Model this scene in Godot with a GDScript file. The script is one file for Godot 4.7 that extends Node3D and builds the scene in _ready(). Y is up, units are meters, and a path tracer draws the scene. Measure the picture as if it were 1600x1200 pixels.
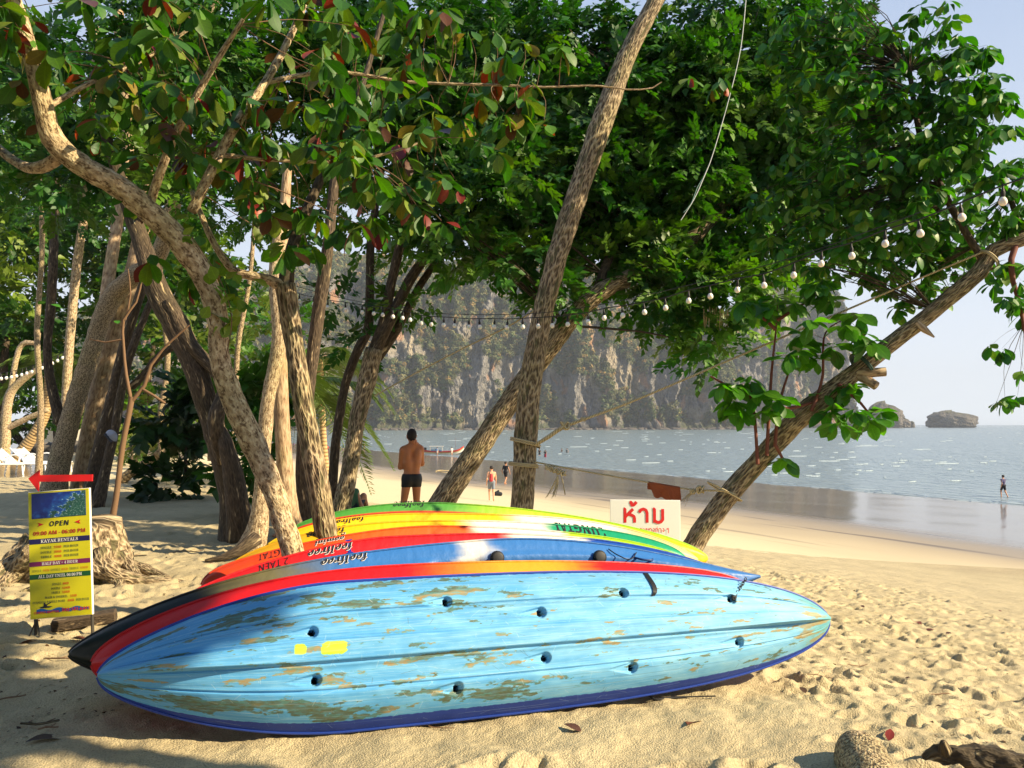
extends Node3D
# A beach under almond trees: kayaks stood on edge in a stack, a rental sign, ropes and bulbs between trunks, the sea and limestone cliffs.
const FOCAL := 1256.0
const PITCH := 0.0493
const EYE := Vector3(0, 1.6, 0)
const SEA := -4.1
var rng := RandomNumberGenerator.new()
var taken := {}
var M := {}
var wobble := FastNoiseLite.new()
var lump := FastNoiseLite.new()
var grain := FastNoiseLite.new()


func _ready():
	rng.seed = 20
	var cam := Camera3D.new()
	cam.name = "camera"
	cam.position = EYE
	cam.rotation.x = PITCH
	cam.fov = rad_to_deg(2.0 * atan(600.0 / FOCAL))
	cam.near = 0.05
	cam.far = 9000.0
	add_child(cam)
	cam.current = true
	var env := Environment.new()
	env.background_mode = Environment.BG_SKY
	var sky := Sky.new()
	var sm := ProceduralSkyMaterial.new()
	sm.sky_top_color = Color(0.36, 0.52, 0.74)
	sm.sky_horizon_color = Color(0.88, 0.91, 0.94)
	sm.sky_curve = 0.42
	sm.ground_bottom_color = Color(0.45, 0.45, 0.42)
	sm.ground_horizon_color = Color(0.88, 0.91, 0.94)
	sm.sun_angle_max = 30.0
	sm.sun_curve = 0.12
	sm.energy_multiplier = 0.6
	sky.sky_material = sm
	env.sky = sky
	env.tonemap_mode = Environment.TONE_MAPPER_LINEAR
	env.tonemap_exposure = 2.1
	env.ambient_light_source = Environment.AMBIENT_SOURCE_SKY
	env.fog_enabled = true
	env.fog_density = 0.00019
	env.fog_light_color = Color(0.88, 0.92, 0.98)
	env.sdfgi_enabled = true
	env.ssao_enabled = true
	env.ssil_enabled = true
	var we := WorldEnvironment.new()
	we.name = "world"
	we.environment = env
	add_child(we)
	var sun := DirectionalLight3D.new()
	sun.name = "sun"
	sun.light_color = Color(1.0, 0.92, 0.77)
	sun.light_energy = 1.6
	sun.light_angular_distance = 0.55
	sun.shadow_enabled = true
	add_child(sun)
	var el := deg_to_rad(31.0)
	var to_sun := Vector3(cos(el) * 0.965, sin(el), cos(el) * 0.262).normalized()
	sun.look_at_from_position(to_sun * 50.0, Vector3.ZERO)
	wobble.seed = 5; wobble.frequency = 1.0; wobble.fractal_octaves = 3
	lump.seed = 9; lump.frequency = 1.0; lump.fractal_octaves = 2
	grain.seed = 31; grain.frequency = 1.0; grain.fractal_octaves = 4
	materials()
	ground()
	sea()
	cliffs()
	far_shore()
	kayaks()
	trees()
	back_trees()
	rental_sign()
	thai_sign()
	ropes()
	people()
	small_things()


# ---------------------------------------------------------------- helpers
func px(x: float, y: float, d: float) -> Vector3:      # the point seen at that place of the photograph, d metres ahead
	var v := Vector3(x - 800.0, (600.0 - y) * cos(PITCH) + FOCAL * sin(PITCH), (600.0 - y) * sin(PITCH) - FOCAL * cos(PITCH))
	return EYE + v * (d / -v.z)

func rr(a: float, b: float) -> float:
	return rng.randf_range(a, b)

func rgb8(r: float, g: float, b: float) -> Color:
	return Color(r / 255.0, g / 255.0, b / 255.0)

func lin(r: float, g: float, b: float) -> Color:
	return Color(r / 255.0, g / 255.0, b / 255.0).srgb_to_linear()

func numbered(called: String) -> String:
	if not taken.has(called):
		taken[called] = 0
		return called
	taken[called] += 1
	return "%s_%03d" % [called, taken[called]]

func tag(o: Node3D, label: String, category: String, group := "") -> Node3D:
	o.set_meta("label", label)
	o.set_meta("category", category)
	if group != "": o.set_meta("group", group)
	return o

func thing(called: String, label: String, category: String, at := Vector3.ZERO, group := "") -> Node3D:
	var o := Node3D.new()
	o.name = numbered(called)
	add_child(o)
	o.position = at
	return tag(o, label, category, group)

func obj(called: String, mesh: Mesh, m: Material, parent: Node = null, at := Transform3D.IDENTITY) -> MeshInstance3D:
	var o := MeshInstance3D.new()
	o.mesh = mesh
	o.material_override = m
	o.transform = at
	if parent == null:
		o.name = numbered(called)
		add_child(o)
	else:
		o.name = called
		parent.add_child(o, true)
	return o

func struct(called: String, mesh: Mesh, m: Material) -> MeshInstance3D:
	var o := obj(called, mesh, m)
	o.set_meta("kind", "structure")
	return o

func scatter(called: String, mesh: Mesh, m: Material, places: Array, colors: Array, parent: Node = null) -> MultiMeshInstance3D:
	var mm := MultiMesh.new()
	mm.transform_format = MultiMesh.TRANSFORM_3D
	mm.use_colors = colors.size() > 0
	mm.mesh = mesh
	mm.instance_count = places.size()
	for i in places.size():
		mm.set_instance_transform(i, places[i])
		if colors.size() > 0: mm.set_instance_color(i, colors[i])
	var o := MultiMeshInstance3D.new()
	o.multimesh = mm
	o.material_override = m
	o.set_meta("kind", "stuff")
	if parent == null:
		o.name = numbered(called)
		add_child(o)
	else:
		o.name = called
		parent.add_child(o, true)
	return o

class MB:                                                # collects triangles, then works out smooth normals
	var v := PackedVector3Array()
	var uv := PackedVector2Array()
	var c := PackedColorArray()
	var i := PackedInt32Array()
	func add(p: Vector3, t := Vector2.ZERO, col := Color.WHITE) -> int:
		v.append(p); uv.append(t); c.append(col)
		return v.size() - 1
	func tri(a: int, b: int, d: int):
		i.append(a); i.append(b); i.append(d)
	func quad(a: int, b: int, d: int, e: int):
		i.append(a); i.append(b); i.append(d); i.append(a); i.append(d); i.append(e)
	func grid(first: int, nu: int, nv: int):             # nu by nv points laid row after row
		for a in nu - 1:
			for b in nv - 1:
				var k := first + a * nv + b
				quad(k, k + 1, k + nv + 1, k + nv)
	func box(center: Vector3, size: Vector3, basis := Basis.IDENTITY, bevel := 0.0):
		var h := size / 2.0
		var e := minf(bevel, minf(h.x, minf(h.y, h.z)) * 0.9)
		if e <= 0.0: e = minf(h.x, minf(h.y, h.z)) * 0.08
		for f in 6:
			var ax := f / 2
			var sg := 1.0 if f % 2 == 0 else -1.0
			var n := Vector3.ZERO; n[ax] = sg
			var t := Vector3.ZERO; t[(ax + 1) % 3] = 1.0
			var s := Vector3.ZERO; s[(ax + 2) % 3] = 1.0
			var ids := []
			for q in [[-1, -1], [1, -1], [1, 1], [-1, 1]]:
				var p: Vector3 = n * h[ax] + t * (h[(ax + 1) % 3] - e) * q[0] + s * (h[(ax + 2) % 3] - e) * q[1]
				ids.append(add(center + basis * p, Vector2(q[0] * 0.5 + 0.5, q[1] * 0.5 + 0.5)))
			if sg > 0: quad(ids[0], ids[3], ids[2], ids[1])
			else: quad(ids[0], ids[1], ids[2], ids[3])
		# chamfers: every edge and corner
		for a in 3:
			var b := (a + 1) % 3
			var d := (a + 2) % 3
			for sb in [-1.0, 1.0]:
				for sd in [-1.0, 1.0]:
					var ids2 := []
					for q in [[-1.0, 0], [1.0, 0], [1.0, 1], [-1.0, 1]]:
						var p := Vector3.ZERO
						p[a] = (h[a] - e) * q[0]
						p[b] = sb * (h[b] if q[1] == 0 else h[b] - e)
						p[d] = sd * (h[d] - e if q[1] == 0 else h[d])
						ids2.append(add(center + basis * p))
					if sb * sd > 0: quad(ids2[0], ids2[3], ids2[2], ids2[1])
					else: quad(ids2[0], ids2[1], ids2[2], ids2[3])
		for sa in [-1.0, 1.0]:
			for sb in [-1.0, 1.0]:
				for sd in [-1.0, 1.0]:
					var x := add(center + basis * Vector3(sa * h.x, sb * (h.y - e), sd * (h.z - e)))
					var y := add(center + basis * Vector3(sa * (h.x - e), sb * h.y, sd * (h.z - e)))
					var z := add(center + basis * Vector3(sa * (h.x - e), sb * (h.y - e), sd * h.z))
					if sa * sb * sd > 0: tri(x, z, y)
					else: tri(x, y, z)
	func done(colored := false, flip := false) -> ArrayMesh:
		if flip:
			for k in range(0, i.size(), 3):
				var q := i[k + 1]
				i[k + 1] = i[k + 2]
				i[k + 2] = q
		var n := PackedVector3Array()
		n.resize(v.size())
		for k in range(0, i.size(), 3):
			var a := v[i[k]]
			var f := (v[i[k + 2]] - a).cross(v[i[k + 1]] - a)
			n[i[k]] += f; n[i[k + 1]] += f; n[i[k + 2]] += f
		for k in n.size():
			n[k] = n[k].normalized() if n[k].length_squared() > 1e-20 else Vector3.UP
		var a := []
		a.resize(Mesh.ARRAY_MAX)
		a[Mesh.ARRAY_VERTEX] = v
		a[Mesh.ARRAY_NORMAL] = n
		a[Mesh.ARRAY_TEX_UV] = uv
		if colored: a[Mesh.ARRAY_COLOR] = c
		a[Mesh.ARRAY_INDEX] = i
		var m := ArrayMesh.new()
		m.add_surface_from_arrays(Mesh.PRIMITIVE_TRIANGLES, a)
		return m

func smooth_path(p: Array, step: float) -> Array:        # [point, radius] pairs -> the same, denser, on a Catmull-Rom curve
	var out := []
	for k in p.size() - 1:
		var a = p[maxi(k - 1, 0)]; var b = p[k]; var c = p[k + 1]; var d = p[mini(k + 2, p.size() - 1)]
		var n := maxi(1, int((c[0] - b[0]).length() / step))
		for j in n:
			var t := float(j) / n
			out.append([b[0].cubic_interpolate(c[0], a[0], d[0], t), lerpf(b[1], c[1], t)])
	out.append(p[-1])
	return out

func tube(mb: MB, path: Array, sides: int, rough := 0.0, freq := 6.0, urep := 1.0, vrep := 1.0, cap := true):
	var first := mb.v.size()
	var side := Vector3.UP
	var run := 0.0
	for k in path.size():
		var a: Vector3 = path[maxi(k - 1, 0)][0]
		var b: Vector3 = path[mini(k + 1, path.size() - 1)][0]
		var t := (b - a).normalized()
		if k == 0:
			side = t.cross(Vector3(0.31, 0.2, 0.93)).normalized()
		else:
			run += (path[k][0] - path[k - 1][0]).length()
			side = (side - t * side.dot(t)).normalized()
		var up := t.cross(side)
		for j in sides + 1:
			var an := TAU * (j % sides) / sides
			var dir := side * cos(an) + up * sin(an)
			var r: float = path[k][1]
			var p: Vector3 = path[k][0] + dir * r
			if rough > 0.0:
				p += dir * r * rough * (wobble.get_noise_3dv(p * freq) + 0.6 * lump.get_noise_3dv(p * freq * 0.3))
			var tone := 1.0 + 0.30 * lump.get_noise_3dv(p * 2.2) + 0.22 * wobble.get_noise_3dv(p * 7.0)
			var moss := clampf(lump.get_noise_3dv(p * 1.1 + Vector3(40, 0, 0)) * 1.4, 0.0, 0.4)
			mb.add(p, Vector2(float(j) / sides * urep, run * vrep), Color(1, 1, 1).lerp(Color(0.78, 0.86, 0.6), moss) * tone)
	for k in path.size() - 1:
		for j in sides:
			var q := first + k * (sides + 1) + j
			mb.quad(q, q + sides + 1, q + sides + 2, q + 1)
	if cap:
		for e in [0, path.size() - 1]:
			var mid := mb.add(path[e][0], Vector2(0.5, run * vrep))
			for j in sides:
				var q: int = first + e * (sides + 1) + j
				if e == 0: mb.tri(mid, q, q + 1)
				else: mb.tri(mid, q + 1, q)

func tube_mesh(path: Array, sides: int, rough := 0.0, freq := 6.0, urep := 1.0, vrep := 1.0) -> ArrayMesh:
	var mb := MB.new()
	tube(mb, path, sides, rough, freq, urep, vrep)
	return mb.done(true)

func pix_path(list: Array) -> Array:                     # rows of [x, y, distance, width in pixels]
	var out := []
	for q in list:
		out.append([px(q[0], q[1], q[2]), q[3] / FOCAL * q[2] * 0.42])
	return out

func beach(x: float, z: float) -> float:                 # height of the beach without its small forms
	var s := 0.87 * x - 0.49 * z
	var xs := [-120.0, -30.0, 0.0, 3.6, 6.0, 12.0, 20.0, 28.0, 40.0, 58.0, 75.0, 200.0, 1500.0]
	var ys := [0.9, 0.25, 0.0, -0.03, -0.42, -1.32, -2.35, -2.85, -3.4, -4.08, -4.6, -8.0, -30.0]
	if s <= xs[0]: return ys[0]
	for k in xs.size() - 1:
		if s < xs[k + 1]:
			var t: float = (s - xs[k]) / (xs[k + 1] - xs[k])
			var step: float = xs[k + 1] - xs[k]
			var here: float = (ys[k + 1] - ys[k]) / step
			var before: float = here if k == 0 else (ys[k] - ys[k - 1]) / (xs[k] - xs[k - 1])
			var after: float = here if k + 2 >= xs.size() else (ys[k + 2] - ys[k + 1]) / (xs[k + 2] - xs[k + 1])
			var m0: float = 2.0 * here * before / minf(here + before, -1e-6) * step
			var m1: float = 2.0 * here * after / minf(here + after, -1e-6) * step
			var t2 := t * t
			var t3 := t2 * t
			return (2 * t3 - 3 * t2 + 1) * ys[k] + (t3 - 2 * t2 + t) * m0 + (-2 * t3 + 3 * t2) * ys[k + 1] + (t3 - t2) * m1
	return ys[-1]

func on_beach(x: float, y: float) -> Vector3:            # where the line of sight through that place of the photograph meets the sand
	var lo := 1.0
	var hi := 400.0
	for k in 40:
		var mid := (lo + hi) / 2.0
		var p := px(x, y, mid)
		if p.y > beach(p.x, p.z): lo = mid
		else: hi = mid
	return px(x, y, lo)

func noise(freq: float, oct: int, seed_: int, kind := FastNoiseLite.TYPE_SIMPLEX_SMOOTH, fractal := FastNoiseLite.FRACTAL_FBM) -> FastNoiseLite:
	var n := FastNoiseLite.new()
	n.noise_type = kind
	n.frequency = freq
	n.fractal_octaves = oct
	n.fractal_type = fractal
	n.seed = seed_
	return n

func nbytes(n: FastNoiseLite, w: int, h: int) -> PackedByteArray:
	var im := n.get_seamless_image(w, h, false, false, 0.15, true)
	im.convert(Image.FORMAT_L8)
	return im.get_data()

func lut(stops: Array) -> Array:                         # stops: [position, Color]
	var out := []
	for k in 256:
		var t := k / 255.0
		var col: Color = stops[0][1]
		for q in stops.size() - 1:
			if t >= stops[q][0]:
				col = stops[q][1].lerp(stops[q + 1][1], clampf((t - stops[q][0]) / maxf(1e-4, stops[q + 1][0] - stops[q][0]), 0, 1))
		out.append(col)
	return out

func blend_tex(w: int, h: int, a: PackedByteArray, la: Array, b: PackedByteArray, lb: Array, from: float, to: float) -> ImageTexture:
	var data := PackedByteArray()
	data.resize(w * h * 3)
	for k in w * h:
		var c: Color = la[a[k]]
		var t := clampf((b[k] / 255.0 - from) / (to - from), 0, 1)
		if t > 0.0: c = c.lerp(lb[a[k]], t)
		data[k * 3] = int(c.r * 255); data[k * 3 + 1] = int(c.g * 255); data[k * 3 + 2] = int(c.b * 255)
	return ImageTexture.create_from_image(Image.create_from_data(w, h, false, Image.FORMAT_RGB8, data))

func grey_tex(w: int, h: int, a: PackedByteArray) -> ImageTexture:
	return ImageTexture.create_from_image(Image.create_from_data(w, h, false, Image.FORMAT_L8, a))

func mixed(a: PackedByteArray, b: PackedByteArray, ka: float, kb: float, off := 0.0) -> PackedByteArray:
	var o := PackedByteArray()
	o.resize(a.size())
	for k in a.size(): o[k] = int(clampf(a[k] * ka + b[k] * kb + off, 0, 255))
	return o

func mat(c: Color, rough := 0.7) -> StandardMaterial3D:
	var m := StandardMaterial3D.new()
	m.albedo_color = c
	m.roughness = rough
	return m

func vmat(rough := 0.7) -> StandardMaterial3D:
	var m := mat(Color.WHITE, rough)
	m.vertex_color_use_as_albedo = true
	return m

func tmat(t: Texture2D, rough := 0.8, scale := 0.0, bump: Texture2D = null, height := 1.0) -> StandardMaterial3D:
	var m := mat(Color.WHITE, rough)
	m.albedo_texture = t
	if scale > 0.0:
		m.uv1_triplanar = true
		m.uv1_world_triplanar = true
		m.uv1_scale = Vector3.ONE * scale
	if bump:
		m.heightmap_enabled = true
		m.heightmap_texture = bump
		m.heightmap_scale = height
	return m

func leaf_mat(c: Color, rough := 0.5, through := 0.55) -> StandardMaterial3D:
	var m := mat(c, rough)
	m.albedo_texture = M.leaf_tex
	m.backlight_enabled = true
	m.backlight = Color(through * 0.85, through, through * 0.3)
	return m

func materials():
	# bark: UV wraps round the trunk
	var a := nbytes(noise(0.02, 5, 1), 256, 256)
	var b := nbytes(noise(0.016, 4, 2), 256, 256)
	var fine := nbytes(noise(0.05, 4, 3), 256, 256)
	var cell := nbytes(noise(0.045, 3, 4, FastNoiseLite.TYPE_CELLULAR), 256, 256)
	var ridged := nbytes(noise(0.03, 4, 6, FastNoiseLite.TYPE_SIMPLEX, FastNoiseLite.FRACTAL_RIDGED), 256, 256)
	var pale := lut([[0.0, rgb8(110, 90, 66)], [0.35, rgb8(176, 152, 118)], [0.7, rgb8(210, 190, 154)], [1.0, rgb8(232, 216, 186)]])
	var dark := lut([[0.0, rgb8(66, 50, 34)], [0.5, rgb8(104, 82, 58)], [1.0, rgb8(136, 112, 82)]])
	var brown := lut([[0.0, rgb8(40, 31, 22)], [0.30, rgb8(88, 72, 52)], [0.55, rgb8(172, 152, 120)], [1.0, rgb8(220, 204, 172)]])
	var dim := lut([[0.0, rgb8(36, 28, 21)], [0.5, rgb8(80, 66, 50)], [1.0, rgb8(124, 108, 88)]])
	var tan := lut([[0.0, rgb8(128, 102, 76)], [0.5, rgb8(178, 150, 116)], [1.0, rgb8(204, 182, 150)]])
	var moss := lut([[0.0, rgb8(70, 66, 44)], [1.0, rgb8(132, 124, 84)]])
	var bark_h := mixed(ridged, fine, 0.65, 0.35)
	var bh := grey_tex(256, 256, bark_h)
	M.bark_pale = tmat(blend_tex(256, 256, a, pale, mixed(fine, b, 0.5, 0.5), dark, 0.50, 0.68), 0.9, 0, grey_tex(256, 256, mixed(fine, a, 0.6, 0.4)), 1.2)
	M.bark_pale.uv1_scale = Vector3(1, 2.2, 1)
	M.bark_brown = tmat(blend_tex(256, 256, bark_h, brown, b, moss, 0.62, 0.8), 0.9, 0, bh, 3.2)
	M.bark_dim = tmat(blend_tex(256, 256, bark_h, dim, b, pale, 0.72, 0.86), 0.9, 0, bh, 1.6)
	M.bark_smooth = tmat(blend_tex(256, 256, a, tan, fine, brown, 0.55, 0.9), 0.85, 0, grey_tex(256, 256, fine), 0.5)
	M.bark_mottled = tmat(blend_tex(256, 256, mixed(fine, bark_h, 0.6, 0.4), brown, b, pale, 0.45, 0.8), 0.9, 0, bh, 1.6)
	M.bark_mottled.uv1_scale = Vector3(1, 1.6, 1)
	M.bark_brown.uv1_scale = Vector3(0.6, 0.5, 1)
	M.bark_dim.uv1_scale = Vector3(0.6, 0.5, 1)
	for q in [M.bark_mottled, M.bark_pale, M.bark_brown, M.bark_dim, M.bark_smooth]: q.vertex_color_use_as_albedo = true
	M.bark_twig = mat(rgb8(120, 92, 66), 0.85)
	M.bark_red = mat(rgb8(112, 62, 46), 0.8)
	M.wood_cut = tmat(blend_tex(256, 256, a, tan, cell, brown, 0.3, 0.9), 0.85)
	# leaf: midrib and side veins a little paler
	var lw := 128
	var lh := 64
	var im := Image.create(lw, lh, false, Image.FORMAT_RGB8)
	for y in lh:
		for x in lw:
			var s := absf(y / 63.0 - 0.5) * 2.0
			var vein := maxf(0.0, 1.0 - s * 16.0)
			var q := fposmod(x / 127.0 * 9.0 - s * 2.2, 1.0)
			vein = maxf(vein, 0.45 * maxf(0.0, 1.0 - absf(q - 0.5) * 9.0))
			var g := 0.80 + 0.2 * vein + 0.06 * wobble.get_noise_2d(x * 0.06, y * 0.06)
			im.set_pixel(x, y, Color(g, g, g * (1.0 - 0.1 * vein)))
	M.leaf_tex = ImageTexture.create_from_image(im)
	M.foliage = leaf_mat(Color.WHITE, 0.5, 0.9)
	M.foliage.vertex_color_use_as_albedo = true
	M.rope = mat(rgb8(190, 172, 132), 0.9)
	M.black = mat(rgb8(22, 22, 24), 0.6)
	M.white = mat(rgb8(232, 230, 224), 0.6)


# ---------------------------------------------------------------- ground and sea
var dents := []

func sand_height(x: float, z: float) -> float:           # beach plus footprints and ripples
	var d := -z
	var s := 0.87 * x + 0.49 * d
	var h := beach(x, z)
	var soft := clampf(1.0 - (s - 14.0) / 8.0, 0.0, 1.0)
	var trod := 0.5 + 0.5 * clampf(lump.get_noise_2d(x * 0.35 + 7.0, z * 0.35) * 3.0 + 0.4, 0.0, 1.0)
	h += soft * (0.030 * lump.get_noise_2d(x * 1.6, z * 1.6) + 0.020 * trod * wobble.get_noise_2d(x * 4.5, z * 4.5))
	h += soft * 0.006 * grain.get_noise_2d(x * 18.0, z * 18.0)
	return h

func ground():
	# footprints, kept in a coarse table of squares
	var table := {}
	for k in 5200:
		var p := Vector2(rr(-5.0, 8.0), -rr(2.2, 17.0))
		if p.x > 0.22 * -p.y + 5.0 or p.x < 0.7 * p.y - 1.0: continue
		if absf(p.x + 0.6) < 2.6 and -p.y > 3.9 and -p.y < 8.2 and p.x < 1.7: continue
		if p.x < -0.3 and -p.y < 4.6 and rng.randf() < 0.75: continue
		if p.x < 1.0 and rng.randf() < 0.35: continue
		var big := rng.randf()
		var an := rr(0, TAU)
		var f := [p, Vector2(cos(an), sin(an)), rr(0.055, 0.085) * (0.6 + big * 0.8), rr(0.09, 0.15) * (0.5 + big * 0.8), rr(0.018, 0.040) * (0.35 + 0.8 * big)]
		for a in range(-1, 2):
			for b in range(-1, 2):
				var key := Vector2i(int(floor(p.x / 0.25)) + a, int(floor(p.y / 0.25)) + b)
				if not table.has(key): table[key] = []
				table[key].append(f)
	var mb := MB.new()
	# rows run away from the camera, each a little further than the last
	var nu := 620
	var nv := 520
	for a in nu:
		var d := 1.6 * pow(24.0 / 1.6, float(a) / (nu - 1))
		for b in nv:
			var x := (float(b) / (nv - 1) * 2.0 - 1.0) * (d * 0.72 + 0.6)
			var z := -d
			var h := sand_height(x, z)
			var cell: Array = table.get(Vector2i(int(floor(x / 0.25)), int(floor(z / 0.25))), [])
			for f in cell:
				var q: Vector2 = Vector2(x, z) - f[0]
				var along: float = q.dot(f[1]) / f[3]
				var across: float = q.dot(Vector2(-f[1].y, f[1].x)) / f[2]
				var r := along * along + across * across
				if r < 4.0:
					var rad := sqrt(r) + 0.25 * wobble.get_noise_2d(x * 9.0, z * 9.0)
					h += f[4] * (-(1.0 - smoothstep(0.35, 1.05, rad)) + 0.5 * maxf(0.0, 1.0 - absf(rad - 1.2) * 2.4))
			var tone := 0.94 + 0.12 * lump.get_noise_2d(x * 0.7, z * 0.7) + 0.10 * grain.get_noise_2d(x * 6.0, z * 6.0)
			mb.add(Vector3(x, h, z), Vector2(x, z), wet_tone(x, z) * tone)
	mb.grid(0, nu, nv)
	var sand_a := nbytes(noise(0.09, 4, 12), 512, 512)
	var sand_b := nbytes(noise(0.35, 2, 13), 512, 512)
	var grains := lut([[0.0, rgb8(180, 176, 168)], [0.5, rgb8(240, 238, 234)], [1.0, rgb8(255, 255, 255)]])
	var specks := lut([[0.0, rgb8(120, 104, 84)], [1.0, rgb8(168, 150, 128)]])
	var st := blend_tex(512, 512, sand_a, grains, sand_b, specks, 0.86, 0.97)
	var m := tmat(st, 0.95, 1.6, grey_tex(512, 512, mixed(sand_a, sand_b, 0.6, 0.4)), 1.3)
	m.vertex_color_use_as_albedo = true
	struct("beach_sand", mb.done(true, true), m)
	# the rest of the beach, out to the water and round the sides, with a hole where the fine sheet lies
	var fb := MB.new()
	var rows := 150
	var cols := 150
	for a in rows:
		var d := 23.6 * pow(420.0 / 23.6, float(a) / (rows - 1))
		for b in cols:
			var x := (float(b) / (cols - 1) * 2.0 - 1.0) * (d * 1.1 + 6.0)
			var z := -d
			var h := beach(x, z) + 0.03 * lump.get_noise_2d(x * 0.12, z * 0.12) * clampf((d - 23.6) / 4.0, 0, 1)
			if a == 0: h -= 0.01
			fb.add(Vector3(x, h, z), Vector2((0.87 * x + 0.49 * d) / 100.0, (0.49 * x - 0.87 * d) / 100.0), Color.WHITE)
	fb.grid(0, rows, cols)
	var side := MB.new()
	for s in [-1.0, 1.0]:
		var f := side.v.size()
		for a in 60:
			var d := -6.0 + 30.2 * a / 59.0
			for b in 24:
				var x: float = s * ((maxf(d, 1.6) * 0.72 + 0.57) + 40.0 * pow(b / 23.0, 2.0))
				side.add(Vector3(x, beach(x, -d) - 0.012, -d), Vector2(x, d), wet_tone(x, -d) * 0.97)
		if s > 0: side.grid(f, 60, 24)
		else: side.grid(f, 60, 24)
	var f2 := side.v.size()
	for a in 12:
		var d := 1.7 - 8.0 * a / 11.0
		for b in 12:
			var x := -1.85 + 3.7 * b / 11.0
			side.add(Vector3(x, beach(x, -d) - 0.02, -d), Vector2(x, d), wet_tone(x, -d) * 0.97)
	side.grid(f2, 12, 12)
	struct("beach_sand", side.done(true), m)
	# flats: colour and shine by the distance to the water, with dark ripple lines and a standing film of water
	var w := 1024
	var h2 := 512
	var im := Image.create(w, h2, false, Image.FORMAT_RGB8)
	var ro := Image.create(w, h2, false, Image.FORMAT_L8)
	var n1 := noise(0.012, 4, 41)
	var n2 := noise(0.05, 3, 42)
	for x in w:
		var s0 := x / 1023.0 * 100.0
		for y in h2:
			var t := y / 511.0 * 100.0
			var warp := n1.get_noise_2d(t * 2.0, s0 * 4.0) * 5.0
			var s := s0 + warp
			var damp := smoothstep(19.0, 27.0, s)
			var wet := smoothstep(23.0, 34.0, s)
			var dry := Color(0.80, 0.74, 0.59)
			var c := dry.lerp(Color(0.66, 0.59, 0.47), damp).lerp(Color(0.43, 0.39, 0.34), wet)
			var line := smoothstep(0.28, 0.5, n2.get_noise_2d(t * 1.2, s0 * 14.0)) * damp
			c = c.lerp(Color(0.36, 0.32, 0.27), line * 0.7)
			im.set_pixel(x, y, c)
			var r := lerpf(0.95, 0.62, damp)
			r = lerpf(r, 0.13, wet)
			ro.set_pixel(x, y, Color(r, r, r))
	var fm := tmat(ImageTexture.create_from_image(im), 1.0)
	fm.roughness_texture = ImageTexture.create_from_image(ro)
	fm.roughness_texture_channel = BaseMaterial3D.TEXTURE_CHANNEL_RED
	struct("tidal_flat", fb.done(false, true), fm)

func wet_tone(x: float, z: float) -> Color:
	var s := 0.87 * x - 0.49 * z
	var dry := Color(0.80, 0.74, 0.59).srgb_to_linear()
	return dry.lerp(Color(0.66, 0.59, 0.47).srgb_to_linear(), smoothstep(20.0, 30.0, s + 2.0 * lump.get_noise_2d(x * 0.2, z * 0.2)))

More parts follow.
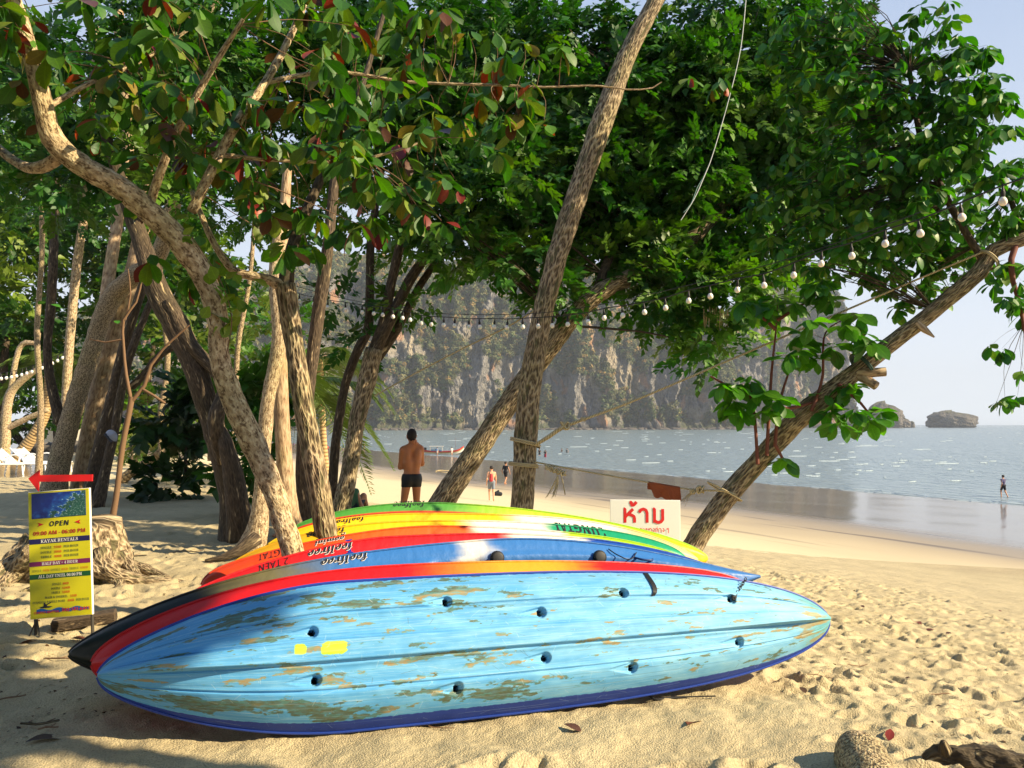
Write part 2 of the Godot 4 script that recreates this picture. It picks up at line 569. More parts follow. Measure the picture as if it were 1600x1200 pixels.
func sea():
	var mb := MB.new()
	var rows := 420
	var cols := 260
	for a in rows:
		var d := 40.0 * pow(3200.0 / 40.0, float(a) / (rows - 1))
		for b in cols:
			var x := (float(b) / (cols - 1) * 2.0 - 1.0) * d * 0.85
			var z := -d
			var near := clampf(1.0 - d / 900.0, 0.0, 1.0)
			var s := 0.87 * x + 0.49 * d
			var deep := clampf((s - 58.0) / 40.0, 0.05, 1.0)
			var along := Vector2(0.49 * x - 0.87 * d, s)
			var h := near * deep * (0.16 * wobble.get_noise_2d(along.x * 0.05, along.y * 0.22) + 0.10 * lump.get_noise_2d(along.x * 0.12 + 40.0, along.y * 0.5))
			mb.add(Vector3(x, SEA + h, z), Vector2(along.x, along.y) * 0.02, Color.WHITE)
	mb.grid(0, rows, cols)
	var m := mat(rgb8(118, 134, 140), 0.24)
	m.metallic_specular = 0.35
	var rip := nbytes(noise(0.02, 4, 51), 512, 512)
	m.heightmap_enabled = true
	m.heightmap_texture = grey_tex(512, 512, rip)
	m.heightmap_scale = 26.0
	m.uv1_scale = Vector3(1.2, 3.4, 1)
	struct("sea", mb.done(false, true), m)
	# crests that break: thin ragged strips of foam lying on the water
	var fb := MB.new()
	var n := 14
	for k in n:
		var t := float(k) / (n - 1)
		var wdt := 0.5 * sin(PI * t) * (0.7 + 0.5 * lump.get_noise_1d(k * 3.1)) + 0.02
		var mid := 0.35 * lump.get_noise_1d(k * 1.3 + 50.0)
		fb.add(Vector3(t - 0.5, 0.0, mid - wdt))
		fb.add(Vector3(t - 0.5, 0.16, mid))
		fb.add(Vector3(t - 0.5, 0.0, mid + wdt))
	fb.grid(0, n, 3)
	var places := []
	for k in 800:
		var d := 75.0 * pow(10.0, rng.randf() * 0.95)
		var x := rr(-0.75, 0.75) * d
		var s := 0.87 * x + 0.49 * d
		if s < 66.0: continue
		if rng.randf() > 0.25 + 0.75 * smoothstep(-0.1, 0.3, lump.get_noise_2d(x * 0.02, d * 0.02)): continue
		var dir := Vector3(0.94, 0, -0.2).rotated(Vector3.UP, rr(-0.14, 0.14)).normalized()
		var ln := rr(0.8, 4.2) * (0.5 + d / 500.0) * (0.4 + pow(rng.randf(), 2.0))
		places.append(Transform3D(Basis(dir * ln, Vector3.UP * 0.7, dir.cross(Vector3.UP) * rr(0.12, 0.4) * (0.5 + d / 350.0)), Vector3(x, SEA + 0.06, -d)))
	for k in 170:                                         # the last thin wash along the water's edge
		var d := 52.0 + 120.0 * pow(rng.randf(), 1.4)
		var s := 59.0 + rr(-1.2, 1.6) + 1.5 * lump.get_noise_1d(d * 0.2)
		var x := (s - 0.49 * d) / 0.87
		var dir := Vector3(0.49, 0, 0.87).rotated(Vector3.UP, rr(-0.15, 0.15))
		places.append(Transform3D(Basis(dir * rr(0.8, 3.5), Vector3.UP * 0.15, dir.cross(Vector3.UP) * rr(0.08, 0.22)), Vector3(x, SEA + 0.03, -d)))
	scatter("sea_foam", fb.done(), mat(rgb8(164, 178, 184), 0.95), places, [])


# ---------------------------------------------------------------- cliffs and islets
func cliff_mesh(left: float, right: float, d0: float, d1: float, nu: int, nv: int, top: Callable, amp: float, seed_: int, veg: Array, veg_share: float) -> ArrayMesh:
	var big := noise(1.0, 3, seed_)
	var mid := noise(1.0, 4, seed_ + 1, FastNoiseLite.TYPE_SIMPLEX_SMOOTH, FastNoiseLite.FRACTAL_RIDGED)
	var fine := noise(1.0, 4, seed_ + 2)
	var hue := noise(1.0, 3, seed_ + 3)
	var mb := MB.new()
	var grey := lin(146, 142, 136)
	var slate := lin(74, 74, 78)
	var tan := lin(178, 164, 138)
	var rust := lin(186, 136, 96)
	var scrub := lin(84, 92, 58)
	for a in nu:
		var t := float(a) / (nu - 1)
		var pxx := lerpf(left, right, t)
		var d := lerpf(d0, d1, t)
		var ridge: float = top.call(pxx)
		var hgt := (662.0 - ridge) / FOCAL * d + 5.7
		var x0 := (pxx - 800.0) / FOCAL * d
		for b in nv:
			var f := float(b) / (nv - 1)
			var y := SEA - 2.0 + hgt * f
			var but := big.get_noise_2d(x0 * 0.012, y * 0.002) * amp + mid.get_noise_2d(x0 * 0.03, y * 0.008 + 9.0) * amp * 0.42
			but += fine.get_noise_2d(x0 * 0.11, y * 0.03) * amp * 0.22
			var over := fine.get_noise_2d(x0 * 0.05 + 90.0, y * 0.06) * amp * 0.16
			var lean := 34.0 * f * f + maxf(0.0, f - 0.82) * 260.0
			var foot := 16.0 * maxf(0.0, 0.07 - f) / 0.07
			var dd := d - but - over + lean - foot
			var p := Vector3(x0, y, -dd)
			p.x += fine.get_noise_2d(y * 0.07, x0 * 0.05) * 2.5
			var streak := fine.get_noise_2d(x0 * 0.22, y * 0.018 + 30.0)
			var c := grey.lerp(slate, smoothstep(-0.05, 0.4, streak))
			c = c.lerp(tan, 0.8 * smoothstep(0.05, 0.4, hue.get_noise_2d(x0 * 0.02, y * 0.012 + 5.0)))
			c = c.lerp(rust, 0.8 * smoothstep(0.26, 0.46, hue.get_noise_2d(x0 * 0.045 + 50.0, y * 0.02)))
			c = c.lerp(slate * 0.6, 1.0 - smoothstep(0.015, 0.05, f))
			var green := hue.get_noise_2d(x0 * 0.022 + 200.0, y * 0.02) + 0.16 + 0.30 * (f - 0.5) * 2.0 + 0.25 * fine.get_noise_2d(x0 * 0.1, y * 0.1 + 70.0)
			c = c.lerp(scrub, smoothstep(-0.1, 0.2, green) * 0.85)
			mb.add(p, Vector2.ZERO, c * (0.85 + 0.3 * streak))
			if f > 0.05 and rng.randf() < veg_share * smoothstep(-0.08, 0.25, green): veg.append(p)
	mb.grid(0, nu, nv)
	return mb.done(true)

func shrub_mesh(n: int, size: float) -> ArrayMesh:       # a rounded mass of many small leaf-like faces
	var mb := MB.new()
	for k in n:
		var dir := Vector3(rr(-1, 1), rr(-0.5, 1), rr(-1, 1)).normalized()
		var p := dir * rr(0.55, 1.0) * Vector3(1, 0.8, 1)
		var e := Vector3(rr(-1, 1), rr(-1, 1), rr(-1, 1)).cross(dir).normalized() * size * rr(0.6, 1.3)
		var g := (e.cross(dir) + dir * rr(-0.5, 0.5)).normalized() * size * rr(0.5, 1.0)
		var a := mb.add(p - e); var b := mb.add(p + g * 0.8); var c := mb.add(p + e); var f := mb.add(p - g * 0.8)
		mb.quad(a, b, c, f)
	return mb.done()

func cliffs():
	var veg := []
	var rock := vmat(0.95)
	var rb := nbytes(noise(0.03, 5, 71, FastNoiseLite.TYPE_SIMPLEX, FastNoiseLite.FRACTAL_RIDGED), 512, 512)
	rock.heightmap_enabled = true
	rock.heightmap_texture = grey_tex(512, 512, rb)
	rock.heightmap_scale = 500.0
	rock.uv1_triplanar = true
	rock.uv1_world_triplanar = true
	rock.uv1_scale = Vector3(0.02, 0.007, 0.02)
	var ridge_near := func(x: float) -> float:
		var y := 372.0 + 10.0 * sin(x * 0.021) + 7.0 * lump.get_noise_1d(x * 0.05) + 3.0 * grain.get_noise_1d(x * 0.2)
		if x < 420.0: y = lerpf(y, 470.0, clampf((420.0 - x) / 420.0, 0, 1))
		if x > 900.0: y += (x - 900.0) * 0.10
		if x > 1075.0: y += (x - 1075.0) * 1.5 + pow(maxf(0.0, x - 1110.0), 2.0) * 0.04
		return minf(y, 661.0)
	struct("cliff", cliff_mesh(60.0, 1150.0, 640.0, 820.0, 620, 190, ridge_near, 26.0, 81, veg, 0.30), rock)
	var ridge_far := func(x: float) -> float:
		var y := 470.0 - 45.0 * smoothstep(1150.0, 1215.0, x) + 9.0 * lump.get_noise_1d(x * 0.06 + 9.0) + 5.0 * grain.get_noise_1d(x * 0.25)
		if x > 1255.0 and x < 1285.0: y += 14.0 * sin((x - 1255.0) / 30.0 * PI)
		if x > 1315.0: y += pow((x - 1315.0) / 26.0, 4.0) * 190.0
		return minf(y, 664.0)
	struct("cliff", cliff_mesh(1060.0, 1349.0, 1020.0, 1130.0, 220, 170, ridge_far, 28.0, 91, veg, 0.22), rock)
	var sh := shrub_mesh(46, 0.34)
	var places := []
	var tints := []
	for p in veg:
		var s := rr(1.2, 3.6)
		places.append(Transform3D(Basis.from_euler(Vector3(rr(-0.4, 0.4), rr(0, TAU), 0)).scaled(Vector3(s, s * rr(0.7, 1.3), s)), p + Vector3(0, 0.4 * s, 0.5 * s)))
		var c := lin(72, 92, 50).lerp(lin(118, 114, 72), pow(rng.randf(), 1.3))
		if rng.randf() < 0.12: c = lin(150, 124, 70)
		tints.append(c * rr(0.7, 1.2))
	var fm := vmat(0.9)
	fm.backlight_enabled = true
	fm.backlight = Color(0.25, 0.3, 0.1)
	scatter("cliff_vegetation", sh, fm, places, tints)
	# islets off the point
	for q in [[1487.0, 37.0, 21.0, 1150.0, 3], [1383.0, 26.0, 34.0, 1100.0, 5], [1406.0, 15.0, 13.0, 1120.0, 8], [1425.0, 3.5, 5.0, 1140.0, 9]]:
		var d: float = q[3]
		var w: float = q[1] / FOCAL * d
		var h: float = q[2] / FOCAL * d + 4.2
		var mb := MB.new()
		var nz := noise(1.0, 4, q[4])
		for a in 48:
			var an := TAU * a / 47.0
			for b in 26:
				var f := b / 25.0
				var prof := sqrt(maxf(0.0, 1.0 - pow(f, 5.0))) * (0.93 + 0.09 * sin(f * 2.6))
				if f < 0.12: prof *= 0.93
				var dir := Vector3(cos(an), 0, sin(an))
				var rough := 1.0 + 0.22 * nz.get_noise_3d(dir.x * 2.2, f * 2.0, dir.z * 2.2) + 0.1 * nz.get_noise_3d(dir.x * 9.0, f * 4.0, dir.z * 9.0)
				var top := h * (1.0 + 0.10 * nz.get_noise_2d(dir.x * 2.0, dir.z * 2.0 + 4.0) - 0.10 * dir.x)
				var p := Vector3(dir.x * w * prof * rough, f * top, dir.z * w * 0.8 * prof * rough)
				var c := lin(120, 112, 102).lerp(lin(82, 80, 80), smoothstep(-0.2, 0.3, nz.get_noise_3d(p.x * 0.3, p.y * 0.08, p.z * 0.3)))
				c = c.lerp(lin(104, 104, 72), 0.7 * smoothstep(0.75, 0.97, f + 0.2 * nz.get_noise_2d(p.x, p.z)))
				if f < 0.14: c *= 0.5
				mb.add(p, Vector2.ZERO, c)
		mb.grid(0, 48, 26)
		var o := struct("rock_islet", mb.done(true, true), rock)
		o.position = Vector3((q[0] - 800.0) / FOCAL * d, SEA - 1.0, -d)
		var pl := []
		var tn := []
		for k in int(w * 3.0):
			var an := rr(0, TAU)
			var rad := rr(0.0, 0.72)
			pl.append(Transform3D(Basis.from_euler(Vector3(0, rr(0, TAU), 0)).scaled(Vector3.ONE * rr(0.7, 1.9)), o.position + Vector3(cos(an) * w * rad, h * (0.98 - 0.25 * rad * rad - 0.08 * cos(an)), sin(an) * w * 0.8 * rad)))
			tn.append(lin(96, 96, 66) * rr(0.6, 1.2))
		scatter("islet_scrub", sh, fm, pl, tn)

func far_shore():
	# dark boulders along the water's edge under the cliff and behind the trees
	var rock := MB.new()
	var nz := noise(1.0, 3, 15)
	for a in 16:
		for b in 10:
			var an := TAU * a / 15.0
			var ph := PI * b / 9.0
			var dir := Vector3(sin(ph) * cos(an), cos(ph), sin(ph) * sin(an))
			rock.add(dir * (1.0 + 0.35 * nz.get_noise_3dv(dir * 1.8)) * Vector3(1, 0.7, 1))
	rock.grid(0, 16, 10)
	var mesh := rock.done()
	M.boulder = mesh
	M.stone = mat(rgb8(104, 98, 92), 0.95)
	var pl := []
	for k in 420:
		var x := rr(300.0, 1160.0)
		var d := lerpf(640.0, 820.0, (x - 60.0) / 1090.0) - rr(8.0, 46.0)
		pl.append(Transform3D(Basis.from_euler(Vector3(rr(-1, 1), rr(0, TAU), rr(-1, 1))).scaled(Vector3(rr(1.2, 4.5), rr(0.8, 2.4), rr(1.2, 4))), Vector3((x - 800.0) / FOCAL * d, SEA + 0.2, -d)))
	scatter("shore_boulders", mesh, mat(rgb8(88, 82, 76), 0.95), pl, [])


# ---------------------------------------------------------------- kayaks
# a kayak's own axes: x along it, y up through the deck, z across; here it stands on edge
class Boat:
	var length := 4.0
	var beam := 0.41
	var deep := 0.17
	var rocker := 0.13
	var crown := 0.075
	var widest := -0.06
	var blunt := 2.3
	var slim := 0.62
	var stem := 0.2
	var sharp := 2.5
	var holes := []                                      # scupper holes: [x, z]
	var wells := [[-0.30, 0.17, 0.62, 0.16], [0.02, 0.13, 0.55, 0.13], [0.30, 0.16, 0.62, 0.16], [0.62, 0.10, 0.45, 0.10], [-0.62, 0.10, 0.45, 0.10]]
	func form(b: float, w: float, left_end: float, right_end: float, s: float):
		beam = b; widest = w; blunt = left_end; sharp = right_end; slim = s
	func half(u: float) -> float:
		if u < widest:
			var t := (widest - u) / (1.0 + widest)
			return beam * ((1.0 - stem) * pow(maxf(0.0, 1.0 - pow(t, blunt)), 0.85) + stem * pow(maxf(0.0, 1.0 - pow(t, 26.0)), 0.5))
		return beam * pow(maxf(0.0, 1.0 - pow((u - widest) / (1.0 - widest), sharp)), slim)
	func edge(u: float) -> float:
		return rocker * pow(absf(u), 2.6)
	func hull(u: float, v: float) -> Vector3:
		var b := half(u)
		var au := absf(u)
		var av := absf(v)
		var d := deep * pow(maxf(0.0, 1.0 - pow(au, 7.0)), 0.5)
		var vee := smoothstep(0.45, 1.0, au)
		var prof := 1.0 - pow(av, lerpf(3.4, 1.35, vee))
		var y := d * prof
		var s := minf(1.0, (1.0 - au) * 6.0)
		# the flat keel band, the two grooves beside it and the tunnels between
		var keel := 1.0 - smoothstep(0.125, 0.155, av)
		y += (0.018 + 0.042 * smoothstep(0.5, 0.85, au)) * keel * s
		y -= 0.008 * s * exp(-pow((av - 0.165) / 0.014, 2.0))
		y -= 0.013 * s * exp(-pow((av - 0.50) / 0.012, 2.0))
		y -= 0.012 * s * (1.0 - vee) * smoothstep(0.16, 0.24, av) * (1.0 - smoothstep(0.42, 0.5, av))
		y += 0.006 * s * (1.0 - vee) * smoothstep(0.5, 0.56, av) * (1.0 - smoothstep(0.7, 0.95, av))
		var x := u * length * 0.5
		var z := v * b
		for h in holes:
			var dx: float = x - h[0]
			var dz: float = z - h[1]
			if absf(dx) < 0.2 and absf(dz) < 0.06:
				var tail: float = clampf(-dx / 0.15, 0.0, 1.0)
				var wdt := 0.034 * (1.0 - tail) if dx < 0.0 else 0.034
				var q := sqrt(dx * dx + dz * dz) if dx > 0.0 else absf(dz)
				if q < wdt: y -= 0.022 * (1.0 - tail) * (1.0 - smoothstep(wdt * 0.7, wdt, q)) * s
				if sqrt(dx * dx + dz * dz) < 0.0165: y -= 0.13
		return Vector3(x, edge(u) - y, z)
	func deck(u: float, v: float) -> Vector3:
		var b := half(u)
		var av := absf(v)
		var au := absf(u)
		var c := (crown + 0.05 * smoothstep(0.5, 0.9, au)) * pow(maxf(0.0, 1.0 - pow(au, 7.0)), 0.5)
		var y := c * (1.0 - pow(av, 4.5))
		y += 0.018 * exp(-pow((av - 0.72) / 0.05, 2.0)) * (1.0 - smoothstep(0.55, 0.8, au))
		for w in wells:
			var q: float = maxf(absf(u - w[0]) / w[1], av / w[2])
			y -= w[3] * (1.0 - smoothstep(0.72, 1.0, q))
		return Vector3(u * length * 0.5, edge(u) + y, v * b)

func ends_fine(t: float) -> float:                       # 0..1 -> -1..1, closer together at both ends
	return lerpf(t * 2.0 - 1.0, sin((t - 0.5) * PI), 0.75)

func kayak(called: String, label: String, boat: Boat, paint, left: float, right: float, depth: float, lean: float, lift: float, hull_out: bool, roll := 0.0, group := "kayaks stood on edge in a stack") -> Node3D:
	var yaw := 0.293
	var c := cos(yaw)
	var s := sin(yaw)
	var kl := (left - 800.0) / FOCAL
	var kr := (right - 800.0) / FOCAL
	boat.length = (kr - kl) * depth / (c - (kr + kl) * s * 0.5)
	var cx := kl * depth - kl * boat.length * s * 0.5 + boat.length * c * 0.5
	var along := Vector3(c, 0, -s)
	var out := Vector3(s, 0, c)
	var face := (out * cos(lean) + Vector3.UP * sin(lean)).normalized()
	var y := -face if hull_out else face
	var t := Basis(along, y, along.cross(y)).rotated(face, roll)
	var o := thing(called, label, "kayak", Vector3(cx, beach(cx, -depth) + lift + boat.beam * cos(lean), -depth), group)
	o.basis = t
	if paint != null:
		var hm := MB.new()
		var dm := MB.new()
		for a in 150:
			var u := ends_fine(a / 149.0)
			for b in 33:
				var v := sin((b / 32.0 - 0.5) * PI)
				var w := 0.035 * wobble.get_noise_2d(u * 3.0, v * 6.0) + 0.02 * grain.get_noise_2d(u * 14.0, v * 3.0)
				hm.add(boat.hull(u, v), Vector2(u, v), paint.call(u + w, v, false))
			for b in 49:
				var v2 := sin((b / 48.0 - 0.5) * PI)
				var w2 := 0.035 * wobble.get_noise_2d(u * 3.0 + 9.0, v2 * 6.0) + 0.02 * grain.get_noise_2d(u * 14.0, v2 * 3.0)
				dm.add(boat.deck(u, v2), Vector2(u, v2), paint.call(u + w2, v2, true))
		hm.grid(0, 150, 33)
		dm.grid(0, 150, 49)
		obj("hull", hm.done(true), M.plastic, o)
		obj("deck", dm.done(true, true), M.plastic, o)
	var rm := MB.new()                                   # the seam that runs round the edge
	var tint := PackedColorArray()
	for side in [-1.0, 1.0]:
		var path := []
		for a in 90:
			var u := ends_fine(a / 89.0) * 0.9995
			path.append([Vector3(u * boat.length * 0.5, boat.edge(u), side * (boat.half(u) + 0.002)), 0.008])
			if paint != null:
				for q in 7: tint.append(paint.call(u, side, true) * 0.8)
		tube(rm, path, 6, 0.0, 1.0, 1.0, 1.0, false)
	if paint != null: rm.c = tint
	obj("seam", rm.done(paint != null), M.seam if paint == null else M.plastic, o)
	return o

func text_mesh(words: String, font: String, size: int, bold := 400, curve := 2.0) -> TextMesh:
	var f := SystemFont.new()
	f.font_names = PackedStringArray([font])
	f.font_weight = bold
	var t := TextMesh.new()
	t.text = words
	t.font = f
	t.font_size = size
	t.pixel_size = 1.0 / size
	t.depth = 0.0
	t.curve_step = curve
	return t

func laid_text(words: String, font: String, bold: int, place: Callable) -> ArrayMesh:   # lettering bent on to a surface
	var s := text_mesh(words, font, 32, bold, 3.0).surface_get_arrays(0)
	var mb := MB.new()
	for p in s[Mesh.ARRAY_VERTEX]: mb.add(place.call(p.x, p.y))
	if s[Mesh.ARRAY_INDEX] != null and s[Mesh.ARRAY_INDEX].size() > 0:
		for k in s[Mesh.ARRAY_INDEX]: mb.i.append(k)
	else:
		for k in mb.v.size(): mb.i.append(k)
	return mb.done()

func flank_text(o: Node3D, boat: Boat, words: String, seen_x: float, v0: float, size: float, m: Material, font := "Droid Serif", slant := 0.35, off := 0.004, bold := 700, dx := 0.0, dy := 0.0):
	# on the deck's upper flank, its top towards the middle of the deck: upside down as the kayak stands; it starts at seen_x
	var lo := -1.0
	var hi := 1.0
	for k in 24:
		var w: Vector3 = o.transform * boat.deck((lo + hi) / 2.0, -v0)
		if w.x / -w.z * FOCAL + 800.0 < seen_x: lo = (lo + hi) / 2.0
		else: hi = (lo + hi) / 2.0
	var u0 := lo
	var put := func(x: float, y: float) -> Vector3:
		var u := u0 - ((x + slant * y) * size + dx) / (boat.length * 0.5)
		var v := -v0 + (y * size * 1.05 + dy) / boat.half(u)
		var p := boat.deck(u, v)
		var n := (boat.deck(u + 0.004, v) - p).cross(boat.deck(u, v - 0.01) - p).normalized()
		if n.y < 0.0: n = -n
		return p + n * off
	obj("lettering", laid_text(words, font, bold, put), m, o)

func outlined(o: Node3D, boat: Boat, words: String, seen_x: float, v0: float, size: float):
	for e in [[0.003, 0.0], [-0.003, 0.0], [0.0, 0.003], [0.0, -0.003]]:
		flank_text(o, boat, words, seen_x, v0, size, M.ink_white, "Droid Serif", 0.35, 0.003 + 0.0003 * e[0] / 0.003 + 0.0006 * e[1] / 0.003, 700, e[0], e[1])
	flank_text(o, boat, words, seen_x, v0, size, M.ink, "Droid Serif", 0.35, 0.006)

func hull_hit(o: Node3D, boat: Boat, x: float, y: float) -> Vector3:   # where the line of sight meets the hull, in the kayak's own axes
	var inv := o.transform.affine_inverse()
	var e := inv * EYE
	var far := inv * px(x, y, 12.0)
	var h := -0.15
	var hit := e
	for k in 6:
		hit = e.lerp(far, (h - e.y) / (far.y - e.y))
		var u := clampf(hit.x / (boat.length * 0.5), -0.98, 0.98)
		h = boat.hull(u, clampf(hit.z / boat.half(u), -1.0, 1.0)).y
	return hit

func front_paint() -> StandardMaterial3D:
	var w := 2048
	var h := 512
	var na := noise(0.012, 4, 101)
	var nb := noise(0.03, 5, 102)
	var nc := noise(0.02, 3, 103)
	var nd := noise(0.05, 3, 104)
	var data := PackedByteArray()
	data.resize(w * h * 3)
	var base := rgb8(80, 156, 210)
	var faded_sunlit := rgb8(138, 194, 224)
	var navy := rgb8(24, 58, 148)
	var olive := rgb8(84, 92, 64)
	var tan := rgb8(158, 128, 76)
	var teal := rgb8(76, 150, 150)
	var scratch := []
	for k in 1100:
		var x := rr(0, w)
		var y := rr(8, h - 8)
		if k % 3 == 0: scratch.append([x, y, x + rr(60, 340), y + rr(-6, 6), rr(0.15, 0.4)])
		elif k % 3 == 1: scratch.append([x, y, x + rr(-70, 70), y + rr(-26, 26), rr(0.2, 0.5)])
		else: scratch.append([x, y, x + rr(-14, 14), y + rr(-22, 22), rr(0.3, 0.6)])
	for y in h:
		var v := 1.0 - y / 511.0 * 2.0                   # +1 the upper edge as it stands
		var av := absf(v)
		for x in w:
			var u := x / 2047.0 * 2.0 - 1.0
			var n1 := na.get_noise_2d(x * 0.5, y * 1.5)
			var c := base.lerp(faded_sunlit, clampf(0.30 + 0.5 * u + 0.5 * n1, 0.0, 1.0))  # fading plus sun brightening painted in, stronger towards the right end
			c = c.lerp(faded_sunlit, 0.8 * clampf(nd.get_noise_2d(x * 0.12, y * 2.4) + 0.05, 0.0, 1.0))
			# paint rubbed off: most along the two side panels to the left, thin beside the keel, at the tips
			var lft := 1.0 - smoothstep(-0.35, 0.25, u)
			var where := 0.62 * exp(-pow((av - 0.70) / 0.16, 2.0)) * (0.25 + 0.75 * lft)
			where += (0.14 + 0.14 * lft) * exp(-pow((av - 0.21) / 0.05, 2.0)) + 0.10 * lft
			where += 0.30 * smoothstep(0.6, 0.95, u) * smoothstep(0.4, 0.7, av) + 0.25 * smoothstep(-0.6, -0.9, u) * smoothstep(0.1, 0.4, -v)
			var low := nc.get_noise_2d(x * 0.22, y * 0.85)
			var worn := 1.05 * low + 0.42 * nb.get_noise_2d(x * 0.8, y * 1.7) + 0.16 * nd.get_noise_2d(x * 1.3, y * 3.0)
			var lose := smoothstep(0.50, 0.53, worn + where * 0.75)
			if lose > 0.0:
				var under := olive.lerp(tan, smoothstep(-0.1, 0.15, nc.get_noise_2d(x * 0.2 + 900.0, y * 0.6) + (0.22 if av < 0.4 else -0.26) + 0.14 * u))
				under = under.lerp(teal, 0.45 * smoothstep(0.0, 0.35, nd.get_noise_2d(x * 0.5, y * 1.6)))
				c = c.lerp(under, lose * (0.8 + 0.3 * nd.get_noise_2d(x * 0.7, y * 2.0)))
			elif worn + where * 0.75 > 0.40:
				c = c.lerp(teal, 0.35 * smoothstep(0.40, 0.50, worn + where * 0.75))
			var tip := smoothstep(0.86, 0.97, u + 0.03 * n1 + 0.06 * av)
			c = c.lerp(teal, tip * 0.6)
			c = c.lerp(tan, 0.7 * smoothstep(0.1, 0.4, worn + 0.4 - 8.0 * absf(u - 0.87 - 0.06 * v * v)) * smoothstep(-0.9, -0.1, -v))
			var band := 0.93 - 0.06 * (1.0 - u * u) if v < 0.0 else 0.978
			c = c.lerp(navy, smoothstep(band - 0.006, band + 0.006, av + 0.008 * nd.get_noise_2d(x, y)))
			if nd.get_noise_2d(x * 2.2, y * 7.0) > 0.62: c = c.lerp(Color(0.75, 0.85, 0.88), 0.4)
			# two daubs of lime green paint
			for q in [[-0.475, 0.03, 0.030, 0.085], [-0.552, 0.045, 0.014, 0.070]]:
				var e := pow((u - q[0]) / q[2], 4.0) + pow((v - q[1]) / q[3], 4.0) + 0.8 * nb.get_noise_2d(x, y * 1.5)
				if e < 1.0: c = rgb8(170, 208, 40).lerp(rgb8(196, 226, 66), n1 + 0.5)
			var k := (y * w + x) * 3
			data[k] = int(clampf(c.r, 0, 1) * 255); data[k + 1] = int(clampf(c.g, 0, 1) * 255); data[k + 2] = int(clampf(c.b, 0, 1) * 255)
	for q in scratch:                                     # fine pale scratches
		var n := int(Vector2(q[2] - q[0], q[3] - q[1]).length())
		for k in n:
			var x := int(lerpf(q[0], q[2], float(k) / n))
			var y := int(lerpf(q[1], q[3], float(k) / n))
			if x < 0 or y < 0 or x >= w or y >= h: continue
			var at := (y * w + x) * 3
			for e in 3: data[at + e] = int(lerpf(data[at + e], 222.0 if int(q[0]) % 4 else 60.0, q[4]))
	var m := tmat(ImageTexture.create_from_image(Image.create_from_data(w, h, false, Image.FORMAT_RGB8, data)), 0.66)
	var small := nbytes(noise(0.06, 4, 105), 256, 256)
	m.detail_enabled = false
	m.heightmap_enabled = true
	m.heightmap_texture = grey_tex(256, 256, small)
	m.heightmap_scale = 0.12
	return m

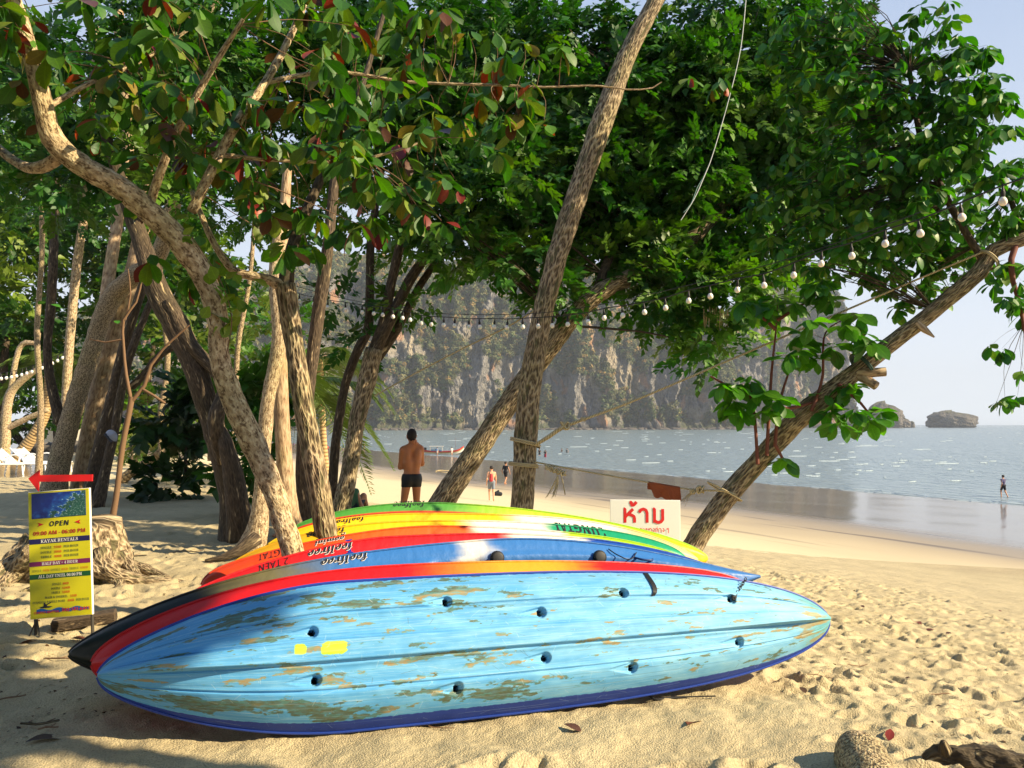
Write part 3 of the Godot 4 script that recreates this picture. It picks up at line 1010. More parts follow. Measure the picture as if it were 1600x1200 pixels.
func kayaks():
	M.plastic = vmat(0.48)
	var pb := nbytes(noise(0.02, 4, 106), 256, 256)
	M.plastic.heightmap_enabled = true
	M.plastic.heightmap_texture = grey_tex(256, 256, pb)
	M.plastic.heightmap_scale = 0.35
	M.plastic.uv1_triplanar = true
	M.plastic.uv1_scale = Vector3(2, 2, 2)
	M.plastic_dark = mat(rgb8(52, 44, 40), 0.6)
	M.seam = mat(rgb8(26, 60, 150), 0.5)
	M.ink = mat(rgb8(18, 20, 26), 0.6)
	M.ink_white = mat(rgb8(226, 220, 214), 0.6)
	M.navy_ink = mat(rgb8(26, 36, 140), 0.6)
	# the front one, hull towards the camera
	var f := Boat.new()
	f.deep = 0.185
	f.form(0.384, -0.432, 1.869, 3.145, 0.536)
	f.stem = 0.114
	var lean := 0.388
	var front := kayak("kayak", "scuffed light blue kayak at the front of the stack, hull outward with scupper holes", f, null, 155.0, 1307.0, 4.65, lean, 0.026, true, -0.005)
	var hl := f.length * 0.5
	f.holes = []
	for q in [[697, 940], [845, 957], [974, 926], [1143, 936], [487, 988], [492, 1063], [714, 1075], [852, 1028], [988, 1043], [1155, 1003]]:
		var hit := hull_hit(front, f, q[0], q[1])
		f.holes.append([hit.x, hit.z])
	var hm := MB.new()
	var nu := 900
	var nv := 221
	for a in nu:
		var u := ends_fine(float(a) / (nu - 1))
		for b in nv:
			var t := float(b) / (nv - 1) * 2.0 - 1.0
			var v := lerpf(t, sin(t * PI * 0.5), 0.6)
			var p := f.hull(u, v)
			p.y -= 0.0022 * wobble.get_noise_2d(p.x * 2.5, p.z * 4.0) + 0.001 * lump.get_noise_2d(p.x * 9.0, p.z * 14.0)
			hm.add(p, Vector2(u * 0.5 + 0.5, 0.5 - v * 0.5))
	hm.grid(0, nu, nv)
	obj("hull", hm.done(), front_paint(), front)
	M.chain_from = front.transform * (hull_hit(front, f, 1145, 934) + Vector3(0, -0.012, 0))
	M.chain_to = front.transform * (hull_hit(front, f, 1163, 911) + Vector3(0, -0.02, 0.02))
	var dm := MB.new()
	for a in 90:
		var u := ends_fine(a / 89.0)
		for b in 33: dm.add(f.deck(u, sin((b / 32.0 - 0.5) * PI)))
	dm.grid(0, 90, 33)
	obj("deck", dm.done(false, true), mat(rgb8(24, 58, 148), 0.45), front)
	for h in f.holes:                                     # the dark tube through each hole
		var p := f.hull(h[0] / hl, h[1] / f.half(h[0] / hl))
		var base := Vector3(h[0], f.edge(h[0] / hl) - 0.08, h[1])
		var ring := MB.new()
		var top := Vector3(h[0], p.y - 0.106, h[1])
		tube(ring, [[top, 0.0168], [Vector3(h[0], p.y + 0.02, h[1]), 0.0168]], 18, 0.0, 1.0, 1.0, 1.0, false)
		tube(ring, [[Vector3(h[0], p.y - 0.03, h[1]), 0.017], [Vector3(h[0], p.y - 0.029, h[1]), 0.002]], 18)
		obj("scupper_tube", ring.done(), mat(rgb8(14, 26, 52), 0.7), front)
	# black strap that hangs over the upper edge
	var sp := MB.new()
	for k in 12:
		var t := k / 11.0
		var v := lerpf(0.985, 0.50, t)
		var u := 0.392 - 0.028 * t * t - 0.006 * sin(t * 5.0)
		for e in [-1.0, 1.0]:
			var p := f.hull(u + e * 0.0075 * (1.0 - 0.25 * t), v)
			sp.add(p + Vector3(0, -0.006 - 0.006 * sin(t * PI), 0))
	sp.grid(0, 12, 2)
	var strap := obj("strap", sp.done(), M.black, front)
	# the rest stand behind it, deck towards the camera, tops stepping back
	var red := lin(206, 24, 30)
	var orange := lin(226, 92, 24)
	var amber := lin(240, 160, 40)
	var blue := lin(52, 112, 182)
	var deep_blue := lin(26, 76, 170)
	var white := lin(222, 218, 208)
	var yellow := lin(226, 184, 12)
	var lime := lin(164, 206, 30)
	var green := lin(18, 148, 106)
	var cream := lin(206, 190, 130)
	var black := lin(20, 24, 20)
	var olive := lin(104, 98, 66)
	var mixer := func(u: float, stops: Array) -> Color:
		var c: Color = stops[0][1]
		for q in stops:
			c = c.lerp(q[1], smoothstep(q[0] - q[2], q[0] + q[2], u))
		return c
	var b2 := Boat.new(); b2.deep = 0.15; b2.form(0.381, -0.264, 2.315, 1.465, 0.45); b2.stem = 0.139
	kayak("kayak", "red kayak with an amber middle, pressed against the light blue one", b2,
		func(u, v, d): return mixer.call(u, [[-2.0, red, 0.1], [-0.02, amber, 0.16], [0.36, red, 0.10]]), 146.0, 1190.0, 4.97, 0.28, 0.031, true, 0.029)
	var b3 := Boat.new(); b3.form(0.441, 0.065, 2.644, 2.021, 1.164); b3.stem = 0.05
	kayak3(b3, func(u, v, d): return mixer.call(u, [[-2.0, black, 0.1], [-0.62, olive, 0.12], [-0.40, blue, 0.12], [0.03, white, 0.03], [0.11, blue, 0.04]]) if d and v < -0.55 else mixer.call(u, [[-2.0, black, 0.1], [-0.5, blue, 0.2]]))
	var b4 := Boat.new(); b4.form(0.41, -0.302, 1.6, 2.627, 0.842)
	var k4 := kayak("kayak", "red kayak with white middle and italic lettering, third behind the front hull", b4,
		func(u, v, d): return mixer.call(u, [[-2.0, red, 0.1], [0.16, white, 0.05], [0.46, deep_blue, 0.03]]), 290.4, 1111.5, 5.66, 0.30, 0.053, false, 0.011)
	var b5 := Boat.new(); b5.form(0.41, -0.152, 1.6, 1.802, 0.5)
	var k5 := kayak("kayak", "orange kayak fading to white and lime green at its far end", b5,
		func(u, v, d): return mixer.call(u, [[-2.0, lin(206, 62, 20), 0.1], [-0.5, orange, 0.2], [0.04, white, 0.04], [0.44, lime, 0.02]]), 321.2, 1065.3, 6.36, 0.26, 0.011, false, -0.021)
	var b6 := Boat.new(); b6.form(0.41, -0.234, 2.23, 2.198, 0.56)
	var k6 := kayak("kayak", "yellow kayak with white middle and green right half, dark block lettering", b6,
		func(u, v, d): return mixer.call(u, [[-2.0, lin(196, 150, 14), 0.1], [-0.6, yellow, 0.2], [-0.02, white, 0.07], [0.36, green, 0.03]]), 355.1, 1058.6, 6.80, 0.24, 0.003, false, -0.014)
	var b7 := Boat.new(); b7.form(0.41, -0.127, 2.967, 2.915, 0.798)
	var k7 := kayak("kayak", "yellow kayak with white middle and a sandy cream end", b7,
		func(u, v, d): return mixer.call(u, [[-2.0, yellow, 0.1], [0.10, white, 0.08], [0.62, cream, 0.1]]), 406.1, 1076.1, 7.36, 0.2, -0.012, false, -0.049)
	var b8 := Boat.new(); b8.form(0.41, -0.22, 2.243, 1.993, 0.629)
	var k8 := kayak("kayak", "green and lime kayak with an orange deck, last of the stack by the trunks", b8,
		func(u, v, d): return mixer.call(u, [[-2.0, lin(70, 142, 52), 0.1], [-0.15, lime, 0.2]]) if (v < -0.80 or not d) else mixer.call(u, [[-2.0, lin(196, 46, 20), 0.1], [0.1, orange, 0.2], [0.4, yellow, 0.1]]), 446.6, 1091.6, 7.84, 0.17, 0.016, false, -0.086)
	outlined(k4, b4, "feelfree", 519.0, 0.94, 0.074)
	flank_text(k4, b4, "I", 548.0, 0.93, 0.13, M.navy_ink, "Droid Serif", 0.0)
	flank_text(k4, b4, "2 TAEN", 431.0, 0.90, 0.06, M.ink, "Droid Sans", 0.0, 0.004, 400)
	outlined(k5, b5, "gemini", 518.0, 0.965, 0.062)
	flank_text(k5, b5, "LUNGTAI", 440.0, 0.9, 0.07, M.ink, "Droid Sans", 0.0, 0.004, 400)
	flank_text(k6, b6, "feelfree", 512.0, 0.96, 0.075, M.ink)
	flank_text(k6, b6, "LUNGTAI", 906.0, 0.95, 0.105, M.ink, "Droid Sans", 0.0)
	flank_text(k7, b7, "feelfree", 546.0, 0.97, 0.07, M.ink)
	flank_text(k8, b8, "feelfree", 640.0, 0.985, 0.075, M.ink)

func kayak3(b: Boat, paint: Callable):
	b.wells = [[-0.26, 0.17, 0.6, 0.15], [0.18, 0.16, 0.62, 0.15], [0.56, 0.1, 0.42, 0.09], [0.02, 0.085, 0.86, 0.03]]
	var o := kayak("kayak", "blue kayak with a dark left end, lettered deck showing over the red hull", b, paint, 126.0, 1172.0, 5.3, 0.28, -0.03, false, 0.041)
	outlined(o, b, "feelfree", 541.0, 0.955, 0.074)
	# deck fittings: a carry handle, dark hatch plugs, a shock cord and its cleat
	for u in [0.135, 0.46]:
		var mb := MB.new()
		var p := b.deck(u, -0.70)
		tube(mb, [[p, 0.05], [p + Vector3(0, 0.018, 0), 0.046], [p + Vector3(0, 0.024, 0), 0.03]], 16)
		obj("hatch_plug", mb.done(), M.black, o)
	var cord := []
	for k in 14:
		var t := k / 13.0
		cord.append([b.deck(0.50 + 0.09 * t, -0.90 + 0.22 * sin(t * PI)) + Vector3(0, 0.012 + 0.02 * sin(t * PI), 0), 0.004])
	obj("shock_cord", tube_mesh(cord, 6), M.black, o)
	var hb := MB.new()
	tube(hb, smooth_path([[b.deck(0.575, -0.76), 0.007], [b.deck(0.59, -0.70) + Vector3(0, 0.035, 0), 0.008], [b.deck(0.62, -0.70) + Vector3(0, 0.035, 0), 0.008], [b.deck(0.635, -0.76), 0.007]], 0.01), 8)
	obj("carry_handle", hb.done(), mat(rgb8(30, 62, 120), 0.5), o)


# ---------------------------------------------------------------- trees
func leaf_mesh(w: float, curl: float, fold: float, fine: bool) -> ArrayMesh:   # along +x from its stalk, face up
	var mb := MB.new()
	var xs := [0.0, 0.14, 0.32, 0.52, 0.72, 0.88, 1.0] if fine else [0.0, 0.3, 0.68, 1.0]
	for x in xs:
		var hw: float = w * pow(sin(pow(x, 1.25) * PI), 0.75) * (0.75 + 0.35 * x)
		if x == 0.0: hw = 0.012
		if x == 1.0: hw = 0.0
		var y: float = -curl * x * x
		mb.add(Vector3(x, y + fold * hw, -hw), Vector2(x, 0.0))
		mb.add(Vector3(x, y, 0), Vector2(x, 0.5))
		mb.add(Vector3(x, y + fold * hw * 0.8, hw), Vector2(x, 1.0))
	mb.grid(0, xs.size(), 3)
	return mb.done(false, true)

func twig_mesh(n: int, len_: float, leaf: float, seed_: int, w := 0.3) -> ArrayMesh:    # a spray of small leaves on a thin stalk
	var r := RandomNumberGenerator.new()
	r.seed = seed_
	var mb := MB.new()
	tube(mb, [[Vector3.ZERO, 0.004], [Vector3(len_ * 0.5, 0.02, 0), 0.003], [Vector3(len_, -0.02, 0), 0.0015]], 3)
	for k in mb.c.size(): mb.c[k] = Color(0.8, 0.6, 0.4)
	for k in n:
		var t := (k + 0.5) / n
		var at := Vector3(len_ * t, 0.02 * sin(t * PI), 0)
		var dir := Vector3(0.5 + 0.6 * t * t, r.randf_range(-0.35, 0.45), (1.0 if k % 2 == 0 else -1.0) * r.randf_range(0.4, 1.0)).normalized()
		var side := dir.cross(Vector3(r.randf_range(-0.5, 0.5), 1, r.randf_range(-0.5, 0.5))).normalized()
		var up := side.cross(dir)
		var l := leaf * r.randf_range(0.7, 1.2)
		var col := Color.WHITE * r.randf_range(0.75, 1.15)
		var a := mb.add(at, Vector2(0, 0.5), col)
		var b := mb.add(at + dir * l * 0.45 + side * l * w + up * l * 0.06, Vector2(0.45, 1.0), col)
		var c := mb.add(at + dir * l - up * l * 0.12, Vector2(1, 0.5), col)
		var d := mb.add(at + dir * l * 0.45 - side * l * w + up * l * 0.06, Vector2(0.45, 0.0), col)
		var m := mb.add(at + dir * l * 0.5, Vector2(0.5, 0.5), col)
		mb.tri(a, b, m); mb.tri(b, c, m); mb.tri(c, d, m); mb.tri(d, a, m)
	return mb.done(true)

func big_leaf_places(tips: Array, n0: int, n1: int, size0: float, size1: float, droop0: float, droop1: float) -> Array:
	var out := []
	for tip in tips:
		var n := rng.randi_range(n0, n1)
		var spin := rr(0, TAU)
		for k in n:
			var an := spin + TAU * k / n + rr(-0.4, 0.4)
			var dr := rr(droop0, droop1)
			var dir := Vector3(cos(an) * cos(dr), -sin(dr), sin(an) * cos(dr))
			var up := Vector3(rr(-0.7, 0.7), 1, rr(-0.7, 0.7))
			var side := dir.cross(up).normalized()
			up = side.cross(dir)
			var l := rr(size0, size1)
			var at: Vector3 = tip + Vector3(rr(-0.03, 0.03), rr(-0.04, 0.02), rr(-0.03, 0.03)) + dir * 0.02
			out.append(Transform3D(Basis(dir * l, up * l, side * l), at))
	return out

func in_frame(p: Vector3) -> bool:
	var d := -p.z
	if d < 0.5: return false
	return absf(p.x / d) < 0.64 and absf((p.y - 1.6) / d - 0.05) < 0.5

func add_leaves(o: Node3D, places: Array, meshes: Array, palette: Array, most: int):   # the largest in view one by one, the rest as one mass
	var keyed := []
	for t in places:
		keyed.append([(t.basis.x.length() / t.origin.distance_to(EYE)) if in_frame(t.origin) else 0.0, t])
	keyed.sort_custom(func(a, b): return a[0] > b[0])
	var mats := []
	for c in palette: mats.append(leaf_mat(c[0], rr(0.38, 0.55), c[2]))
	var total := 0.0
	for c in palette: total += c[1]
	var inv := o.global_transform.affine_inverse()
	var rest := []
	var tints := []
	for k in keyed.size():
		var pick := rng.randf() * total
		var q := 0
		while q < palette.size() - 1 and pick > palette[q][1]:
			pick -= palette[q][1]
			q += 1
		if k < most and keyed[k][0] > 0.0:
			obj("leaf", meshes[rng.randi() % meshes.size()], mats[q], o, inv * keyed[k][1])
		else:
			rest.append(inv * keyed[k][1])
			tints.append(palette[q][0].srgb_to_linear() * rr(0.8, 1.2))
	if rest.size() > 0: scatter("leaves", meshes[0], M.foliage, rest, tints, o)

func blob_size(e: Array) -> float:
	return e[1].x * e[1].y * 8.0 if e[0] is Vector3 else e[3] * e[4] / 10000.0 * maxf(1.0, e[5])

func blob_point(e: Array) -> Vector3:                    # a point inside an ellipsoid given as [x, y, distance, rx, ry in pixels, depth radius]
	while true:
		var q := Vector3(rr(-1, 1), rr(-1, 1), rr(-1, 1))
		if q.length_squared() > 1.0: continue
		if rng.randf() > 0.25 + q.length_squared(): continue
		if e[0] is Vector3: return e[0] + q * e[1]
		var c := px(e[0], e[1], e[2])
		return c + Vector3(q.x * e[3] / FOCAL * e[2], q.y * e[4] / FOCAL * e[2], q.z * e[5])
	return Vector3.ZERO

func crown(o: Node3D, blobs: Array, clumps_per: float, twigs: int, spread: float, meshes: Array, palette: Array, hang := 0.25, called := "foliage"):
	# sprays gathered in clumps, so that light and sky find gaps between them
	var inv := o.global_transform.affine_inverse()
	var lists := []
	var tints := []
	for m in meshes: lists.append([]); tints.append([])
	for e in blobs:
		var n := int(clumps_per * blob_size(e))
		for k in n:
			var c := blob_point(e)
			var tone := rr(0.75, 1.25)
			var col: Color = palette[rng.randi() % palette.size()].srgb_to_linear() * tone
			for j in twigs:
				var dir := Vector3(rr(-1, 1), rr(-0.8, 1), rr(-1, 1)).normalized()
				var at := c + dir * spread * pow(rng.randf(), 0.5) * Vector3(1.2, 0.7, 1.2)
				dir = (dir + Vector3(rr(-0.5, 0.5), -hang + rr(-0.4, 0.4), rr(-0.5, 0.5))).normalized()
				var side := dir.cross(Vector3(rr(-1.1, 1.1), 1, rr(-1.1, 1.1))).normalized()
				var up := side.cross(dir)
				var s := rr(0.75, 1.3)
				var w := rng.randi() % meshes.size()
				lists[w].append(inv * Transform3D(Basis(dir * s, up * s, side * s), at))
				tints[w].append(col * rr(0.8, 1.2))
	for w in meshes.size(): scatter(called, meshes[w], M.foliage, lists[w], tints[w], o)

func trunk(o: Node3D, called: String, list: Array, m: Material, sides := 14, rough := 0.10, freq := 7.0) -> Array:
	var p := smooth_path(pix_path(list), 0.06 if list[0][2] < 8.0 else 0.12)
	var r: float = p[0][1]
	for q in p: q[0] -= o.position
	var wrap := maxf(1.0, roundf(TAU * r / 0.35))
	obj(called, tube_mesh(p, sides, rough, freq, wrap, 1.1), m, o)
	return p

func tree(called: String, label: String, base: Vector3, group := "") -> Node3D:
	return thing(called, label, "tree", base, group)

func twigs_to(o: Node3D, from: Array, tips: Array, m: Material, r0: float, sag := 0.0, called := "branch"):
	# a thin bough from the nearest given point to every tip, all of one tree's in one part when they are too small to pick apart
	var mb := MB.new()
	for tip in tips:
		var best: Vector3 = from[0]
		var bd := 1e9
		for f in from:
			var d: float = f.distance_squared_to(tip) + (4.0 if f.y > tip.y + 0.5 else 0.0)
			if d < bd: bd = d; best = f
		var l := best.distance_to(tip)
		var mid := best.lerp(tip, 0.5) + Vector3(rr(-0.1, 0.1), rr(0.0, 0.12) - sag, rr(-0.1, 0.1)) * l
		var r := r0 * clampf(l, 0.4, 2.0)
		tube(mb, smooth_path([[best - o.position, r], [mid - o.position, r * 0.7], [tip - o.position, r * 0.3]], l / 7.0), 5)
	var b := obj(called, mb.done(), m, o)
	b.set_meta("kind", "stuff")

func points_of(lists: Array, step: int, o: Node3D) -> Array:
	var out := []
	for l in lists:
		for k in range(0, l.size(), step): out.append(l[k][0] + o.position)
	return out

const GREENS := [Color(0.28, 0.51, 0.12), Color(0.35, 0.58, 0.14), Color(0.23, 0.46, 0.14), Color(0.45, 0.63, 0.17)]

func trees():
	M.big_leaves = [leaf_mesh(0.30, 0.22, 0.25, true), leaf_mesh(0.27, 0.38, 0.15, true), leaf_mesh(0.32, 0.10, 0.35, true)]
	M.small_twigs = [twig_mesh(12, 0.34, 0.13, 1), twig_mesh(10, 0.28, 0.14, 2), twig_mesh(14, 0.40, 0.12, 3)]
	var almond := [[rgb8(80, 138, 42), 5.0, 1.0], [rgb8(108, 158, 46), 5.0, 1.1], [rgb8(64, 116, 46), 4.0, 0.9], [rgb8(140, 162, 50), 3.0, 1.1], [rgb8(164, 140, 42), 1.2, 0.8], [rgb8(150, 42, 26), 0.8, 0.6], [rgb8(110, 66, 36), 0.7, 0.5], [rgb8(194, 80, 34), 0.4, 0.7]]
	var green_almond := [[rgb8(72, 140, 38), 4.0, 0.9], [rgb8(96, 164, 44), 4.0, 1.0], [rgb8(60, 120, 38), 3.0, 0.8], [rgb8(134, 174, 56), 1.6, 1.0]]

	# the leaning almond in front, its foot between the kayaks
	var o := tree("almond_tree", "leaning pale barked almond tree growing out of the kayak stack, red and green leaves", on_beach(505, 1012))
	var l1 := trunk(o, "trunk", [[500, 1030, 5.5, 52], [478, 925, 5.5, 44], [458, 866, 5.5, 41], [432, 780, 5.5, 41], [394, 690, 5.5, 45], [362, 620, 5.5, 41], [344, 560, 5.5, 38], [340, 500, 5.5, 37], [322, 440, 5.5, 40], [275, 372, 5.4, 44], [200, 302, 5.3, 43], [125, 256, 5.2, 41], [82, 215, 5.1, 40], [62, 140, 5.0, 32], [45, 75, 5.0, 29], [15, -20, 4.9, 25], [-30, -150, 4.8, 20]], M.bark_pale, 20, 0.16, 9.0)
	var l2 := trunk(o, "branch", [[100, 240, 5.15, 26], [60, 262, 5.3, 22], [20, 250, 5.5, 18], [-60, 180, 5.9, 14]], M.bark_pale, 10)
	var tips := []
	for e in [[150, 90, 5.6, 190, 130, 0.9], [420, 120, 5.9, 250, 150, 1.0], [640, 150, 6.3, 200, 150, 1.0], [470, 290, 5.9, 150, 95, 0.6], [310, 230, 5.6, 150, 110, 0.7], [740, 120, 6.5, 110, 110, 0.7], [60, 30, 5.0, 120, 90, 0.6], [600, 300, 6.2, 110, 60, 0.5]]:
		for k in int(e[3] * e[4] / 720.0): tips.append(blob_point(e))
	for q in [[352, 430], [300, 430], [230, 400], [495, 335], [560, 350], [690, 345], [820, 150], [850, 190], [880, 70]]: tips.append(px(q[0], q[1], rr(5.4, 6.2)))
	# the boughs that carry them
	var bough := []
	for q in [[[300, 330, 5.45, 20], [360, 210, 5.6, 18], [420, 120, 5.8, 15], [470, 20, 6.0, 12], [520, -120, 6.2, 9]], [[230, 330, 5.4, 18], [270, 220, 5.3, 15], [330, 110, 5.2, 12], [380, 30, 5.1, 8]], [[410, 130, 5.8, 10], [520, 112, 6.1, 8], [640, 128, 6.3, 6], [780, 133, 6.4, 5], [850, 136, 6.45, 4], [930, 134, 6.5, 3.5], [985, 140, 6.55, 3], [1020, 137, 6.6, 2.5], [1034, 128, 6.6, 2]], [[330, 240, 5.6, 10], [430, 250, 5.8, 8], [560, 250, 6.1, 6], [680, 215, 6.3, 4]], [[70, 170, 5.1, 12], [140, 130, 5.3, 9], [230, 90, 5.6, 7], [330, 20, 5.8, 5]]]:
		bough.append(trunk(o, "branch", q, M.bark_pale, 9))
	twigs_to(o, points_of(bough + [l1], 3, o), tips, M.bark_twig, 0.006, 0.03)
	var places := big_leaf_places(tips, 5, 8, 0.11, 0.21, 0.15, 1.3)
	var sprig := [px(1075, 118, 6.6), px(1130, 120, 6.6), px(1112, 130, 6.6)]
	places.append_array(big_leaf_places(sprig, 5, 6, 0.10, 0.16, 0.3, 1.3))
	add_leaves(o, places, M.big_leaves, almond, 300)
	# bright heart-shaped creeper leaves low on its trunk
	var creep := []
	for k in 46:
		var q: Array = [[345, 455, 24, 50], [365, 480, 22, 40], [290, 345, 20, 26], [380, 440, 14, 30]][k % 4]
		creep.append(px(q[0] + rr(-1, 1) * q[2], q[1] + rr(-1, 1) * q[3], 5.35 + rr(-0.1, 0.15)))
	var vine := thing("creeper", "bright green creeper with heart shaped leaves climbing the leaning pale trunk", "creeper", px(345, 560, 5.35))
	var stem := smooth_path([[px(352, 560, 5.33) - vine.position, 0.004], [px(362, 500, 5.36) - vine.position, 0.004], [px(345, 440, 5.36) - vine.position, 0.003], [px(300, 370, 5.3) - vine.position, 0.003]], 0.05)
	obj("stem", tube_mesh(stem, 5), M.bark_twig, vine)
	add_leaves(vine, big_leaf_places(creep, 1, 1, 0.07, 0.11, 0.2, 1.0), [leaf_mesh(0.42, 0.15, 0.2, true)], [[rgb8(126, 168, 36), 1.0, 0.8], [rgb8(150, 182, 50), 1.0, 0.8], [rgb8(90, 140, 36), 1.0, 0.7]], 60)

	# second trunk in the stack, forked at head height
	o = tree("almond_tree", "slim straight trunk standing between the yellow kayaks, forked above", on_beach(524, 975))
	var a1 := trunk(o, "trunk", [[530, 985, 6.5, 48], [508, 825, 6.5, 42], [490, 720, 6.5, 40], [474, 630, 6.5, 38], [460, 540, 6.5, 36], [446, 445, 6.5, 38]], M.bark_brown, 16, 0.10)
	var a2 := trunk(o, "branch", [[449, 452, 6.5, 26], [420, 437, 6.45, 19], [388, 430, 6.4, 17], [362, 420, 6.4, 15], [330, 372, 6.4, 12], [300, 300, 6.5, 9]], M.bark_pale, 10)
	var a3 := trunk(o, "branch", [[446, 455, 6.5, 30], [452, 405, 6.55, 24], [470, 350, 6.7, 20], [510, 260, 6.9, 16], [560, 150, 7.2, 12], [600, 20, 7.5, 8]], M.bark_dim, 10)
	var t2 := []
	for e in [[480, 300, 6.8, 150, 100, 0.6], [420, 360, 6.5, 110, 60, 0.5], [560, 160, 7.3, 160, 120, 0.8]]:
		for k in int(e[3] * e[4] / 1500.0): t2.append(blob_point(e))
	twigs_to(o, points_of([a2, a3], 3, o), t2, M.bark_twig, 0.006)
	add_leaves(o, big_leaf_places(t2, 4, 8, 0.14, 0.24, 0.2, 1.3), M.big_leaves, almond, 120)

	# the tall leaning trunk in the middle
	o = tree("beach_tree", "tall trunk in the middle with ropes tied round it, leaning to the right", on_beach(815, 870))
	var b1 := trunk(o, "trunk", [[808, 900, 10.4, 50], [815, 800, 10.4, 42], [819, 740, 10.4, 42], [822, 680, 10.4, 44], [829, 600, 10.4, 41], [848, 490, 10.4, 38], [880, 370, 10.4, 40], [915, 265, 10.4, 40], [950, 165, 10.4, 42], [985, 75, 10.4, 34], [1030, -10, 10.4, 30], [1090, -140, 10.4, 24]], M.bark_brown, 18, 0.09)
	# the one that crosses behind it
	var p := tree("beach_tree", "dark furrowed trunk leaning far over behind the roped one, wire round its foot", on_beach(690, 812))
	var c1 := trunk(p, "trunk", [[668, 830, 12.2, 56], [694, 780, 12.0, 47], [742, 708, 12.0, 41], [800, 622, 12.0, 38], [852, 552, 12.0, 37], [900, 490, 12.0, 36], [945, 452, 12.0, 33], [1010, 420, 12.2, 30], [1100, 355, 12.5, 26], [1160, 270, 12.8, 22], [1200, 160, 13.0, 16]], M.bark_brown, 18, 0.10)
	var c2 := trunk(p, "branch", [[930, 462, 12.0, 20], [960, 380, 12.3, 16], [1000, 280, 12.6, 12], [1010, 150, 13.0, 8]], M.bark_dim, 8)
	var wire := []
	for k in 26:
		var an := k * 0.62
		wire.append([px(700, 778 + 2 * sin(k * 1.7), 12.0) + Vector3(cos(an) * 0.34, 0.03 * sin(k * 0.9), sin(an) * 0.30), 0.008])
	obj("wire_loop", tube_mesh(smooth_path(wire, 0.06), 5), M.rope, p)
	var main := [[760, 330, 12.2, 120, 110, 0.96], [900, 330, 12.8, 130, 150, 0.96], [1000, 250, 13.0, 170, 190, 1.08], [1120, 180, 13.4, 170, 200, 1.08], [1230, 130, 13.6, 130, 170, 0.96], [1160, 340, 12.6, 120, 110, 0.78], [1010, 430, 12.4, 110, 60, 0.6], [1115, 445, 11.9, 70, 66, 0.42], [860, 130, 13.2, 190, 150, 1.08], [700, 240, 12.9, 100, 120, 0.78], [1270, 260, 13.2, 90, 150, 0.72], [1110, 520, 11.8, 46, 40, 0.35], [720, 400, 12.0, 60, 30, 0.36], [870, 450, 12.4, 70, 30, 0.36]]
	var half_a := []
	var half_b := []
	for k in main.size(): (half_a if k % 2 == 0 else half_b).append(main[k])
	var tp := []
	for e in main:
		for k in int(e[3] * e[4] / 1400.0): tp.append(blob_point(e))
	twigs_to(p, points_of([c1, c2], 4, p), tp, M.bark_dim, 0.012)
	crown(p, half_a, 18.0, 24, 0.5, M.small_twigs, GREENS)
	crown(o, half_b, 18.0, 24, 0.5, M.small_twigs, GREENS)
	# dry hanging roots in the crown
	var dry := MB.new()
	for k in 26:
		var at := px(1120 + rr(-22, 22), 495 + rr(-18, 4), 11.6)
		tube(dry, [[at - p.position, 0.006], [at - p.position + Vector3(rr(-0.02, 0.02), -rr(0.1, 0.28), 0), 0.003]], 4)
	var dr := obj("dry_stalks", dry.done(), mat(rgb8(186, 160, 116), 0.9), p)
	dr.set_meta("kind", "stuff")

	# the leaning almond on the right
	o = tree("almond_tree", "rough trunk leaning out towards the sea, with bright green shoots and cut stubs", on_beach(1062, 935))
	var d1 := trunk(o, "trunk", [[1020, 960, 9.4, 46], [1074, 868, 9.4, 40], [1116, 802, 9.4, 38], [1182, 724, 9.4, 36], [1255, 648, 9.3, 40], [1340, 579, 9.2, 31], [1400, 531, 9.1, 29], [1460, 485, 9.0, 28], [1530, 425, 8.9, 30], [1552, 392, 8.9, 28], [1600, 373, 8.8, 26], [1700, 340, 8.8, 24]], M.bark_brown, 18, 0.13, 8.0)
	trunk(o, "cut_stub", [[1330, 585, 9.2, 18], [1352, 583, 9.1, 18], [1384, 581, 9.05, 17]], M.wood_cut, 12, 0.05)
	trunk(o, "cut_stub", [[1335, 583, 9.2, 20], [1352, 592, 9.1, 18], [1369, 603, 9.0, 17]], M.wood_cut, 12, 0.05)
	trunk(o, "cut_stub", [[1432, 505, 9.0, 16], [1446, 516, 8.95, 12], [1460, 527, 8.9, 3]], M.wood_cut, 8, 0.1)
	var d2 := trunk(o, "branch", [[1588, 380, 8.8, 12], [1580, 405, 8.75, 11], [1583, 440, 8.7, 9], [1592, 470, 8.7, 8], [1602, 520, 8.6, 6]], M.bark_red, 8)
	var d3 := trunk(o, "branch", [[1540, 412, 8.9, 14], [1490, 330, 9.0, 13], [1440, 220, 9.1, 11], [1420, 100, 9.2, 8]], M.bark_dim, 8)
	var d4 := trunk(o, "branch", [[1600, 373, 8.8, 12], [1570, 290, 9.0, 9], [1538, 248, 9.1, 4]], M.bark_dim, 8)
	var t4 := []
	for e in [[1330, 220, 9.4, 130, 190, 0.84], [1430, 140, 9.2, 120, 120, 0.7], [1470, 260, 8.8, 90, 90, 0.56], [1400, 380, 10.0, 90, 80, 0.56], [1300, 60, 9.6, 110, 90, 0.7], [1500, 120, 9.0, 70, 70, 0.42], [1330, 400, 10.0, 110, 40, 0.42], [1420, 445, 10.0, 70, 45, 0.35], [1500, 380, 10.0, 60, 60, 0.35], [1470, 330, 10.0, 90, 80, 0.42], [1530, 190, 8.6, 50, 80, 0.35], [1380, 300, 8.9, 110, 110, 0.56], [1250, 330, 10.0, 80, 100, 0.56]]:
		for k in int(e[3] * e[4] / 150.0): t4.append(blob_point(e))
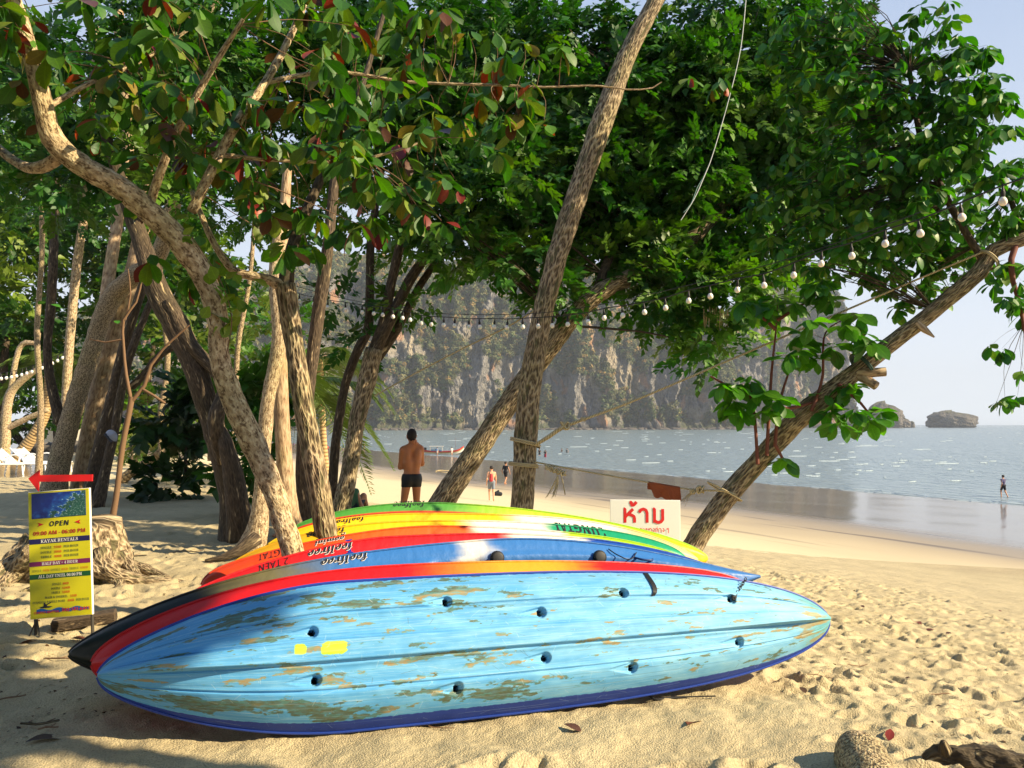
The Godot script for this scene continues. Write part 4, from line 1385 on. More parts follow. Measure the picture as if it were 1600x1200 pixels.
	for e in [[1585, 290, 8.9, 30, 50, 0.3], [1575, 440, 8.7, 30, 60, 0.3], [1560, 340, 8.9, 40, 20, 0.3]]:
		for k in 11: t4.append(blob_point(e))
	for q in [[1548, 540], [1565, 545], [1600, 580], [1570, 620], [1590, 618], [1558, 626], [1600, 490], [1480, 2], [1440, 8]]: t4.append(px(q[0], q[1], 8.7))
	twigs_to(o, points_of([d1.slice(int(d1.size() * 0.7)), d2, d3, d4], 2, o), t4, M.bark_dim, 0.005)
	add_leaves(o, big_leaf_places(t4, 6, 9, 0.11, 0.19, 0.1, 1.2), M.big_leaves, green_almond, 300)
	# upright shoots with large bright leaves on its trunk
	var shoot := thing("almond_shoots", "bright green almond shoots with large leaves sprouting upright from the leaning trunk", "shoots", px(1190, 700, 9.2))
	var st := []
	for q in [[[1184, 726], [1179, 650], [1172, 600]], [[1198, 712], [1205, 590], [1212, 520], [1215, 470]], [[1211, 698], [1218, 630], [1240, 560]], [[1268, 642], [1285, 590], [1290, 520], [1330, 495]], [[1212, 515], [1190, 495], [1168, 480]], [[1215, 500], [1250, 478], [1285, 455]], [[1222, 640], [1265, 630], [1310, 610]], [[1310, 600], [1345, 630], [1360, 650]], [[1175, 622], [1140, 604], [1110, 588]], [[1212, 696], [1222, 715]]]:
		var path := []
		for k in q.size(): path.append([px(q[k][0], q[k][1], 9.1 + 0.05 * k) - shoot.position, 0.022 - 0.006 * k])
		path = smooth_path(path, 0.08)
		st.append(path)
		obj("stem", tube_mesh(path, 7, 0.08), M.bark_red, shoot)
	var t5 := []
	for q in [[1170, 590], [1150, 600], [1190, 610], [1212, 465], [1205, 480], [1180, 475], [1165, 470], [1240, 470], [1285, 450], [1295, 470], [1280, 440], [1245, 545], [1255, 520], [1230, 555], [1335, 490], [1320, 510], [1345, 520], [1300, 540], [1360, 535], [1310, 605], [1285, 615], [1330, 600], [1300, 640], [1335, 640], [1360, 655], [1310, 660], [1375, 640], [1130, 600], [1145, 625], [1220, 715], [1215, 620], [1195, 640], [1160, 640], [1270, 500], [1270, 560]]:
		t5.append(px(q[0], q[1], 9.1 + rr(-0.25, 0.25)))
	twigs_to(shoot, points_of(st, 1, shoot), t5, M.bark_red, 0.007, 0.0, "stalk")
	add_leaves(shoot, big_leaf_places(t5, 10, 14, 0.15, 0.29, -0.2, 1.0), M.big_leaves, [[rgb8(96, 166, 42), 4.0, 1.1], [rgb8(122, 186, 52), 3.0, 1.1], [rgb8(72, 138, 40), 2.0, 0.9]], 300)

	# three stems left of the man
	o = tree("beach_tree", "tree of three dark stems left of the man in black trunks", on_beach(532, 815))
	var e1 := trunk(o, "trunk", [[524, 835, 12.6, 40], [535, 790, 12.6, 34], [545, 740, 12.6, 31], [558, 660, 12.6, 30], [572, 600, 12.6, 33], [585, 545, 12.6, 34]], M.bark_brown, 14, 0.12)
	var e2 := trunk(o, "branch", [[585, 550, 12.6, 24], [612, 495, 12.6, 21], [645, 430, 12.7, 19], [690, 370, 12.8, 16], [740, 300, 13, 12]], M.bark_dim, 10)
	var e3 := trunk(o, "branch", [[578, 560, 12.6, 20], [600, 500, 12.6, 19], [612, 440, 12.6, 18], [628, 370, 12.6, 17], [650, 270, 12.8, 13], [670, 150, 13, 9]], M.bark_dim, 10)
	var e4 := trunk(o, "branch", [[590, 560, 12.7, 18], [622, 512, 12.8, 16], [660, 440, 12.9, 14], [712, 372, 13, 12], [770, 320, 13.2, 9]], M.bark_dim, 10)
	var e5 := trunk(o, "trunk", [[514, 830, 13.0, 22], [520, 750, 13, 18], [526, 680, 13, 17], [540, 600, 13, 17], [560, 545, 13, 18], [576, 510, 13, 17], [578, 430, 13, 16], [580, 370, 13, 16], [592, 280, 13.2, 12], [600, 150, 13.4, 9]], M.bark_dim, 10)
	crown(o, [[620, 480, 12.8, 60, 24, 0.4], [540, 490, 12.9, 50, 22, 0.4], [590, 380, 13.0, 80, 30, 0.6], [540, 570, 13.0, 24, 40, 0.3], [680, 340, 13.2, 60, 50, 0.7], [640, 180, 13.8, 170, 170, 1.6]], 14.0, 16, 0.42, M.small_twigs, GREENS)
	crown(o, [[480, 120, 14.5, 160, 140, 1.6], [400, 230, 14.5, 150, 130, 1.4], [600, 60, 14.8, 170, 120, 1.6]], 10.0, 18, 0.6, M.small_twigs, GREENS)

	# the smooth brown pair and the dark stem behind the slim trunk
	o = tree("beach_tree", "smooth brown trunk beside a dark stem, just left of the slim forked trunk", on_beach(456, 850))
	trunk(o, "trunk", [[466, 868, 10.2, 50], [452, 800, 10.2, 38], [446, 740, 10.2, 31], [441, 660, 10.2, 28], [438, 580, 10.2, 27], [436, 500, 10.2, 25], [440, 400, 10.3, 22], [450, 250, 10.5, 16]], M.bark_smooth, 14, 0.08, 4.0)
	trunk(o, "trunk", [[486, 850, 10.6, 34], [474, 760, 10.6, 27], [474, 690, 10.6, 24], [482, 610, 10.6, 23], [496, 500, 10.6, 24], [508, 420, 10.6, 24], [516, 350, 10.7, 20], [530, 200, 11, 14]], M.bark_dim, 12, 0.08)
	o = tree("beach_tree", "mottled crooked trunk with a flared root, right of the big dark trunk", on_beach(395, 858))
	trunk(o, "trunk", [[388, 868, 9.9, 60], [402, 830, 9.9, 40], [408, 780, 9.9, 30], [412, 710, 9.9, 25], [418, 630, 9.9, 26], [430, 570, 9.9, 25], [436, 510, 9.9, 26], [430, 430, 10, 24], [440, 320, 10.2, 18]], M.bark_pale, 12, 0.14)
	trunk(o, "root", [[400, 840, 9.8, 30], [372, 862, 9.6, 22], [345, 872, 9.5, 12], [320, 876, 9.45, 5]], M.bark_dim, 8)

	# big dark trunk
	o = tree("beach_tree", "big dark twin trunk with a pale cut face, left of the leaning almond", on_beach(366, 842))
	var f1 := trunk(o, "trunk", [[372, 850, 11.3, 78], [367, 815, 11.3, 56], [362, 770, 11.3, 46], [345, 705, 11.3, 42], [325, 640, 11.3, 40], [305, 575, 11.3, 42], [275, 510, 11.3, 46], [245, 450, 11.3, 44], [225, 390, 11.3, 34], [190, 290, 11.6, 24], [150, 160, 12, 16]], M.bark_dim, 16, 0.10, 4.0)
	trunk(o, "trunk", [[378, 842, 11.1, 60], [372, 800, 11.0, 44], [364, 740, 11.0, 36], [352, 690, 11.0, 26], [348, 672, 11.05, 16], [346, 664, 11.1, 6]], M.bark_dim, 14, 0.06, 4.0)
	trunk(o, "branch", [[352, 720, 11.2, 34], [336, 660, 11.0, 30], [350, 600, 11.2, 26], [300, 540, 11.2, 24], [262, 470, 11.2, 22]], M.bark_dim, 12, 0.1)
	crown(o, [[170, 110, 12.0, 190, 120, 1.6], [300, 60, 12.6, 170, 110, 1.4], [40, 260, 11.8, 110, 80, 1.2], [320, 260, 12.6, 110, 80, 1.2]], 9.0, 18, 0.5, M.small_twigs, GREENS)

	# the pair on the left
	o = tree("beach_tree", "thick mottled trunk behind the rental sign, its bough bending across to the right", on_beach(92, 768))
	var g1 := trunk(o, "trunk", [[80, 785, 17.0, 52], [88, 745, 17.0, 42], [97, 705, 17.0, 37], [120, 620, 17.0, 34], [143, 550, 17.0, 33], [158, 500, 17.0, 34], [180, 458, 17.0, 36], [212, 430, 16.8, 34], [246, 402, 16.6, 30], [268, 330, 16.4, 28], [284, 240, 16.2, 28], [292, 160, 16.0, 32], [312, 80, 16, 28], [345, -20, 16, 24]], M.bark_mottled, 16, 0.12, 5.0)
	trunk(o, "branch", [[160, 505, 17.0, 24], [172, 420, 17.2, 22], [186, 330, 17.4, 20], [200, 240, 17.6, 20], [193, 120, 17.6, 21], [182, -10, 17.6, 20]], M.bark_smooth, 10, 0.06)
	trunk(o, "branch", [[94, 660, 17.0, 22], [78, 590, 17.0, 16], [74, 540, 17.0, 15], [80, 470, 17.0, 17], [84, 390, 17.0, 16], [90, 280, 17.2, 12]], M.bark_dim, 10)
	o = tree("beach_tree", "smooth sunlit beige trunk standing close to the thick mottled one", on_beach(128, 762))
	trunk(o, "trunk", [[124, 775, 17.6, 38], [132, 720, 17.6, 33], [148, 640, 17.6, 33], [168, 560, 17.6, 35], [188, 490, 17.6, 36], [206, 440, 17.6, 34], [222, 360, 17.8, 28], [245, 240, 18, 20]], M.bark_smooth, 16, 0.05, 3.0)
	o = tree("beach_tree", "slender speckled trunk rising behind the thick mottled one", on_beach(99, 745))
	trunk(o, "trunk", [[98, 750, 19.5, 22], [102, 640, 19.5, 16], [110, 520, 19.5, 16], [122, 400, 19.5, 16], [134, 320, 19.5, 15], [143, 190, 19.5, 13], [150, 40, 19.6, 11]], M.bark_pale, 10, 0.08)
	crown(o, [[180, 260, 19.0, 180, 110, 2.0], [20, 140, 18.5, 120, 160, 2.0], [270, 100, 19, 130, 110, 2.0]], 6.5, 20, 0.7, M.small_twigs, GREENS)
	# dark twin trunks with a cloth
	o = tree("beach_tree", "pair of dark lichened trunks with a pale cap hung between them", on_beach(150, 788))
	trunk(o, "trunk", [[140, 795, 15.8, 34], [146, 740, 15.8, 24], [160, 680, 15.8, 22], [178, 610, 15.8, 20], [192, 550, 15.8, 20], [212, 480, 15.8, 18], [240, 400, 16, 14]], M.bark_dim, 12, 0.1)
	trunk(o, "trunk", [[152, 792, 15.6, 26], [166, 730, 15.6, 18], [180, 670, 15.6, 16], [190, 610, 15.6, 15], [205, 550, 15.6, 15], [236, 470, 15.8, 12]], M.bark_dim, 12, 0.1)
	trunk(o, "branch", [[205, 605, 15.8, 14], [225, 585, 15.8, 14], [250, 555, 15.8, 14], [275, 540, 15.8, 12]], M.bark_dim, 8)
	for q in [["slender grey stem in the gap left of the dark twin trunks", [[60, 745, 22, 14], [64, 640, 22, 11], [58, 520, 22, 10], [66, 380, 22, 9], [60, 250, 22, 7]]], ["slender leaning stem between the bare sapling and the big dark trunk", [[258, 745, 20, 13], [250, 660, 20, 11], [262, 560, 20, 10], [250, 440, 20, 9], [262, 300, 20, 7]]], ["thin pale stem just right of the big dark trunk", [[352, 760, 19, 12], [366, 660, 19, 10], [372, 540, 19, 10], [392, 420, 19, 8], [400, 260, 19, 6]]]]:
		var sl := tree("beach_tree", q[0], on_beach(q[1][0][0], q[1][0][1]))
		trunk(sl, "trunk", q[1], M.bark_mottled, 9, 0.12)
		var te: Array = q[1][4]
		crown(sl, [[te[0], te[1], te[2], 50, 40, 0.7]], 10.0, 14, 0.5, M.small_twigs, GREENS)
	# sapling
	o = thing("sapling", "thin bare sapling with a forked top beside the rental sign", "sapling", on_beach(166, 885))
	trunk(o, "stem", [[163, 888, 9.0, 13], [170, 840, 9.0, 12], [181, 780, 9.0, 11], [191, 700, 9.0, 10], [202, 645, 9.0, 10], [206, 620, 9.0, 11]], M.bark_twig, 10, 0.12)
	for q in [[[205, 625, 9, 7], [197, 585, 9, 6], [193, 540, 9, 5], [193, 500, 9, 5], [213, 472, 9, 4], [222, 435, 9, 3]], [[205, 628, 9, 8], [226, 602, 9, 7], [236, 570, 9, 6], [255, 545, 9, 5], [282, 520, 9, 4], [296, 508, 9, 3]], [[222, 608, 9, 6], [240, 618, 9, 5], [258, 630, 9, 5]], [[193, 530, 9, 4], [165, 535, 9, 3], [140, 530, 9, 2]], [[196, 500, 9, 3], [204, 460, 9, 3], [200, 420, 9, 2]]]:
		trunk(o, "branch", q, M.bark_twig, 7, 0.1)
	add_leaves(o, big_leaf_places([px(90, 476, 9), px(178, 495, 9), px(75, 470, 9)], 1, 2, 0.10, 0.14, 0.0, 0.4), M.big_leaves, [[rgb8(90, 160, 50), 1.0, 0.8]], 10)

func palm(o: Node3D, top: Vector3, n: int, length: float, seed_: int):
	var r := RandomNumberGenerator.new()
	r.seed = seed_
	for k in n:
		var an := TAU * k / n + r.randf_range(-0.2, 0.2)
		var lift := r.randf_range(-0.5, 0.9)
		var mb := MB.new()
		var dir := Vector3(cos(an), 0, sin(an))
		var spine := []
		for j in 14:
			var t := j / 13.0
			spine.append(top - o.position + dir * length * t * (1.0 - 0.25 * t * absf(lift)) + Vector3.UP * length * (lift * t * 0.7 - 0.75 * t * t))
		var path := []
		for j in 14: path.append([spine[j], 0.022 * (1.0 - 0.8 * j / 13.0)])
		tube(mb, path, 4)
		for j in 56:
			var t := 0.12 + 0.88 * j / 56.0
			var q := t * 13.0
			var at: Vector3 = spine[int(q)].lerp(spine[mini(13, int(q) + 1)], q - int(q))
			for sd in [-1.0, 1.0]:
				var out: Vector3 = dir.cross(Vector3.UP) * sd
				var l := length * 0.24 * sin(PI * (0.15 + 0.8 * t)) * r.randf_range(0.8, 1.1)
				var d: Vector3 = (out + dir * 0.6 + Vector3.DOWN * r.randf_range(0.1, 0.6)).normalized()
				var a := mb.add(at, Vector2(0, 0.5)); var b := mb.add(at + d * l * 0.5 + dir * 0.028, Vector2(0.5, 1))
				var c := mb.add(at + d * l + Vector3.DOWN * l * 0.15, Vector2(1, 0.5)); var e := mb.add(at + d * l * 0.5 - dir * 0.012, Vector2(0.5, 0))
				mb.quad(a, b, c, e)
		obj("frond", mb.done(), M.palm_leaf, o)

func back_trees():
	M.palm_leaf = leaf_mat(rgb8(112, 140, 52), 0.5, 0.6)
	var bark_ring := nbytes(noise(0.02, 3, 61), 128, 128)
	var ring := PackedByteArray()
	ring.resize(128 * 128)
	for y in 128:
		for x in 128: ring[y * 128 + x] = int(clampf(absf(sin(y / 128.0 * PI * 8.0)) * 200.0 + bark_ring[y * 128 + x] * 0.2, 0, 255))
	M.bark_palm = tmat(blend_tex(128, 128, ring, lut([[0.0, rgb8(112, 88, 58)], [0.5, rgb8(176, 146, 100)], [1.0, rgb8(196, 168, 120)]]), bark_ring, lut([[0, rgb8(130, 108, 80)], [1, rgb8(170, 146, 108)]]), 0.6, 0.9), 0.9, 0.0, grey_tex(128, 128, ring), 2.0)
	# palms
	var o := thing("coconut_palm", "low coconut palm with arching fronds between the middle trunks", "palm", on_beach(480, 775))
	trunk(o, "trunk", [[478, 780, 21, 16], [474, 690, 21, 14], [470, 600, 21, 13]], M.bark_palm, 10, 0.03)
	palm(o, px(470, 600, 21), 15, 2.6, 5)
	o = thing("coconut_palm", "coconut palm with fronds under the rock face, right of the dark stem", "palm", on_beach(505, 760))
	trunk(o, "trunk", [[512, 765, 25, 14], [505, 680, 25, 12], [500, 560, 25, 11]], M.bark_palm, 10, 0.03)
	palm(o, px(500, 560, 25), 14, 2.5, 8)
	o = thing("coconut_palm", "leaning ringed palm trunk behind the white loungers", "palm", on_beach(20, 728))
	trunk(o, "trunk", [[14, 732, 33, 24], [40, 698, 33, 22], [58, 672, 33, 20], [70, 648, 33, 18], [74, 630, 33, 14], [76, 560, 33, 12]], M.bark_palm, 12, 0.03)
	palm(o, px(76, 560, 33), 12, 2.6, 11)
	o = thing("coconut_palm", "fallen palm trunk rising from the sand beside the round dark bush", "palm", on_beach(190, 752))
	trunk(o, "trunk", [[186, 756, 22, 20], [205, 738, 22, 18], [225, 726, 22, 17], [245, 712, 22, 15], [275, 680, 22.5, 13]], M.bark_palm, 12, 0.03)
	palm(o, px(275, 680, 22.5), 9, 1.6, 13)
	# thicket behind the left trunks
	var bright := [rgb8(84, 142, 34), rgb8(108, 162, 42), rgb8(66, 120, 34), rgb8(138, 164, 56)]
	var far_twigs := [twig_mesh(12, 0.7, 0.30, 21), twig_mesh(10, 0.6, 0.34, 22)]
	var names := [["bushy bright green tree at the left edge behind the loungers", [[30, 560, 36, 90, 120, 3.0], [-40, 400, 36, 120, 160, 3.0]], [[-10, 740, 36, 22], [0, 640, 36, 18], [10, 520, 36, 12]]], ["leafy green tree seen between the mottled trunk and the dark twin trunks", [[110, 470, 40, 110, 130, 3.0], [60, 610, 40, 80, 70, 2.0], [-10, 500, 42, 90, 150, 2.0]], [[60, 720, 40, 12], [20, 670, 40, 14], [60, 660, 40, 10], [80, 560, 40, 8]]], ["pale green tree behind the bare sapling and its branches", [[230, 600, 34, 80, 90, 2.5], [250, 470, 36, 90, 80, 2.5]], [[215, 725, 34, 14], [225, 640, 34, 12], [240, 540, 34, 8]]], ["tall dense tree filling the gap above the dark twin trunk", [[330, 400, 38, 110, 130, 3.0], [200, 330, 40, 120, 130, 3.0], [430, 520, 34, 60, 90, 2.0], [330, 560, 38, 90, 110, 2.0]], [[330, 720, 36, 14], [330, 600, 36, 12], [340, 450, 37, 8]]], ["olive leaved tree on the far left, its crown against the sky", [[70, 300, 44, 150, 140, 4.0], [-60, 180, 44, 160, 200, 4.0]], [[90, 720, 44, 10], [80, 560, 44, 9], [70, 400, 44, 6]]]]
	for q in names:
		var t := tree("added_shade_tree", q[0], on_beach(clampf(q[2][0][0], -200.0, 1500.0), 735))
		trunk(t, "trunk", q[2], M.bark_dim, 10, 0.1)
		crown(t, q[1], 4.2, 26, 1.15, far_twigs, bright)
	var pale := tree("added_shade_tree", "bent bare limbed tree left of the mottled trunk", on_beach(8, 742))
	trunk(pale, "trunk", [[4, 750, 30, 26], [8, 690, 30, 18], [14, 620, 30, 16], [40, 590, 30, 12], [70, 570, 30, 7]], M.bark_pale, 10, 0.1)
	trunk(pale, "branch", [[10, 670, 30, 12], [40, 655, 30, 11], [75, 640, 30, 9]], M.bark_pale, 8)
	trunk(pale, "branch", [[12, 640, 30, 10], [30, 545, 30, 10], [56, 535, 30, 8], [62, 520, 30, 4]], M.bark_pale, 8)
	# the row goes on past the viewer: its crowns shade the near sand from the sky
	var k0 := 0
	for q in [[Vector3(-5.2, 0, 1.6), "broad shade tree standing in the row on the near side of the rental sign"], [Vector3(-2.0, 0, 5.5), "dense shade tree in the row behind the viewer, opposite the kayaks"], [Vector3(3.2, 0, 7.5), "shade tree at the seaward end of the row behind the viewer"], [Vector3(-8.5, 0, -3.5), "shade tree in the row beyond the rental sign's left side"]]:
		var t := tree("added_shade_tree", q[1], Vector3(q[0].x, beach(q[0].x, q[0].z), q[0].z))
		var h := 4.6 + 0.4 * (k0 % 2)
		obj("trunk", tube_mesh(smooth_path([[Vector3(0, -0.1, 0), 0.24], [Vector3(0.1, 1.5, 0.1), 0.18], [Vector3(0.3, h, 0.0), 0.12], [Vector3(0.3, h + 1.4, -0.2), 0.05]], 0.15), 12, 0.1, 6.0, 3.0, 1.1), M.bark_dim, t)
		crown(t, [[q[0] + Vector3(0.3, h + 0.9, 0.0), Vector3(2.7, 1.3, 2.7)], [q[0] + Vector3(-0.8, h, 1.2), Vector3(2.2, 1.1, 2.0)]], 3.4, 20, 0.9, far_twigs, bright)
		k0 += 1
	var off := tree("added_shade_tree", "added tree out of view on the seaward side, put there to shade the sand before the kayaks", Vector3(6.2, beach(6.2, -1.2), -1.2))  # unseen, added for the shadow its crown throws on the sand
	obj("trunk", tube_mesh(smooth_path([[Vector3(0, -0.1, 0), 0.16], [Vector3(-0.4, 2.5, -0.5), 0.12], [Vector3(-2.2, 6.2, -1.3), 0.05]], 0.15), 12, 0.1, 6.0, 3.0, 1.1), M.bark_dim, off)
	crown(off, [[Vector3(4.2, 6.2, -1.9), Vector3(1.3, 0.4, 1.15)]], 42.0, 20, 0.4, far_twigs, bright)
	# bushes
	var bush_twigs := [twig_mesh(12, 0.42, 0.2, 31, 0.36), twig_mesh(10, 0.36, 0.22, 32, 0.36)]
	var b := thing("bush", "round dark green bush on the sand left of the big dark trunk", "bush", on_beach(292, 758))
	crown(b, [[290, 690, 17.5, 42, 68, 0.8], [285, 735, 17.4, 48, 30, 0.9], [300, 630, 17.5, 34, 40, 0.6]], 24.0, 16, 0.32, bush_twigs, [rgb8(40, 76, 26), rgb8(52, 90, 30)])
	trunk(b, "stem", [[292, 762, 17.5, 8], [290, 700, 17.5, 6], [296, 620, 17.5, 3]], M.bark_dim, 6)
	b = thing("bush", "bright green leafy climber standing between the crooked mottled trunk and the almond", "bush", on_beach(410, 790))
	crown(b, [[395, 730, 14.5, 22, 60, 0.4], [410, 650, 14.5, 24, 60, 0.4], [385, 640, 14.5, 16, 50, 0.4]], 30.0, 12, 0.22, bush_twigs, [rgb8(92, 150, 36), rgb8(74, 128, 32)])
	trunk(b, "stem", [[402, 792, 14.5, 8], [400, 700, 14.5, 6], [408, 610, 14.5, 3]], M.bark_dim, 6)
	b = thing("bush", "yellow green bush behind the bare sapling", "bush", on_beach(205, 728))
	crown(b, [[205, 680, 30, 42, 36, 1.2], [240, 690, 29, 26, 30, 1.0]], 22.0, 14, 0.5, bush_twigs, [rgb8(120, 130, 44), rgb8(84, 120, 36)])
	trunk(b, "stem", [[205, 730, 30, 6], [208, 680, 30, 4]], M.bark_dim, 6)
	# grey boulders at the back of the beach
	for k in 16:
		var q := Vector2(70 + k * 15 + rr(-6, 6), 690 + rr(-8, 8)) if k < 12 else Vector2(236 + (k - 12) * 12, 688 + rr(-8, 6))
		var at := px(q.x, q.y + 12, 46.0 + rr(-2, 2))
		var s := rr(0.3, 0.75)
		var m := obj("boulder", M.boulder, M.stone, null, Transform3D(Basis.from_euler(Vector3(rr(-1, 1), rr(0, TAU), rr(-1, 1))).scaled(Vector3(s * 1.3, s * 0.8, s)), Vector3(at.x, beach(at.x, at.z) + 0.2, at.z)))
		tag(m, "grey boulder in the row at the back of the beach, behind the left trunks", "boulder", "boulders at the back of the beach")


# ---------------------------------------------------------------- signs
func line(o: Node3D, words: String, font: String, bold: int, x: float, y: float, width: float, height: float, z: float, m: Material, slant := 0.0):
	var t := text_mesh(words, font, 32, bold, 4.0)
	var bb := t.get_aabb()
	var s := width / maxf(0.01, bb.size.x)
	var sy := height / maxf(0.01, bb.size.y)
	var c := bb.get_center()
	obj("lettering", t, m, o, Transform3D(Basis(Vector3(s, 0, 0), Vector3(slant * s, sy, 0), Vector3(0, 0, 1)), Vector3(x - c.x * s - slant * s * c.y, y - c.y * sy, z)))

func flat(pts: PackedVector2Array, z := 0.0) -> ArrayMesh:
	var mb := MB.new()
	for p in pts: mb.add(Vector3(p.x, p.y, z))
	var t := Geometry2D.triangulate_polygon(pts)
	for k in range(0, t.size(), 3):
		var a := pts[t[k]]; var b := pts[t[k + 1]]; var c := pts[t[k + 2]]
		if (b - a).cross(c - a) > 0: mb.tri(t[k], t[k + 2], t[k + 1])
		else: mb.tri(t[k], t[k + 1], t[k + 2])
	return mb.done()

func slab(pts: PackedVector2Array, thick: float) -> ArrayMesh:     # a flat outline with thickness
	var mb := MB.new()
	for zz in [thick * 0.5, -thick * 0.5]:
		var f := mb.v.size()
		for p in pts: mb.add(Vector3(p.x, p.y, zz))
		var t := Geometry2D.triangulate_polygon(pts)
		for k in range(0, t.size(), 3):
			var ccw := (pts[t[k + 1]] - pts[t[k]]).cross(pts[t[k + 2]] - pts[t[k]]) > 0
			if ccw == (zz > 0): mb.tri(f + t[k], f + t[k + 2], f + t[k + 1])
			else: mb.tri(f + t[k], f + t[k + 1], f + t[k + 2])
	for k in pts.size():
		var a := pts[k]; var b := pts[(k + 1) % pts.size()]
		var q := [mb.add(Vector3(a.x, a.y, thick / 2)), mb.add(Vector3(b.x, b.y, thick / 2)), mb.add(Vector3(b.x, b.y, -thick / 2)), mb.add(Vector3(a.x, a.y, -thick / 2))]
		mb.quad(q[0], q[1], q[2], q[3])
	return mb.done()

func box_mesh(size: Vector3, bevel := 0.004) -> ArrayMesh:
	var mb := MB.new()
	mb.box(Vector3.ZERO, size, Basis.IDENTITY, bevel)
	return mb.done()

func rental_sign():
	var foot := on_beach(98, 990)
	var o := thing("rental_sign", "yellow kayak rental price board with a red arrow on top", "sign", foot)
	var d := -foot.z
	var up := px(89, 768, d)
	o.basis = Basis.from_euler(Vector3(-0.05, 0.03, 0.075))
	var w := 0.468
	var h := 0.965
	var b := 0.125                                        # the board's lower edge above the foot
	var at := func(fx: float, fy: float) -> Vector2: return Vector2((fx - 0.5) * w, b + h * (1.0 - fy))
	obj("board", box_mesh(Vector3(w, h, 0.026), 0.003), mat(rgb8(236, 234, 226), 0.5), o, Transform3D(Basis.IDENTITY, Vector3(0, b + h / 2, 0)))
	var yel := mat(rgb8(212, 204, 22), 0.42)
	obj("poster", box_mesh(Vector3(w - 0.006, h - 0.006, 0.003), 0.0008), yel, o, Transform3D(Basis.IDENTITY, Vector3(0, b + h / 2, 0.0148)))
	# aerial view printed at the top: blue sea, white shallows, green coast
	var im := Image.create(256, 128, false, Image.FORMAT_RGB8)
	for y in 128:
		for x in 256:
			var n := grain.get_noise_2d(x * 0.02, y * 0.025)
			var coast := (x / 256.0 - 0.62) * 1.6 + (y / 128.0 - 0.5) * 0.9 + 0.55 * n
			var c := rgb8(16, 44, 128).lerp(rgb8(40, 110, 190), smoothstep(-0.7, 0.0, coast) * 0.8 + 0.15 * n)
			c = c.lerp(rgb8(206, 224, 226), smoothstep(-0.12, 0.02, coast) * smoothstep(-0.1, 0.25, grain.get_noise_2d(x * 0.08 + 70, y * 0.08)))
			c = c.lerp(rgb8(34, 84, 74).lerp(rgb8(120, 150, 140), smoothstep(0.1, 0.5, grain.get_noise_2d(x * 0.09, y * 0.09 + 50))), smoothstep(0.02, 0.10, coast))
			im.set_pixel(x, y, c)
	obj("picture", box_mesh(Vector3(w * 0.88, h * 0.20, 0.003), 0.0008), mat(rgb8(20, 50, 120), 0.4), o, Transform3D(Basis.IDENTITY, Vector3(0, b + h * 0.885, 0.0168)))
	var qm := QuadMesh.new()
	qm.size = Vector2(w * 0.87, h * 0.195)
	obj("print", qm, tmat(ImageTexture.create_from_image(im), 0.4), o, Transform3D(Basis.IDENTITY, Vector3(0, b + h * 0.885, 0.0192)))
	var z := 0.0185
	var ink := mat(rgb8(20, 24, 40), 0.5)
	var redm := mat(rgb8(206, 30, 28), 0.5)
	var wht := mat(rgb8(240, 238, 230), 0.5)
	var grn := mat(rgb8(40, 74, 60), 0.5)
	var p: Vector2 = at.call(0.5, 0.262)
	line(o, "OPEN", "Droid Sans", 700, p.x, p.y, w * 0.31, 0.038, z, ink, 0.12)
	for s in [-1.0, 1.0]:
		obj("pointer", flat(PackedVector2Array([Vector2(-0.024, 0.016), Vector2(0.024, 0), Vector2(-0.024, -0.016), Vector2(-0.012, 0)]) if s < 0 else PackedVector2Array([Vector2(0.024, 0.016), Vector2(0.012, 0), Vector2(0.024, -0.016), Vector2(-0.024, 0)])), redm, o, Transform3D(Basis.IDENTITY, Vector3(s * w * 0.30, p.y, z)))
	p = at.call(0.5, 0.332)
	line(o, "09:00 AM - 06:00 PM", "Droid Sans", 700, p.x, p.y, w * 0.84, 0.03, z, mat(rgb8(176, 20, 34), 0.5))
	for q in [[0.395, "KAYAK RENTALS", rgb8(26, 24, 84), 0.036, 0.60], [0.572, "HALF DAY = 4 HOUR", rgb8(120, 24, 88), 0.032, 0.58], [0.672, "ALL DAY UNTIL 06:00 PM", rgb8(14, 82, 40), 0.034, 0.70]]:
		p = at.call(0.5, q[0])
		obj("band", box_mesh(Vector3(w - 0.008, q[3] + 0.003, 0.003), 0.0008), mat(q[2], 0.45), o, Transform3D(Basis.IDENTITY, Vector3(p.x, p.y, 0.0165)))
		line(o, q[1], "Droid Serif", 700, p.x, p.y, w * q[4], q[3] * 0.66, z + 0.0012, wht)
	for q in [[0.447, "SINGLE", "150B", "PER HOUR", 0.62], [0.484, "DOUBLE", "200B", "PER HOUR", 0.62], [0.520, "TRIBLE", "300B", "PER HOUR", 0.62], [0.738, "SINGLE", "800B", "", 0.27], [0.772, "DOUBLE", "1200B", "", 0.31], [0.804, "TRIBLE", "1200B", "", 0.30], [0.838, "MASK & SNORKEL", "150B", "", 0.52], [0.872, "STANDING PADDLE BORD", "400B", "PER HOUR", 0.92]]:
		p = at.call(0.5, q[0])
		var total: float = q[1].length() + q[2].length() + q[3].length() + (2 if q[3] != "" else 1)
		var unit: float = w * q[4] / total
		var x: float = -w * q[4] / 2
		for e in [[q[1], grn], [q[2], redm], [q[3], grn]]:
			var n: float = e[0].length() * unit
			if n > 0: line(o, e[0], "Droid Serif", 700, x + n / 2, p.y, n * 0.96, 0.0165, z, e[1])
			x += n + unit
	p = at.call(0.5, 0.625)
	var xx := -w * 0.45
